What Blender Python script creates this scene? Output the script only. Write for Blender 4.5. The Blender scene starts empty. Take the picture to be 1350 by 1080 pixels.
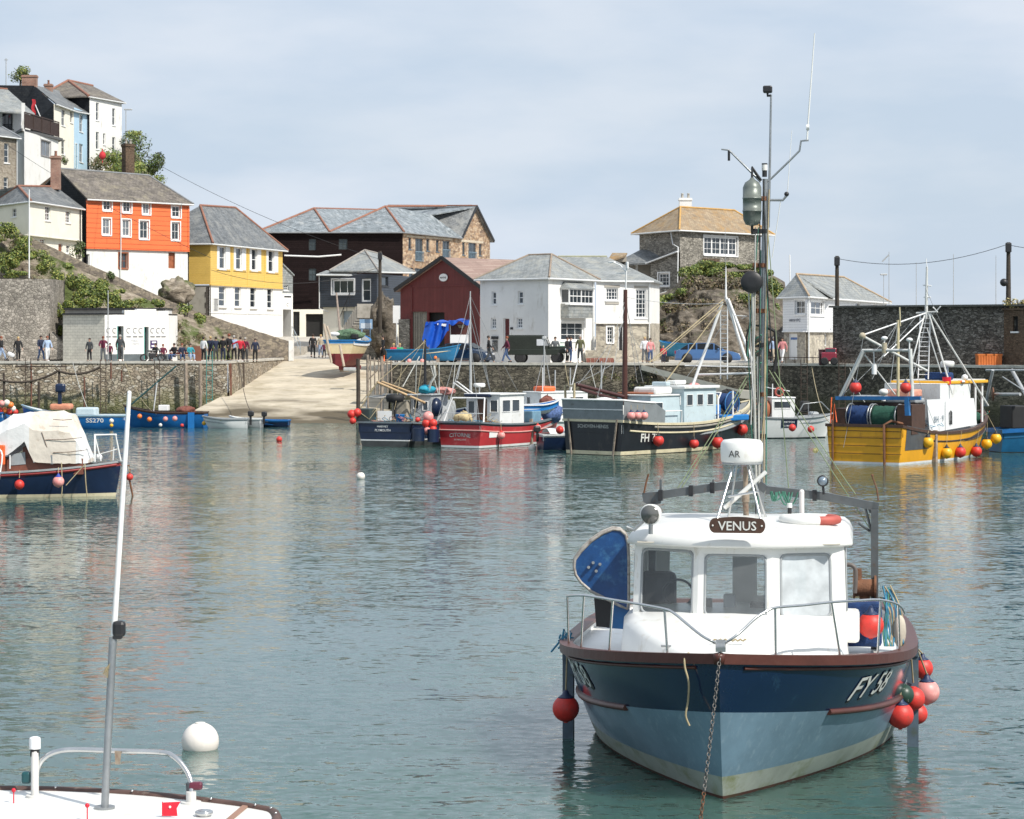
import bpy, math, random
from mathutils import Vector, Matrix, noise
random.seed(7)
R = math.radians
F = 3200.0; H = 5.6; CX = 675.0; HY = 444.0
scene = bpy.context.scene
COL = scene.collection

def P(x, y, Y):
    return Vector(((x-CX)*Y/F, Y, H-(y-HY)*Y/F))
def PX(x, Y): return (x-CX)*Y/F
def G(x, Y): return Vector(((x-CX)*Y/F, Y))
def YW(y): return H*F/(y-HY)
def ZZ(y, Y): return H-(y-HY)*Y/F

# ------------------------------------------------------------------ materials
MATS = {}
def nodes(m):
    m.use_nodes = True
    nt = m.node_tree
    return nt, nt.nodes, nt.links
def rgb(c): return (c[0], c[1], c[2], 1.0)
def M(name, col=(.5,.5,.5), rough=.6, var=.18, scale=2.0, bump=.0, metal=0.0, coat=0.0, stain=None, spec=.5, streak=0.0, stainamt=.5, stainscale=None, bscale=None):
    """painted / plain surface with slow colour variation, fine grain, optional rust or dirt stains and streaks"""
    if name in MATS: return MATS[name]
    m = bpy.data.materials.new(name); MATS[name] = m
    nt, N, L = nodes(m); b = N['Principled BSDF']
    tc = N.new('ShaderNodeTexCoord')
    n1 = N.new('ShaderNodeTexNoise'); n1.inputs['Scale'].default_value = scale; n1.inputs['Detail'].default_value = 6; n1.inputs['Roughness'].default_value=.65
    L.new(tc.outputs['Object'], n1.inputs['Vector'])
    r = N.new('ShaderNodeMapRange'); r.inputs[1].default_value=.3; r.inputs[2].default_value=.7
    r.inputs[3].default_value = 1-var; r.inputs[4].default_value = 1+var
    L.new(n1.outputs['Fac'], r.inputs[0])
    mx = N.new('ShaderNodeVectorMath'); mx.operation='SCALE'; mx.inputs[0].default_value = col[:3]
    L.new(r.outputs[0], mx.inputs['Scale'])
    out = mx.outputs[0]
    if stain:
        n2 = N.new('ShaderNodeTexNoise'); n2.inputs['Scale'].default_value = stainscale or scale*1.7; n2.inputs['Detail'].default_value=8; n2.inputs['Roughness'].default_value=.7
        mp = N.new('ShaderNodeMapping'); mp.inputs['Scale'].default_value=(1,1,1-.8*streak); mp.inputs['Location'].default_value=(3,7,1)
        L.new(tc.outputs['Object'], mp.inputs['Vector']); L.new(mp.outputs[0], n2.inputs['Vector'])
        r2 = N.new('ShaderNodeMapRange'); r2.inputs[1].default_value=.66-.3*stainamt; r2.inputs[2].default_value=.82-.2*stainamt
        L.new(n2.outputs['Fac'], r2.inputs[0])
        mm = N.new('ShaderNodeMix'); mm.data_type='RGBA'
        L.new(r2.outputs[0], mm.inputs[0]); L.new(out, mm.inputs[6]); mm.inputs[7].default_value = rgb(stain)
        out = mm.outputs[2]
    L.new(out, b.inputs['Base Color'])
    b.inputs['Roughness'].default_value = rough; b.inputs['Metallic'].default_value = metal
    b.inputs['Coat Weight'].default_value = coat; b.inputs['Coat Roughness'].default_value=.12
    b.inputs['Specular IOR Level'].default_value = spec
    if bump:
        nb = N.new('ShaderNodeTexNoise'); nb.inputs['Scale'].default_value = bscale or scale*6; nb.inputs['Detail'].default_value=5
        L.new(tc.outputs['Object'], nb.inputs['Vector'])
        bp = N.new('ShaderNodeBump'); bp.inputs['Strength'].default_value = bump; bp.inputs['Distance'].default_value=.05
        L.new(nb.outputs['Fac'], bp.inputs['Height']); L.new(bp.outputs[0], b.inputs['Normal'])
    return m

def BRICK(name, c1, c2, mortar, w=.4, h=.2, ms=.015, rough=.8, offset=.5, bias=0, var=.3, vs=1.5, bump=.4, moss=None, mossamt=.5, msm=.1, dist=.03):
    """coursed pattern on the face UVs, which are in metres (slates, tiles, planks, coursed stone)"""
    if name in MATS: return MATS[name]
    m = bpy.data.materials.new(name); MATS[name] = m
    nt, N, L = nodes(m); b = N['Principled BSDF']
    uv = N.new('ShaderNodeUVMap'); tc = N.new('ShaderNodeTexCoord')
    nd = N.new('ShaderNodeTexNoise'); nd.inputs['Scale'].default_value=3
    L.new(tc.outputs['Object'], nd.inputs['Vector'])
    ad = N.new('ShaderNodeVectorMath'); ad.operation='MULTIPLY_ADD'; ad.inputs[1].default_value=(dist,dist,0)
    L.new(nd.outputs['Color'], ad.inputs[0]); L.new(uv.outputs[0], ad.inputs[2])
    t = N.new('ShaderNodeTexBrick'); t.offset=offset
    t.inputs['Color1'].default_value=rgb(c1); t.inputs['Color2'].default_value=rgb(c2); t.inputs['Mortar'].default_value=rgb(mortar)
    t.inputs['Scale'].default_value=1; t.inputs['Mortar Size'].default_value=ms; t.inputs['Mortar Smooth'].default_value=msm; t.inputs['Bias'].default_value=bias
    t.inputs['Brick Width'].default_value=w; t.inputs['Row Height'].default_value=h
    L.new(ad.outputs[0], t.inputs['Vector'])
    n1 = N.new('ShaderNodeTexNoise'); n1.inputs['Scale'].default_value=vs; n1.inputs['Detail'].default_value=7; n1.inputs['Roughness'].default_value=.7
    L.new(tc.outputs['Object'], n1.inputs['Vector'])
    r = N.new('ShaderNodeMapRange'); r.inputs[1].default_value=.3; r.inputs[2].default_value=.7; r.inputs[3].default_value=1-var; r.inputs[4].default_value=1+var
    L.new(n1.outputs['Fac'], r.inputs[0])
    mx = N.new('ShaderNodeVectorMath'); mx.operation='SCALE'
    L.new(t.outputs['Color'], mx.inputs[0]); L.new(r.outputs[0], mx.inputs['Scale'])
    out = mx.outputs[0]
    if moss:
        n2 = N.new('ShaderNodeTexNoise'); n2.inputs['Scale'].default_value=.9; n2.inputs['Detail'].default_value=9; n2.inputs['Roughness'].default_value=.75
        mp = N.new('ShaderNodeMapping'); mp.inputs['Location'].default_value=(13,5,2); L.new(tc.outputs['Object'], mp.inputs[0]); L.new(mp.outputs[0], n2.inputs['Vector'])
        r2 = N.new('ShaderNodeMapRange'); r2.inputs[1].default_value=.62-.3*mossamt; r2.inputs[2].default_value=.75-.15*mossamt
        L.new(n2.outputs['Fac'], r2.inputs[0])
        mm = N.new('ShaderNodeMix'); mm.data_type='RGBA'; L.new(r2.outputs[0], mm.inputs[0]); L.new(out, mm.inputs[6]); mm.inputs[7].default_value=rgb(moss); out = mm.outputs[2]
    L.new(out, b.inputs['Base Color']); b.inputs['Roughness'].default_value=rough
    if bump:
        bp = N.new('ShaderNodeBump'); bp.inputs['Strength'].default_value=bump; bp.inputs['Distance'].default_value=.03; bp.invert=True
        L.new(t.outputs['Fac'], bp.inputs['Height']); L.new(bp.outputs[0], b.inputs['Normal'])
    return m

def RUBBLE(name, cols, mortar, scale=2.2, stretch=1.8, edge=.06, rough=.9, bump=.6, big=.35, weed=None, weedz=(0,1), wet=None, wetz=(0,1), soil=.5):
    """random rubble masonry / rock: voronoi cells squashed vertically, several stone colours, joints; optional weed & wet tide bands by height"""
    if name in MATS: return MATS[name]
    m = bpy.data.materials.new(name); MATS[name] = m
    nt, N, L = nodes(m); b = N['Principled BSDF']
    tc = N.new('ShaderNodeTexCoord')
    geo = N.new('ShaderNodeNewGeometry')
    mp = N.new('ShaderNodeMapping'); mp.inputs['Scale'].default_value=(1,1,stretch)
    nd = N.new('ShaderNodeTexNoise'); nd.inputs['Scale'].default_value=1.3
    L.new(geo.outputs['Position'], nd.inputs['Vector'])
    ad = N.new('ShaderNodeVectorMath'); ad.operation='MULTIPLY_ADD'; ad.inputs[1].default_value=(.5,.5,.3)
    L.new(nd.outputs['Color'], ad.inputs[0]); L.new(geo.outputs['Position'], ad.inputs[2]); L.new(ad.outputs[0], mp.inputs[0])
    v = N.new('ShaderNodeTexVoronoi'); v.inputs['Scale'].default_value=scale; L.new(mp.outputs[0], v.inputs['Vector'])
    v2 = N.new('ShaderNodeTexVoronoi'); v2.feature='DISTANCE_TO_EDGE'; v2.inputs['Scale'].default_value=scale; L.new(mp.outputs[0], v2.inputs['Vector'])
    sp = N.new('ShaderNodeSeparateColor'); L.new(v.outputs['Color'], sp.inputs[0])
    cr = N.new('ShaderNodeValToRGB'); cr.color_ramp.interpolation='LINEAR'
    while len(cr.color_ramp.elements) < len(cols): cr.color_ramp.elements.new(.5)
    for i, c in enumerate(cols):
        cr.color_ramp.elements[i].position = i/(len(cols)-1); cr.color_ramp.elements[i].color = rgb(c)
    L.new(sp.outputs[0], cr.inputs[0])
    n1 = N.new('ShaderNodeTexNoise'); n1.inputs['Scale'].default_value=.5; n1.inputs['Detail'].default_value=9; n1.inputs['Roughness'].default_value=.7
    L.new(geo.outputs['Position'], n1.inputs['Vector'])
    r = N.new('ShaderNodeMapRange'); r.inputs[1].default_value=.3; r.inputs[2].default_value=.7; r.inputs[3].default_value=1-big; r.inputs[4].default_value=1+big
    L.new(n1.outputs['Fac'], r.inputs[0])
    re = N.new('ShaderNodeMapRange'); re.inputs[1].default_value=0; re.inputs[2].default_value=edge
    L.new(v2.outputs['Distance'], re.inputs[0])
    mm = N.new('ShaderNodeMix'); mm.data_type='RGBA'; L.new(re.outputs[0], mm.inputs[0]); mm.inputs[6].default_value=rgb(mortar); L.new(cr.outputs[0], mm.inputs[7])
    mx = N.new('ShaderNodeVectorMath'); mx.operation='SCALE'; L.new(mm.outputs[2], mx.inputs[0]); L.new(r.outputs[0], mx.inputs['Scale'])
    out = mx.outputs[0]
    def band(out, colr, z0, z1, thr):
        sx = N.new('ShaderNodeSeparateXYZ'); L.new(geo.outputs['Position'], sx.inputs[0])
        nn = N.new('ShaderNodeTexNoise'); nn.inputs['Scale'].default_value=.8; nn.inputs['Detail'].default_value=8; nn.inputs['Roughness'].default_value=.75
        L.new(geo.outputs['Position'], nn.inputs['Vector'])
        ma = N.new('ShaderNodeMath'); ma.operation='MULTIPLY_ADD'; ma.inputs[1].default_value=(z1-z0)*2.2; L.new(nn.outputs['Fac'], ma.inputs[0]); 
        mi = N.new('ShaderNodeMath'); mi.operation='SUBTRACT'; L.new(sx.outputs[2], ma.inputs[2]); L.new(ma.outputs[0], mi.inputs[0]); mi.inputs[1].default_value=(z1-z0)*1.1
        rr = N.new('ShaderNodeMapRange'); rr.inputs[1].default_value=z0; rr.inputs[2].default_value=z1; rr.inputs[3].default_value=thr; rr.inputs[4].default_value=0
        L.new(mi.outputs[0], rr.inputs[0])
        m2 = N.new('ShaderNodeMix'); m2.data_type='RGBA'; L.new(rr.outputs[0], m2.inputs[0]); L.new(out, m2.inputs[6]); m2.inputs[7].default_value=rgb(colr)
        return m2.outputs[2]
    if weed: out = band(out, weed, weedz[0], weedz[1], .85)
    if wet: out = band(out, wet, wetz[0], wetz[1], .9)
    L.new(out, b.inputs['Base Color']); b.inputs['Roughness'].default_value=rough
    bp = N.new('ShaderNodeBump'); bp.inputs['Strength'].default_value=bump; bp.inputs['Distance'].default_value=.08
    L.new(re.outputs[0], bp.inputs['Height']); L.new(bp.outputs[0], b.inputs['Normal'])
    return m

def ROCK(name, dark, mid, light, green, gamt):
    """broken cliff rock: tilted strata, cracks, soil and lichen patches"""
    m = bpy.data.materials.new(name); MATS[name] = m
    nt, N, L = nodes(m); b = N['Principled BSDF']; geo = N.new('ShaderNodeNewGeometry')
    def nz(sc,det,scl=(1,1,1),rot=(0,0,0),ro=.7,dist=0):
        mp=N.new('ShaderNodeMapping'); mp.inputs['Scale'].default_value=scl; mp.inputs['Rotation'].default_value=rot; L.new(geo.outputs['Position'],mp.inputs[0])
        n=N.new('ShaderNodeTexNoise'); n.inputs['Scale'].default_value=sc; n.inputs['Detail'].default_value=det; n.inputs['Roughness'].default_value=ro; n.inputs['Distortion'].default_value=dist; L.new(mp.outputs[0],n.inputs['Vector']); return n.outputs['Fac']
    a=nz(.9,11,(1,1,2.6),(.3,.5,0),.72,.6); cr=N.new('ShaderNodeValToRGB'); e=cr.color_ramp.elements; e[0].position=.33; e[0].color=rgb(dark); e[1].position=.72; e[1].color=rgb(light)
    k=e.new(.5); k.color=rgb(mid); L.new(a,cr.inputs[0])
    c=nz(.35,8); r=N.new('ShaderNodeMapRange'); r.inputs[1].default_value=.62-gamt*.35; r.inputs[2].default_value=.7-gamt*.3; L.new(c,r.inputs[0])
    mm=N.new('ShaderNodeMix'); mm.data_type='RGBA'; L.new(r.outputs[0],mm.inputs[0]); L.new(cr.outputs[0],mm.inputs[6]); mm.inputs[7].default_value=rgb(green); L.new(mm.outputs[2],b.inputs['Base Color'])
    b.inputs['Roughness'].default_value=.95
    bp=N.new('ShaderNodeBump'); bp.inputs['Strength'].default_value=.9; bp.inputs['Distance'].default_value=.5; L.new(a,bp.inputs['Height']); L.new(bp.outputs[0],b.inputs['Normal'])
    return m

def GLASS(name, col=(.02,.03,.035), rough=.06, spec=.8, var=.5, scale=.35):
    return M(name, col, rough, var, scale, spec=spec)

# ------------------------------------------------------------------ mesh builder
class MB:
    def __init__(s): s.v=[]; s.f=[]; s.m=[]; s.sm=[]
    def add(s, vs, fs, mi=0, smooth=False):
        o = len(s.v); s.v += [Vector(v) for v in vs]
        for f in fs: s.f.append([o+i for i in f]); s.m.append(mi); s.sm.append(smooth)
        return s
    def box(s, c, sz, rz=0, mi=0, rot=None):
        c = Vector(c); a,b,d = sz[0]/2, sz[1]/2, sz[2]/2
        mt = rot if rot is not None else Matrix.Rotation(rz, 3, 'Z')
        vs = [c + mt @ Vector((x*a,y*b,z*d)) for z in (-1,1) for y in (-1,1) for x in (-1,1)]
        return s.add(vs, [(0,2,3,1),(4,5,7,6),(0,1,5,4),(2,6,7,3),(0,4,6,2),(1,3,7,5)], mi)
    def b2(s, x0,x1,y0,y1,z0,z1, mi=0): return s.box(((x0+x1)/2,(y0+y1)/2,(z0+z1)/2),(abs(x1-x0),abs(y1-y0),abs(z1-z0)),0,mi)
    def bar(s, p, q, w, h=None, mi=0, up=(0,0,1)):
        p=Vector(p); q=Vector(q); d=(q-p); l=d.length
        if l<1e-6: return s
        d.normalize(); u=Vector(up)
        if abs(d.dot(u))>.98: u=Vector((0,1,0))
        x=d.cross(u).normalized(); z=x.cross(d)
        m3=Matrix((x,d,z)).transposed()
        return s.box((p+q)/2,(w,l,h or w),0,mi,rot=m3)
    def bbox(s, c, sz, r=.02, rz=0, mi=0, n=2, rot=None):
        """box with bevelled vertical & horizontal edges (chamfer)"""
        c=Vector(c); a,b,d=sz[0]/2,sz[1]/2,sz[2]/2; r=min(r,a*.9,b*.9,d*.9)
        mt = rot if rot is not None else Matrix.Rotation(rz, 3, 'Z')
        def ring(ia, z):
            pts=[]; A=a-ia; B=b-ia; rr=max(r-ia,.0)+1e-4
            for k,(cx,cy) in enumerate(((1,1),(-1,1),(-1,-1),(1,-1))):
                for j in range(n+1):
                    t=(k+j/n)*math.pi/2
                    pts.append(c+mt@Vector((cx*(A-rr)+rr*math.cos(t), cy*(B-rr)+rr*math.sin(t), z)))
            return pts
        rings=[]
        for j in range(n+1):
            t=j/n*math.pi/2; rings.append(ring(r*(1-math.sin(t)), -d+r*(1-math.cos(t))))
        for j in range(n+1):
            t=j/n*math.pi/2; rings.append(ring(r*(1-math.cos(t)), d-r*(1-math.sin(t))))
        k=len(rings[0]); vs=[p for rg in rings for p in rg]; fs=[]
        for i in range(len(rings)-1):
            for j in range(k): fs.append((i*k+j, i*k+(j+1)%k, (i+1)*k+(j+1)%k, (i+1)*k+j))
        fs.append(tuple(range(k))[::-1]); fs.append(tuple(range((len(rings)-1)*k, len(rings)*k)))
        return s.add(vs, fs, mi, False)
    def tube(s, pts, r=.02, n=8, mi=0, cap=True, smooth=True, closed=False):
        pts=[Vector(p) for p in pts]; k=len(pts)
        if k<2: return s
        rr = r if isinstance(r,(list,tuple)) else [r]*k
        vs=[]; prev=None
        for i,p in enumerate(pts):
            if closed: d=(pts[(i+1)%k]-pts[(i-1)%k])
            else: d=(pts[min(i+1,k-1)]-pts[max(i-1,0)])
            if d.length<1e-9: d=Vector((0,0,1))
            d.normalize()
            if prev is None:
                u=Vector((0,0,1)) if abs(d.z)<.9 else Vector((1,0,0))
                x=d.cross(u).normalized()
            else:
                x=(prev-d*prev.dot(d))
                x = x.normalized() if x.length>1e-6 else d.orthogonal().normalized()
            prev=x; y=d.cross(x)
            for j in range(n):
                t=2*math.pi*j/n; vs.append(p+(x*math.cos(t)+y*math.sin(t))*rr[i])
        fs=[]
        for i in range(k if closed else k-1):
            for j in range(n):
                a=i*n+j; b=i*n+(j+1)%n; c=((i+1)%k)*n+(j+1)%n; d_=((i+1)%k)*n+j
                fs.append((a,b,c,d_))
        s.add(vs,fs,mi,smooth)
        if cap and not closed:
            s.add(vs[:n],[tuple(range(n))[::-1]],mi); s.add(vs[-n:],[tuple(range(n))],mi)
        return s
    def sph(s, c, r, n=12, m=8, mi=0, sc=(1,1,1), rot=None):
        c=Vector(c); vs=[]; fs=[]
        mt = rot if rot is not None else Matrix.Identity(3)
        for i in range(m+1):
            a=math.pi*i/m
            for j in range(n):
                t=2*math.pi*j/n
                vs.append(c+mt@Vector((r*sc[0]*math.sin(a)*math.cos(t), r*sc[1]*math.sin(a)*math.sin(t), r*sc[2]*math.cos(a))))
        for i in range(m):
            for j in range(n):
                q=[i*n+j,(i+1)*n+j,(i+1)*n+(j+1)%n,i*n+(j+1)%n]
                if i==0: q=[q[0],q[1],q[2]]
                if i==m-1: q=[q[0],q[1],q[3]]
                fs.append(q)
        return s.add(vs,fs,mi,True)
    def lathe(s, prof, c=(0,0,0), n=16, mi=0, rot=None, smooth=True, sx=1, sy=1):
        c=Vector(c); vs=[]; fs=[]; mt = rot if rot is not None else Matrix.Identity(3)
        for (r,z) in prof:
            for j in range(n):
                t=2*math.pi*j/n; vs.append(c+mt@Vector((r*sx*math.cos(t), r*sy*math.sin(t), z)))
        for i in range(len(prof)-1):
            for j in range(n): fs.append((i*n+j,i*n+(j+1)%n,(i+1)*n+(j+1)%n,(i+1)*n+j))
        fs.append(tuple(range(n))[::-1]); fs.append(tuple(range((len(prof)-1)*n,len(prof)*n)))
        return s.add(vs,fs,mi,smooth)
    def prism(s, poly, z0, z1, mi=0):
        n=len(poly); vs=[(p[0],p[1],z0) for p in poly]+[(p[0],p[1],z1) for p in poly]
        fs=[tuple(range(n))[::-1], tuple(range(n,2*n))]+[(i,(i+1)%n,n+(i+1)%n,n+i) for i in range(n)]
        return s.add(vs,fs,mi)
    def slab(s, pts, vec, mi=0):
        """closed polygon extruded along vec"""
        n=len(pts); v=Vector(vec); pts=[Vector(p) for p in pts]; vs=pts+[p+v for p in pts]
        fs=[tuple(range(n))[::-1], tuple(range(n,2*n))]+[(i,(i+1)%n,n+(i+1)%n,n+i) for i in range(n)]
        return s.add(vs,fs,mi)
    def poly(s, pts, mi=0): return s.add(pts,[tuple(range(len(pts)))],mi)
    def grid(s, fn, nu, nv, mi=0, smooth=True, flip=False):
        vs=[fn(i/nu,j/nv) for i in range(nu+1) for j in range(nv+1)]
        fs=[]
        for i in range(nu):
            for j in range(nv):
                q=(i*(nv+1)+j,(i+1)*(nv+1)+j,(i+1)*(nv+1)+j+1,i*(nv+1)+j+1)
                fs.append(q[::-1] if flip else q)
        return s.add(vs,fs,mi,smooth)
    def join(s, o, mt=None):
        k=len(s.v); s.v += [ (mt@v if mt is not None else v.copy()) for v in o.v]
        s.f += [[k+i for i in f] for f in o.f]; s.m += o.m; s.sm += o.sm
        return s
    def build(s, name, mats, parent=None, world=False, fixn=True):
        if not isinstance(mats,(list,tuple)): mats=[mats]
        vs=s.v
        if world and parent is not None:
            im=wm(parent).inverted(); vs=[im@v for v in vs]
        me=bpy.data.meshes.new(name); me.from_pydata([tuple(v) for v in vs],[],s.f)
        for m in mats: me.materials.append(m)
        me.polygons.foreach_set('material_index', s.m); me.polygons.foreach_set('use_smooth', s.sm)
        me.update()
        if fixn and len(s.f)<60000:
            import bmesh
            bm=bmesh.new(); bm.from_mesh(me); bmesh.ops.recalc_face_normals(bm, faces=bm.faces)
            uvl=bm.loops.layers.uv.new('UVMap'); Z=Vector((0,0,1))
            for fc in bm.faces:
                n=fc.normal; t=Z.cross(n)
                t = t.normalized() if t.length>.05 else Vector((1,0,0))
                b=n.cross(t)
                for l in fc.loops: l[uvl].uv=(l.vert.co.dot(t), l.vert.co.dot(b))
            bm.to_mesh(me); bm.free()
        o=bpy.data.objects.new(name,me); COL.objects.link(o)
        if parent is not None: o.parent=parent
        return o

def wm(o):
    m=Matrix.LocRotScale(o.location,o.rotation_euler,o.scale)
    return wm(o.parent)@m if o.parent else m
def tag(o, label=None, cat=None, group=None, kind=None):
    if label: o['label']=label
    if cat: o['category']=cat
    if group: o['group']=group
    if kind: o['kind']=kind
    return o
def thing(name, label, cat, loc=(0,0,0), rz=0, group=None):
    o=bpy.data.objects.new(name,None); COL.objects.link(o); o.empty_display_size=.3
    o.location=Vector(loc); o.rotation_euler=(0,0,rz)
    return tag(o,label,cat,group)
def solo(mb, name, mats, label, cat, group=None, loc=None, kind=None):
    o=mb.build(name,mats)
    if loc is not None: o.location=loc
    return tag(o,label,cat,group,kind)
def copy_tree(o, parent=None):
    c=o.copy(); COL.objects.link(c); c.parent=parent
    for ch in list(o.children): copy_tree(ch,c)
    return c
def catmull(pts, k=6):
    pts=[Vector(p) for p in pts]; out=[]
    for i in range(len(pts)-1):
        p0=pts[max(i-1,0)]; p1=pts[i]; p2=pts[i+1]; p3=pts[min(i+2,len(pts)-1)]
        for j in range(k):
            t=j/k; out.append(.5*((2*p1)+(-p0+p2)*t+(2*p0-5*p1+4*p2-p3)*t*t+(-p0+3*p1-3*p2+p3)*t**3))
    out.append(pts[-1]); return out
def sag(p,q,s,n=10):
    p=Vector(p);q=Vector(q)
    return [p.lerp(q,i/n)-Vector((0,0,s*4*(i/n)*(1-i/n))) for i in range(n+1)]

# text as a flat mesh in its own x/y plane, then mapped by fn(x,y)->3D
_tc={}
def text_pts(txt, size=1.0, bold=.0, res=2):
    key=(txt,bold,res)
    if key not in _tc:
        cu=bpy.data.curves.new('t','FONT'); cu.body=txt; cu.size=1; cu.align_x='CENTER'; cu.resolution_u=res; cu.offset=bold
        ob=bpy.data.objects.new('t',cu); COL.objects.link(ob)
        dg=bpy.context.evaluated_depsgraph_get(); dg.update()
        me=bpy.data.meshes.new_from_object(ob.evaluated_get(dg))
        vs=[(v.co.x,v.co.y) for v in me.vertices]; fs=[tuple(p.vertices) for p in me.polygons]
        COL.objects.unlink(ob); bpy.data.objects.remove(ob); bpy.data.curves.remove(cu); bpy.data.meshes.remove(me)
        xs=[v[0] for v in vs]; cx=(min(xs)+max(xs))/2
        _tc[key]=([(x-cx,y) for x,y in vs],fs)
    vs,fs=_tc[key]
    return [(x*size,y*size) for x,y in vs],fs
def text_on(mb, txt, fn, size, wscale=1.0, mi=0, bold=.0, slant=0):
    vs,fs=text_pts(txt,size,bold)
    mb.add([fn((x+slant*y)*wscale,y) for x,y in vs],fs,mi)
    return mb
# ------------------------------------------------------------------ materials of the place
white   = M('white_render',(.78,.77,.74),.75,.07,.6,.15,stain=(.50,.47,.41),stainamt=.34,streak=.85,stainscale=1.6)
whitew  = M('white_wash',(.74,.74,.72),.8,.08,.9,.35,stain=(.42,.40,.35),stainamt=.36,streak=.6,bscale=4)
cream   = M('cream_render',(.83,.79,.68),.75,.07,.7,.15,stain=(.5,.46,.36),stainamt=.15,streak=.7)
skyblue = M('pale_blue_render',(.44,.62,.76),.75,.06,.7,.1)
greyren = M('grey_render',(.30,.29,.26),.85,.15,.8,.25,stain=(.2,.19,.16),stainamt=.35)
whitep  = M('white_paint',(.8,.8,.79),.35,.04,2)
whitegrp= M('white_gutter',(.7,.71,.7),.4,.06,2)
cementm = M('cement',(.42,.39,.34),.9,.18,.5,.3,stain=(.24,.22,.18),stainamt=.4)
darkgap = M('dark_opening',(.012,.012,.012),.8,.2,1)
terr    = M('terracotta_ridge',(.27,.125,.085),.85,.25,2,.3,stain=(.25,.2,.15),stainamt=.3)
leadm   = M('lead_ridge',(.22,.23,.24),.6,.2,2)
glass_d = GLASS('window_glass',(.03,.04,.05))
glass_l = GLASS('window_glass_net',(.16,.18,.2),.15)
slate   = BRICK('slate_roof',(.10,.11,.115),(.18,.19,.195),(.045,.045,.05),.3,.22,.012,.55,var=.3,vs=.8,bump=.35,moss=(.25,.25,.235),mossamt=.5)
slate_g = BRICK('grey_slate_roof',(.2,.215,.215),(.3,.315,.31),(.11,.115,.115),.3,.22,.012,.6,var=.22,vs=.9,bump=.3,moss=(.36,.35,.3),mossamt=.4)
slate_b = BRICK('brown_slate_roof',(.115,.1,.085),(.2,.175,.15),(.05,.045,.04),.35,.24,.014,.75,var=.38,vs=.9,bump=.5,moss=(.25,.22,.16),mossamt=.4)
slate_y = BRICK('lichen_slate_roof',(.27,.2,.13),(.34,.27,.18),(.16,.11,.07),.3,.22,.012,.85,var=.3,vs=1.2,bump=.4,moss=(.36,.22,.09),mossamt=.45)
slate_w = BRICK('bright_slate_roof',(.15,.175,.185),(.28,.31,.33),(.08,.09,.1),.35,.25,.012,.5,var=.45,vs=1.6,bump=.3,moss=(.42,.43,.42),mossamt=.25)
tile_p  = BRICK('pink_tile_roof',(.26,.18,.15),(.33,.245,.205),(.2,.12,.1),3.,.3,.02,.8,var=.15,vs=1,bump=.5)
blackcl = BRICK('black_boarding',(.010,.005,.005),(.016,.009,.009),(.008,.005,.005),30,.2,.02,.6,var=.2,bump=.5)
slateh  = BRICK('dark_slate_hanging',(.022,.025,.03),(.035,.038,.042),(.01,.01,.012),.3,.2,.012,.6,var=.25)
navyb   = BRICK('navy_boarding',(.035,.045,.062),(.045,.055,.075),(.015,.02,.025),30,.2,.02,.5,var=.15)
redb    = BRICK('dark_red_boarding',(.13,.02,.02),(.16,.028,.026),(.06,.01,.01),.16,30,.012,.6,offset=0,var=.15,bump=.4)
for k_ in ('black_boarding','dark_slate_hanging'): MATS[k_].node_tree.nodes['Principled BSDF'].inputs['Specular IOR Level'].default_value=.12
orangeb = BRICK('orange_boarding',(.80,.17,.055),(.83,.185,.06),(.4,.06,.02),30,.42,.02,.5,var=.06,bump=.8,msm=.3)
yellowb = BRICK('yellow_boarding',(.76,.50,.12),(.78,.52,.135),(.62,.38,.08),30,.16,.01,.55,var=.06,bump=.5)
stone_g = RUBBLE('grey_rubble',[(.14,.13,.11),(.28,.26,.22),(.44,.41,.35),(.2,.185,.16)],(.07,.065,.055),3.6,3.2,edge=.09)
stone_w = RUBBLE('tan_rubble',[(.24,.14,.08),(.42,.28,.17),(.52,.4,.28),(.3,.2,.13),(.18,.12,.09)],(.4,.33,.25),2.2,2.2,edge=.05)
stone_p = RUBBLE('pale_rubble',[(.3,.27,.22),(.45,.41,.33),(.5,.45,.36),(.25,.22,.19)],(.4,.37,.32),3,1.7)
stone_r = RUBBLE('ramp_wall_rubble',[(.14,.12,.10),(.24,.2,.16),(.32,.27,.2),(.18,.15,.12)],(.16,.14,.11),3.2,1.8,weed=None)
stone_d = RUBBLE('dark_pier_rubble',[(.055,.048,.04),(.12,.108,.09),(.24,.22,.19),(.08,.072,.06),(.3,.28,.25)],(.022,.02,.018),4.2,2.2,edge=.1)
brownst = RUBBLE('brown_rubble',[(.08,.05,.03),(.15,.1,.065),(.10,.07,.045)],(.05,.037,.025),4.5,2.4)
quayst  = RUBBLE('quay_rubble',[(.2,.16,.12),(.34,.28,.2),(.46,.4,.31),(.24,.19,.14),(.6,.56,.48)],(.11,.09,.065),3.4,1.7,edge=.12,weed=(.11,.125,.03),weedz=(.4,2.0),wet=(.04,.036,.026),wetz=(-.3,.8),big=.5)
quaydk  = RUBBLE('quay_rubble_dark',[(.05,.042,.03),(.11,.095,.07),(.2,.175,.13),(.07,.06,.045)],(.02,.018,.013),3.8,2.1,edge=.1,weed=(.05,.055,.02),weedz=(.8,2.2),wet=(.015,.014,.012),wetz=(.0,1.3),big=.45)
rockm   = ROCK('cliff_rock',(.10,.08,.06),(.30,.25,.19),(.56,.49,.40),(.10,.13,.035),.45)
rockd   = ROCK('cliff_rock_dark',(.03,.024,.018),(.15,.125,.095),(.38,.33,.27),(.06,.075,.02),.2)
brickr  = BRICK('red_brick',(.28,.12,.08),(.36,.19,.13),(.3,.26,.22),.23,.08,.012,.85,var=.3)
woodred = M('varnished_wood',(.3,.1,.045),.5,.25,3)
darkred = M('dark_red_paint',(.12,.02,.02),.5,.15,3)
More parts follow.
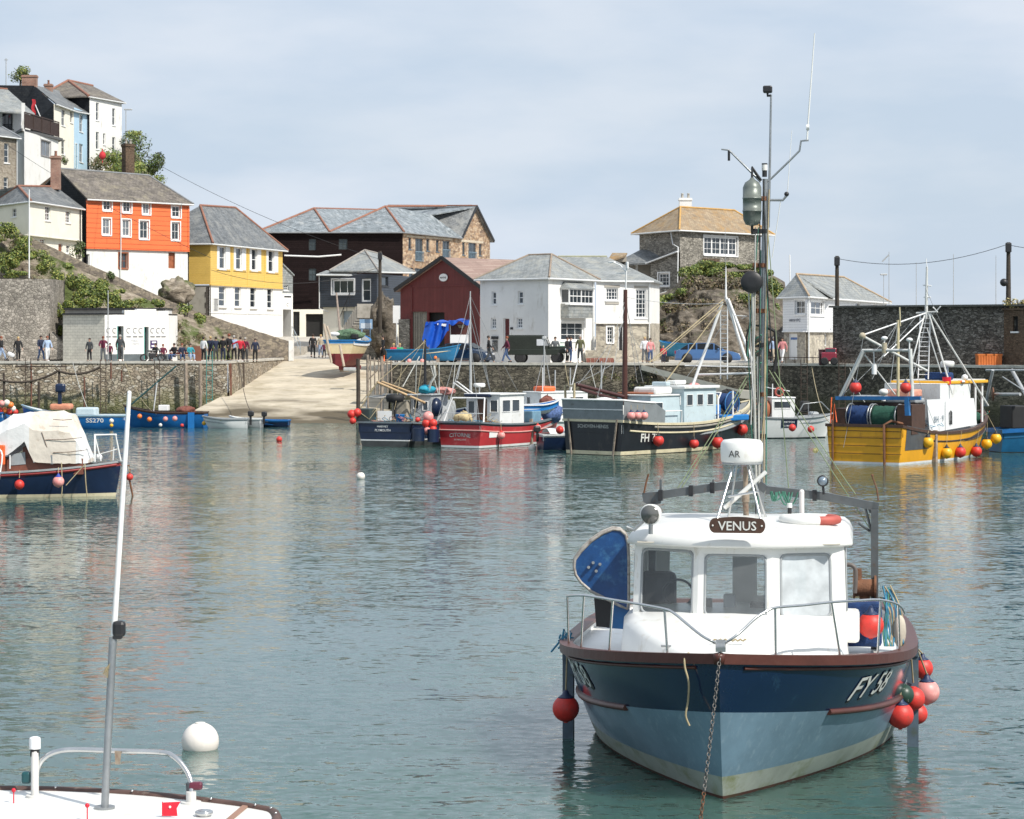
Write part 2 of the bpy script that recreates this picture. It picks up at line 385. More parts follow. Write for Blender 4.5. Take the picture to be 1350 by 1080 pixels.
bluebal = M('blue_grey_rail',(.22,.32,.4),.5,.1,3)
postw   = M('weathered_post',(.3,.24,.19),.85,.35,3,.5,stain=(.05,.045,.03),stainamt=.5)
postr   = M('rusty_post',(.14,.06,.04),.85,.35,3,.4)
blackp  = M('black_paint',(.02,.02,.022),.45,.2,3)
blackrub= M('black_rubber',(.015,.015,.016),.7,.2,3)
polewood= M('dark_pole_wood',(.05,.04,.03),.8,.3,3,.4)

# ------------------------------------------------------------------ sky, sun, camera
w=bpy.data.worlds.new("World"); scene.world=w; w.use_nodes=True
nt=w.node_tree; N=nt.nodes; L=nt.links; bg=N['Background']
SUN_EL=R(47); SUND=Vector((.74,-.67)).normalized()
sky=N.new('ShaderNodeTexSky'); sky.sky_type='NISHITA'; sky.sun_disc=False; sky.sun_elevation=SUN_EL
sky.sun_rotation=math.atan2(SUND.x,SUND.y); sky.altitude=0; sky.air_density=1.0; sky.dust_density=1.0; sky.ozone_density=1.5
tc=N.new('ShaderNodeTexCoord'); mp=N.new('ShaderNodeMapping'); mp.inputs['Scale'].default_value=(2.2,2.2,6.5); mp.inputs['Location'].default_value=(.35,.2,.1)
L.new(tc.outputs['Generated'],mp.inputs[0])
cn=N.new('ShaderNodeTexNoise'); cn.inputs['Scale'].default_value=2.1; cn.inputs['Detail'].default_value=7; cn.inputs['Roughness'].default_value=.5
L.new(mp.outputs[0],cn.inputs['Vector'])
cr=N.new('ShaderNodeMapRange'); cr.interpolation_type='SMOOTHSTEP'; cr.inputs[1].default_value=.36; cr.inputs[2].default_value=.66; cr.inputs[3].default_value=.86; cr.inputs[4].default_value=.97
L.new(cn.outputs['Fac'],cr.inputs[0])
mp2=N.new('ShaderNodeMapping'); mp2.inputs['Scale'].default_value=(5,5,16); mp2.inputs['Location'].default_value=(1.3,.7,4); L.new(tc.outputs['Generated'],mp2.inputs[0])
cn2=N.new('ShaderNodeTexNoise'); cn2.inputs['Scale'].default_value=1.6; cn2.inputs['Detail'].default_value=6; L.new(mp2.outputs[0],cn2.inputs['Vector'])
cr2=N.new('ShaderNodeValToRGB'); cr2.color_ramp.elements[0].position=.38; cr2.color_ramp.elements[0].color=(5.6,6.6,7.9,1); cr2.color_ramp.elements[1].position=.62; cr2.color_ramp.elements[1].color=(6.9,7.55,8.5,1)
L.new(cn2.outputs['Fac'],cr2.inputs[0])
mm=N.new('ShaderNodeMix'); mm.data_type='RGBA'; L.new(cr.outputs[0],mm.inputs[0]); L.new(sky.outputs[0],mm.inputs[6]); L.new(cr2.outputs[0],mm.inputs[7])
L.new(mm.outputs[2],bg.inputs[0]); bg.inputs[1].default_value=.1
sl=bpy.data.lights.new('sun','SUN'); sl.energy=4.7; sl.angle=R(.8); sl.color=(1,.95,.87)
so=bpy.data.objects.new('sun',sl); COL.objects.link(so)
sd=Vector((SUND.x*math.cos(SUN_EL),SUND.y*math.cos(SUN_EL),math.sin(SUN_EL)))
so.rotation_euler=(-sd).to_track_quat('-Z','Y').to_euler(); so.location=(20,-20,60)
cam=bpy.data.cameras.new('camera'); co=bpy.data.objects.new('camera',cam); COL.objects.link(co); scene.camera=co
cam.sensor_width=36; cam.lens=36*F/1350; cam.clip_end=20000; cam.clip_start=.5
co.location=(0,0,H); co.rotation_euler=(R(90),0,0)
cam.shift_y=-(540-HY)/1350
cam.dof.use_dof=True; cam.dof.focus_distance=32; cam.dof.aperture_fstop=15
scene.view_settings.view_transform='Standard'; scene.view_settings.look='None'; scene.view_settings.exposure=.1; scene.view_settings.gamma=1

# ------------------------------------------------------------------ water
def water():
    m=bpy.data.materials.new('harbour_water'); nt,N,L=nodes(m); b=N['Principled BSDF']
    geo=N.new('ShaderNodeNewGeometry')
    n0=N.new('ShaderNodeTexNoise'); n0.inputs['Scale'].default_value=.06; n0.inputs['Detail'].default_value=4; L.new(geo.outputs['Position'],n0.inputs['Vector'])
    cr=N.new('ShaderNodeValToRGB'); cr.color_ramp.elements[0].position=.35; cr.color_ramp.elements[1].position=.65
    cr.color_ramp.elements[0].color=(.035,.082,.076,1); cr.color_ramp.elements[1].color=(.05,.108,.09,1); L.new(n0.outputs['Fac'],cr.inputs[0])
    L.new(cr.outputs[0],b.inputs['Base Color'])
    b.inputs['Subsurface Weight'].default_value=1; b.inputs['Subsurface Radius'].default_value=(1.5,2.2,2.2); b.inputs['Subsurface Scale'].default_value=1; b.subsurface_method='BURLEY'; b.inputs['Roughness'].default_value=.08; b.inputs['IOR'].default_value=1.33
    # ripples: slopes taken straight from noise, so they stay crisp far away too; wind patches vary their strength
    def nz(scx,scy,det,rot,off):
        mp=N.new('ShaderNodeMapping'); mp.inputs['Scale'].default_value=(scx,scy,1); mp.inputs['Rotation'].default_value=(0,0,rot); mp.inputs['Location'].default_value=(off,off*.7,0)
        L.new(geo.outputs['Position'],mp.inputs[0]); n=N.new('ShaderNodeTexNoise'); n.inputs['Scale'].default_value=1; n.inputs['Detail'].default_value=det; n.inputs['Roughness'].default_value=.55; n.inputs['Distortion'].default_value=.5
        L.new(mp.outputs[0],n.inputs['Vector']); return n
    acc=None
    for (sx,sy,det,rot,off,ax,ay) in WAVES:
        n=nz(sx,sy,det,rot,off); a=N.new('ShaderNodeVectorMath'); a.operation='SUBTRACT'; a.inputs[1].default_value=(.5,.5,.5); L.new(n.outputs['Color'],a.inputs[0])
        m_=N.new('ShaderNodeVectorMath'); m_.operation='MULTIPLY_ADD'; m_.inputs[1].default_value=(ax,ay,0); L.new(a.outputs[0],m_.inputs[0])
        if acc is None: m_.inputs[2].default_value=(0,0,0)
        else: L.new(acc,m_.inputs[2])
        acc=m_.outputs[0]
    pn=nz(.035,.08,4,.15,5).outputs['Fac']
    pr=N.new('ShaderNodeMapRange'); pr.inputs[1].default_value=.38; pr.inputs[2].default_value=.62; pr.inputs[3].default_value=.45; pr.inputs[4].default_value=1.35; L.new(pn,pr.inputs[0])
    sc=N.new('ShaderNodeVectorMath'); sc.operation='SCALE'; L.new(acc,sc.inputs[0]); L.new(pr.outputs[0],sc.inputs['Scale'])
    ad=N.new('ShaderNodeVectorMath'); ad.operation='ADD'; ad.inputs[1].default_value=(0,0,1); L.new(sc.outputs[0],ad.inputs[0])
    nm=N.new('ShaderNodeVectorMath'); nm.operation='NORMALIZE'; L.new(ad.outputs[0],nm.inputs[0]); L.new(nm.outputs[0],b.inputs['Normal'])
    mb=MB(); 
    ys=[-60,0,40,80,130,200,400,1500,9000]; xs=[-6000,-600,-100,-40,0,40,100,600,6000]
    mb.add([(x,y,0) for y in ys for x in xs],[(j*9+i,j*9+i+1,(j+1)*9+i+1,(j+1)*9+i) for j in range(8) for i in range(8)])
    o=mb.build('water',m,fixn=False); tag(o,kind='structure'); return o
WAVES=((1.9,4.6,2,.1,0,.15,.24),(5,10,1,-.15,9,.16,.25),(.45,1.1,2,.25,4,.06,.11))
water()
sb=MB(); sb.b2(-300,300,-20,420,-6.2,-6.0); tag(sb.build('seabed',M('mud',(.05,.05,.035),.9)),kind='structure')

# ------------------------------------------------------------------ quays, slip, street
QZ=3.75
LE=[G(-80,174),G(300,173.5),G(378,203)]            # left quay edge, then along the slip
RE=[G(519,203),G(515,165),G(1000,161.5),G(1400,146)]  # right quay edge
ground=M('street_tarmac',(.46,.43,.38),.9,.15,.4,.2,stain=(.22,.2,.18),stainamt=.4)
def groundz(Y): return QZ+max(0,min(1,(Y-203)/30))*1.85
def street():
    mb=MB()
    xs=[-80,100,300,378,519,700,900,1100,1400]
    for (ya,yb) in ((203,212),(212,222),(222,233),(233,420)):
        for i in range(len(xs)-1):
            q=[(xs[i],ya),(xs[i+1],ya),(xs[i+1],yb),(xs[i],yb)]
            mb.poly([(PX(x,Y),Y,groundz(Y)) for x,Y in q])
    mb.poly([(*G(-80,203),QZ),(*G(-80,174),QZ),(*LE[1],QZ),(*LE[2],QZ)])
    mb.poly([(*RE[0],QZ),(*RE[1],QZ),(*RE[2],QZ),(*RE[3],QZ),(*G(1400,203),QZ)])
    tag(mb.build('street',ground),kind='structure')
street()
coping=M('granite_coping',(.5,.475,.42),.85,.2,1.2,.4,stain=(.25,.23,.2),stainamt=.4)
def quaywall(name,pts,mat):
    mb=MB()
    for i in range(len(pts)-1):
        a,b=Vector(pts[i]),Vector(pts[i+1]); d=(b-a); Lg=d.length; d.normalize(); n=Vector((d.y,-d.x))
        def fn(u,v):
            z=-6+u*(QZ-.004+6); p=a+d*(Lg*v)+n*(.02+.45*(1-u)); nz=noise.noise(Vector((p.x*.9,p.y*.9,z*.9)))*.07 if 0<v<1 and u<1 else 0
            return (p.x+n.x*nz,p.y+n.y*nz,z)
        mb.grid(fn,14,max(2,int(Lg*1.2)),0,True)
    o=mb.build(name,mat); return tag(o,kind='structure')
qw=quaywall('quay_wall_left',LE,quayst)
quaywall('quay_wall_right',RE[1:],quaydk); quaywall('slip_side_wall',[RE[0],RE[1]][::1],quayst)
def copings(name,pts):
    mb=MB()
    for i in range(len(pts)-1):
        a,b=Vector(pts[i]),Vector(pts[i+1]); d=(b-a); Lg=d.length; d.normalize(); n=Vector((d.y,-d.x)); s=0
        while s<Lg-.1:
            e=min(Lg,s+random.uniform(.9,1.6)); c=a+d*((s+e)/2)-n*.26
            mb.box((c.x,c.y,QZ+.02+random.uniform(-.008,.008)),(e-s-.012,.7,.17),math.atan2(d.y,d.x)); s=e
    tag(mb.build(name,coping),kind='structure')
copings('quay_coping_left',LE); copings('quay_coping_right',RE[1:])
# slip
slipm=M('slip_concrete',(.52,.455,.35),.9,.22,.35,.5,stain=(.33,.28,.19),stainamt=.6,bscale=2)
def slipcol():
    m=slipm; nt=m.node_tree; N=nt.nodes; L=nt.links; b=N['Principled BSDF']; src=b.inputs['Base Color'].links[0].from_socket
    geo=N.new('ShaderNodeNewGeometry'); sx=N.new('ShaderNodeSeparateXYZ'); L.new(geo.outputs['Position'],sx.inputs[0])
    n=N.new('ShaderNodeTexNoise'); n.inputs['Scale'].default_value=.25; n.inputs['Detail'].default_value=7; L.new(geo.outputs['Position'],n.inputs['Vector'])
    a=N.new('ShaderNodeMath'); a.operation='MULTIPLY_ADD'; a.inputs[1].default_value=-2.4; L.new(n.outputs['Fac'],a.inputs[0]); L.new(sx.outputs[2],a.inputs[2])
    r=N.new('ShaderNodeMapRange'); r.inputs[1].default_value=-.9; r.inputs[2].default_value=-.25; r.inputs[3].default_value=1; r.inputs[4].default_value=0; L.new(a.outputs[0],r.inputs[0])
    mm=N.new('ShaderNodeMix'); mm.data_type='RGBA'; L.new(r.outputs[0],mm.inputs[0]); L.new(src,mm.inputs[6]); mm.inputs[7].default_value=(.10,.078,.045,1); L.new(mm.outputs[2],b.inputs['Base Color'])
slipcol()
def slip():
    mb=MB(); ya,yb=146,203.6
    xl=lambda Y: (PX(290,173) + (PX(379,203.6)-PX(290,173))*(Y-173)/(30.6)) if Y>173 else PX(290,173)-(173-Y)*.09
    xr=lambda Y: PX(516,165)+ (PX(520,203)-PX(516,165))*max(0,Y-165)/38+.05 if Y>165 else PX(516,165)-(165-Y)*.15
    def fn(u,v):
        Y=ya+(yb-ya)*u; z=-.9+(QZ+.0+.9)*((Y-ya)/(203-ya)); X=xl(Y)*(1-v)+xr(Y)*v
        return (X,Y,min(z,QZ+.01)+noise.noise(Vector((X*.25,Y*.12,0)))*.09*(1-u)+noise.noise(Vector((X*.9,Y*.5,3)))*.025)
    mb.grid(fn,60,24); tag(mb.build('slipway',slipm),kind='structure')
slip()
# sloping concrete ramp on the right quay
rp=MB(); rp.slab([P(846,481,161.5),P(975,514,157),P(975,525,157),P(846,488,161.5)],(0,1.6,0)); rp.slab([P(975,514,157),P(1000,516,156.5),P(1000,527,156.5),P(975,525,157)],(0,1.6,0))
solo(rp,'ramp',M('ramp_concrete',(.6,.55,.46),.85,.15,1,.3),'pale concrete ramp slanting down the dark right hand quay wall','ramp')

# ------------------------------------------------------------------ hill on the left
grassy=M('hill_soil',(.11,.12,.045),.95,.5,.5,.6,stain=(.26,.2,.14),stainamt=.55)
hx=[-60,0,60,110,150,175,200,213,225,260,330]
hY=[190,205,225,245,258,268,300]
hz=[[14.6,13.9,11.6,9.9,8.5,7.9,7.3,6.9,6.5,5.4,3.6],[15,13.6,11.6,9.6,8.5,7.9,7.2,6.8,6,5,3.7],[18,17,15,13,11,10,9,7,6,5,3.9],[19,19,18,19,18.5,18,14,9,7,5,4.2],
    [20,20,20,22,23.5,24,21.5,15,8,5,4.2],[20,20,20,24,26.3,27,24.5,19,9,5,4.2],[20,20,20,22,24,24,20,14,8,5,4]]
def hill_z(x,Y):
    i=max(j for j in range(len(hx)-1) if hx[j]<=x or j==0); j=max(k for k in range(len(hY)-1) if hY[k]<=Y or k==0)
    u=min(1,max(0,(x-hx[i])/(hx[i+1]-hx[i]))); v=min(1,max(0,(Y-hY[j])/(hY[j+1]-hY[j])))
    return (hz[j][i]*(1-u)+hz[j][i+1]*u)*(1-v)+(hz[j+1][i]*(1-u)+hz[j+1][i+1]*u)*v
def hill():
    mb=MB()
    def fn(u,v):
        x=-60+390*u; t=v; Y=191+x*.026+(300-191-x*.026)*t; X=PX(x,Y)
        return (X,Y,hill_z(x,max(190,Y-x*.02))+noise.noise(Vector((X*.3,Y*.3,0)))*.5*min(1,t*8))
    mb.grid(fn,90,80); tag(mb.build('hillside',grassy),kind='structure')
hill()
RW=[(-60,280),(0,298),(40,313),(90,336),(110,346),(150,363),(176,375),(222,396),(260,411),(300,424),(340,437),(381,450)]
def rwY(x): return 190.5+x*.0275
def rwy(x):
    for i in range(len(RW)-1):
        if x<=RW[i+1][0]: a,b=RW[i],RW[i+1]; return a[1]+(b[1]-a[1])*(x-a[0])/(b[0]-a[0])
    return RW[-1][1]
def cliff():
    mb=MB()
    def fn(u,v):
        x=-60+375*u; top=P(x,rwy(x)+12,rwY(x)-.35); 
        z=3.6+(top.z-3.6)*v; base_Y=185.5+max(0,(x-150))*.06
        Y=base_Y+(top.y-base_Y)*v**.8; X=PX(x,Y)
        n=noise.fractal(Vector((X*.35,Y*.35,z*.45)),.8,2,5)
        e=min(1,(1-v)*7)
        return (X-n*.3*e,Y-n*1.0*e,z+n*.25*e)
    mb.grid(fn,150,40); tag(mb.build('cliff',rockm),kind='structure')
cliff()
def rampwall():
    mb=MB()
    xs=[-60+i*4.9 for i in range(91)]
    for i in range(90):
        a,b=xs[i],xs[i+1]; A=P(a,rwy(a),rwY(a)); B=P(b,rwy(b),rwY(b)); ja=noise.noise(Vector((a*.2,0,0)))*.06; jb=noise.noise(Vector((b*.2,0,0)))*.06
        A.z+=ja; B.z+=jb
        dep=lambda x: 1.5 if x<200 else (1.5+(x-200)/30*3 if x<230 else 9)
        za=max(3.6,A.z-dep(a)); zb=max(3.6,B.z-dep(b))
        mb.add([(A.x,A.y,za),(B.x,B.y,zb),B,A,(A.x-.1,A.y+.5,za),(B.x-.1,B.y+.5,zb),(B.x-.1,B.y+.5,B.z),(A.x-.1,A.y+.5,A.z)],[(0,1,2,3),(3,2,6,7),(5,4,7,6)])
    e=P(381,450,rwY(381)); mb.b2(e.x-.02,e.x+.35,e.y-.1,e.y+.7,3.6,e.z+.08,1)
    solo(mb,'boundary_wall',[stone_r,white],'long sloping rubble wall climbing from the slipway up to the cottages','wall')
rampwall()
# big grey retaining wall at far left, with a raking end
rt=MB()
def rtf(u,v):
    x=-60+126*u; n=noise.noise(Vector((x*.1,v*6,0)))*.06; p=P(x,0,182.5); return (p.x,p.y-n-.5*(1-v),3.6+(9.95-3.6)*v)
rt.grid(rtf,24,14); c=P(66,0,182.5)
rt.add([(c.x,c.y-.5,3.6),(c.x,c.y,9.95),(c.x,c.y+6,9.95),(c.x,c.y+6,3.6)],[(0,3,2,1)]); rt.add([(PX(-60,182.5),182.5,9.95),(c.x,182.5,9.95),(c.x,189.5,9.95),(PX(-60,182.5),189.5,9.95)],[(0,1,2,3)])
a=P(66,437,182); b=P(100,468,182); b0=P(100,474,182); a0=P(66,474,182)
rt.slab([a,b,b0,a0],(0,1.2,0))
solo(rt,'retaining_wall',RUBBLE('retaining_rubble',[(.17,.15,.13),(.3,.27,.23),(.4,.36,.31),(.22,.2,.17)],(.2,.18,.15),4.2,1.3,edge=.12,big=.35),'tall grey rubble retaining wall with a stepped end behind the quay walkers','wall')

# ------------------------------------------------------------------ building helpers
class Fac:
    def __init__(s,A,B,z0,z1): s.A=Vector(A); s.B=Vector(B); s.z0=z0; s.z1=z1; s.d=(s.B-s.A); s.L=s.d.length; s.d.normalize(); s.n=Vector((s.d.y,-s.d.x))
    def s_of(s,x):
        k=(x-CX)/F; return (k*s.A.y-s.A.x)/(s.d.x-k*s.d.y)
    def Yat(s,x): return s.A.y+s.s_of(x)*s.d.y
    def rect(s,x0,y0,x1,y1):
        s0,s1=s.s_of(x0),s.s_of(x1); Ym=s.A.y+(s0+s1)/2*s.d.y
        return (s0,s1,ZZ(y1,Ym),ZZ(y0,Ym))
    def pt(s,u,z,out=0): p=s.A+s.d*u+s.n*out; return Vector((p.x,p.y,z))
    def px(s,x,y,out=0): u=s.s_of(x); Y=s.A.y+u*s.d.y; return s.pt(u,ZZ(y,Y),out)
    def bx(s,mb,u0,u1,z0,z1,o0,o1,mi=0):
        mb.add([s.pt(u,z,o) for z in (z0,z1) for o in (o0,o1) for u in (u0,u1)],[(0,2,3,1),(4,5,7,6),(0,1,5,4),(2,6,7,3),(0,4,6,2),(1,3,7,5)],mi)
def wall_mesh(mb,f,holes,mi=0,dep=.16):
    us=sorted(set([0,f.L]+[min(max(h[k],0),f.L) for h in holes for k in (0,1)])); zs=sorted(set([f.z0,f.z1]+[min(max(h[k],f.z0),f.z1) for h in holes for k in (2,3)]))
    for i in range(len(us)-1):
        for j in range(len(zs)-1):
            cu=(us[i]+us[i+1])/2; cz=(zs[j]+zs[j+1])/2
            if us[i+1]-us[i]<1e-5 or zs[j+1]-zs[j]<1e-5 or any(h[0]<cu<h[1] and h[2]<cz<h[3] for h in holes): continue
            mb.add([f.pt(us[i],zs[j]),f.pt(us[i+1],zs[j]),f.pt(us[i+1],zs[j+1]),f.pt(us[i],zs[j+1])],[(0,1,2,3)],mi)
    for (a,b,c,d) in [h[:4] for h in holes]:
        q=[f.pt(a,c),f.pt(b,c),f.pt(b,d),f.pt(a,d)]; r=[f.pt(a,c,-dep),f.pt(b,c,-dep),f.pt(b,d,-dep),f.pt(a,d,-dep)]
        mb.add(q+r,[(0,1,5,4),(1,2,6,5),(2,3,7,6),(3,0,4,7)],mi)
def window(house,f,r,nx=2,ny=2,fm=None,gm=None,fw=.07,sill=True,dep=.16,name='window',surround=None,sash=False,bal=None):
    fm=fm or whitep; gm=gm or glass_d
    a,b,c,d=r; mb=MB(); o0,o1=-dep+.01,-dep+.06
    f.bx(mb,a,a+fw,c,d,o0,o1); f.bx(mb,b-fw,b,c,d,o0,o1); f.bx(mb,a+fw,b-fw,c,c+fw,o0,o1); f.bx(mb,a+fw,b-fw,d-fw,d,o0,o1)
    t=.035
    for i in range(1,nx): u=a+(b-a)*i/nx; f.bx(mb,u-t/2,u+t/2,c+fw,d-fw,o0,o1-.01)
    for j in range(1,ny):
        z=c+(d-c)*j/ny; tt=t*(1.6 if sash and j==ny//2 else 1); f.bx(mb,a+fw,b-fw,z-tt/2,z+tt/2,o0,o1-.006)
    if sill: f.bx(mb,a-.08,b+.08,c-.09,c-.003,-dep+.02,.07,1 if surround else 0)
    if surround:
        for (u0,u1,z0,z1) in ((a-.12,a-.002,c,d+.1),(b+.002,b+.12,c,d+.1),(a-.002,b+.002,d+.002,d+.1)): f.bx(mb,u0,u1,z0,z1,-.01,.035,1)
    if bal:
        for k in range(9): u=a-.05+(b-a+.1)*k/8; f.bx(mb,u-.015,u+.015,c,c+bal,.05,.08,2)
        f.bx(mb,a-.07,b+.07,c+bal,c+bal+.05,.04,.1,2); f.bx(mb,a-.07,b+.07,c-.03,c,.0,.1,2)
    w_=mb.build(name,[fm,surround or fm,bluebal],house,True)
    g=MB(); g.add([f.pt(a,c,-dep+.02),f.pt(b,c,-dep+.02),f.pt(b,d,-dep+.02),f.pt(a,d,-dep+.02)],[(0,1,2,3)])
    g.build('pane',gm,w_,True); return w_
def door(house,f,r,mat,fm=None,dep=.16,fw=.06,glassy=False,handle=True):
    a,b,c,d=r; mb=MB(); f.bx(mb,a,b,c,d,-dep-.02,-dep+.03)
    h=(d-c)
    for z0,z1 in ((c+.12*h,c+.45*h),(c+.52*h,c+.92*h)):
        for u0,u1 in ((a+.12*(b-a),a+.46*(b-a)),(a+.54*(b-a),a+.88*(b-a))): f.bx(mb,u0,u1,z0,z1,-dep+.031,-dep+.045,0)
    D=mb.build('door',mat,house,True)
    fr=MB(); f.bx(fr,a,a+fw,c,d,-dep+.032,-dep+.1); f.bx(fr,b-fw,b,c,d,-dep+.032,-dep+.1); f.bx(fr,a+fw,b-fw,d-fw,d,-dep+.032,-dep+.1); fr.build('frame',fm or whitep,D,True)
    if handle:
        hb=MB(); hb.sph(f.pt(b-.15*(b-a),c+.48*h,-dep+.07),.035,8,6); hb.build('handle',blackp,D,True)
    return D
def roofmesh(house,polys,mat,ridges=(),rm=None,th=.14,rr=.11,name='roof',gutter=None,gm=None):
    mb=MB()
    for p in polys: mb.slab([Vector(q) for q in p],(0,0,-th))
    o=mb.build(name,mat,house,True)
    if ridges:
        rb=MB()
        for a,b in ridges: rb.tube([Vector(a)+Vector((0,0,.02)),Vector(b)+Vector((0,0,.02))],rr,6,0,True,True)
        rb.build('ridge_tiles',rm or terr,o,True)
    if gutter:
        gb=MB()
        for a,b in gutter: gb.tube([Vector(a)-Vector((0,0,th*.6)),Vector(b)-Vector((0,0,th*.6))],.075,6)
        gb.build('gutter',gm or whitegrp,o,True)
    return o
def downpipe(house,pts,mat=None):
    mb=MB(); mb.tube(pts,.05,6); return mb.build('downpipe',mat or whitegrp,house,True)
def chimney(house,c,sx,sy,z0,z1,mat,rz=0,pots=2,potm=None,parent=None):
    mb=MB(); mb.box((c[0],c[1],(z0+z1)/2),(sx,sy,z1-z0),rz); mb.box((c[0],c[1],z1-.08),(sx+.14,sy+.14,.12),rz); mb.box((c[0],c[1],z1+.03),(sx+.04,sy+.04,.1),rz)
    o=mb.build('chimney',mat,house,True)
    for i in range(pots):
        u=(i-(pots-1)/2)*sx*.5; pb=MB(); p=(c[0]+math.cos(rz)*u,c[1]+math.sin(rz)*u,z1+.08)
        pb.lathe([(.13,0),(.12,.1),(.1,.35),(.13,.37),(.13,.42),(.08,.42)],p,8); pb.build('chimney_pot',potm or terr,o,True)
    return o
def ext(p,q,e):  # extend q beyond p->q by e
    p=Vector(p);q=Vector(q); return q+(q-p).normalized()*e
def V3(p,z): return Vector((p[0],p[1],z))
# ---------------- orange boarded house
def orange_house():
    h=thing('terraced_house','bright orange boarded house on a whitewashed base above the sloping wall','house',(*G(180,205),9))
    A,B=G(114,206.5),G(249,214.2); zt=ZZ(262.3,206.5); zb=ZZ(326,206.5)
    f=Fac(A,B,zb,zt); n=-f.n; A2=A+n*8; B2=B+n*8
    rows=[(136,263.5,147,278),(162,265,173,280.5),(188,267.5,198,283),(226.5,271,238,287),(135,288,146,310),(161,289.5,172,312),(184,291,196,315.5),(226,293,237,317)]
    wins=[f.rect(*r) for r in rows]
    mb=MB(); wall_mesh(mb,f,wins); 
    f.bx(mb,-.04,f.L+.04,zb-.12,zb+.02,-.2,.06); f.bx(mb,-.03,.12,zb,zt,.0,.05); f.bx(mb,f.L-.12,f.L+.03,zb,zt,.0,.05)
    mb.build('boarded_wall',orangeb,h,True)
    for i,r in enumerate(wins): window(h,f,r,2,2,gm=glass_l if i in (2,4,5) else glass_d,fw=.13,sill=True,surround=whitep)
    g=Fac(A-n*.0+f.n*-.14,B+f.n*-.14,6.0,zb-.12)
    lw=[g.rect(157,334,168,354),g.rect(222,333,231,354),g.rect(109,335,118,353)]
    mb=MB(); wall_mesh(mb,g,lw,dep=.25); mb.build('wall',whitew,h,True)
    window(h,g,lw[0],2,2,fm=woodred,dep=.2,surround=woodred); door(h,g,lw[1],woodred,woodred,dep=.22); door(h,g,lw[2],blackp,dep=.22)
    R1=V3(A+n*4,20.1); R2=V3(B+n*4-f.d*1.4,19.95)
    # gable wall at left, slate hung
    mb=MB(); mb.poly([V3(A2,6),V3(A,6),V3(A,zt),R1-Vector((0,0,.15)),V3(A2,zt)]); mb.poly([V3(B,6),V3(B2,6),V3(B2,zt),V3(B,zt)]); mb.poly([V3(B2,6),V3(A2,6),V3(A2,zt),V3(B2,zt)])
    mb.build('side_wall',slateh,h,True)
    ov=.3; a=V3(A-n*ov-f.d*.12,zt+.0); b=V3(B-n*ov+f.d*.3,zt-.02); a2=V3(A2+n*ov-f.d*.12,zt); b2=V3(B2+n*ov+f.d*.3,zt); R1=R1-V3(f.d*.12,0)
    roofmesh(h,[[a,b,R2,R1],[b,b2,R2],[b2,a2,R1,R2]],slate_b,[(R1,R2),(R2,b)],leadm,rr=.09,gutter=[(a,b)])
    u=f.s_of(158.5); downpipe(h,[f.pt(u,zt-.1,.08),f.pt(u,zb-.1,.1),f.pt(u+.05,9.6,-.05)])
    c=A+n*4.6+f.d*(f.L-3.2); chimney(h,c,.95,.6,18,22.6,brownst,math.atan2(f.d.y,f.d.x),2,cementm)
    # tv aerial bracket rows of boards corner
orange_house()
# ---------------- cream cottage
def cream_house():
    h=thing('cottage','cream cottage with red ridge tiles at the top of the sloping wall','house',(*G(70,205),12))
    A,B=G(39,194),G(108,206); zt=ZZ(265,194); zb=ZZ(309,194); A3=G(-12,200.5)
    f=Fac(A,B,zb,zt); n=-f.n
    wins=[f.rect(59.5,272,66.5,291),f.rect(86.5,278,93,294)]
    mb=MB(); wall_mesh(mb,f,wins)
    l=Fac(A3,A,9,zt); lw=[l.rect(15.5,275,21.5,286)]; wall_mesh(mb,l,lw)
    g=Fac(A+n*.35+f.d*.3,B+n*.35,9,zb); gw=[g.rect(53,315,60,322.5),g.rect(77,321,83,335),g.rect(87,323,92.5,334)]; wall_mesh(mb,g,gw)
    f.bx(mb,0,f.L,zb-.1,zb,-.4,.03)
    B2=B+n*6; mb.poly([V3(B,9),V3(B2,9),V3(B2,zt),V3(B,zt)])
    mb.build('wall',cream,h,True)
    for r in wins: window(h,f,r,2,4,sash=True)
    window(h,l,lw[0],2,2); window(h,g,gw[0],2,2); door(h,g,gw[1],woodred); window(h,g,gw[2],2,2)
    e=.25; a3=V3(A3-l.n*-e-l.d*.2,zt-.05); a=V3(A+f.n*e-f.d*.35,zt); b=V3(B+f.n*e+f.d*.1,zt)
    R1=P(24,245.5,199); R2=P(74,246.5,207); A4=V3(A3+n*7,zt); B4=V3(B2,zt)
    roofmesh(h,[[a,b,R2,R1],[a3,a,R1],[b,B4,R2],[B4,A4,R1,R2],[A4,a3,R1]],slate,[(R1,R2),(R1,a),(R1,a3)],terr,gutter=[(a3,a),(a,b)])
    u=f.L-.6; downpipe(h,[f.pt(u,zt-.1,.08),f.pt(u,zb-1.5,.08)],blackp)
    c=G(73.5,206); chimney(h,c,.75,.75,ZZ(250,206),ZZ(207,206),brickr,0,1,terr)
    mb=MB(); k=P(50,246,214); mb.poly([P(50,246,214),P(77,246,214),P(77,226,214),P(68,232,214)]); mb.build('side_wall',brownst,h,True)
cream_house()
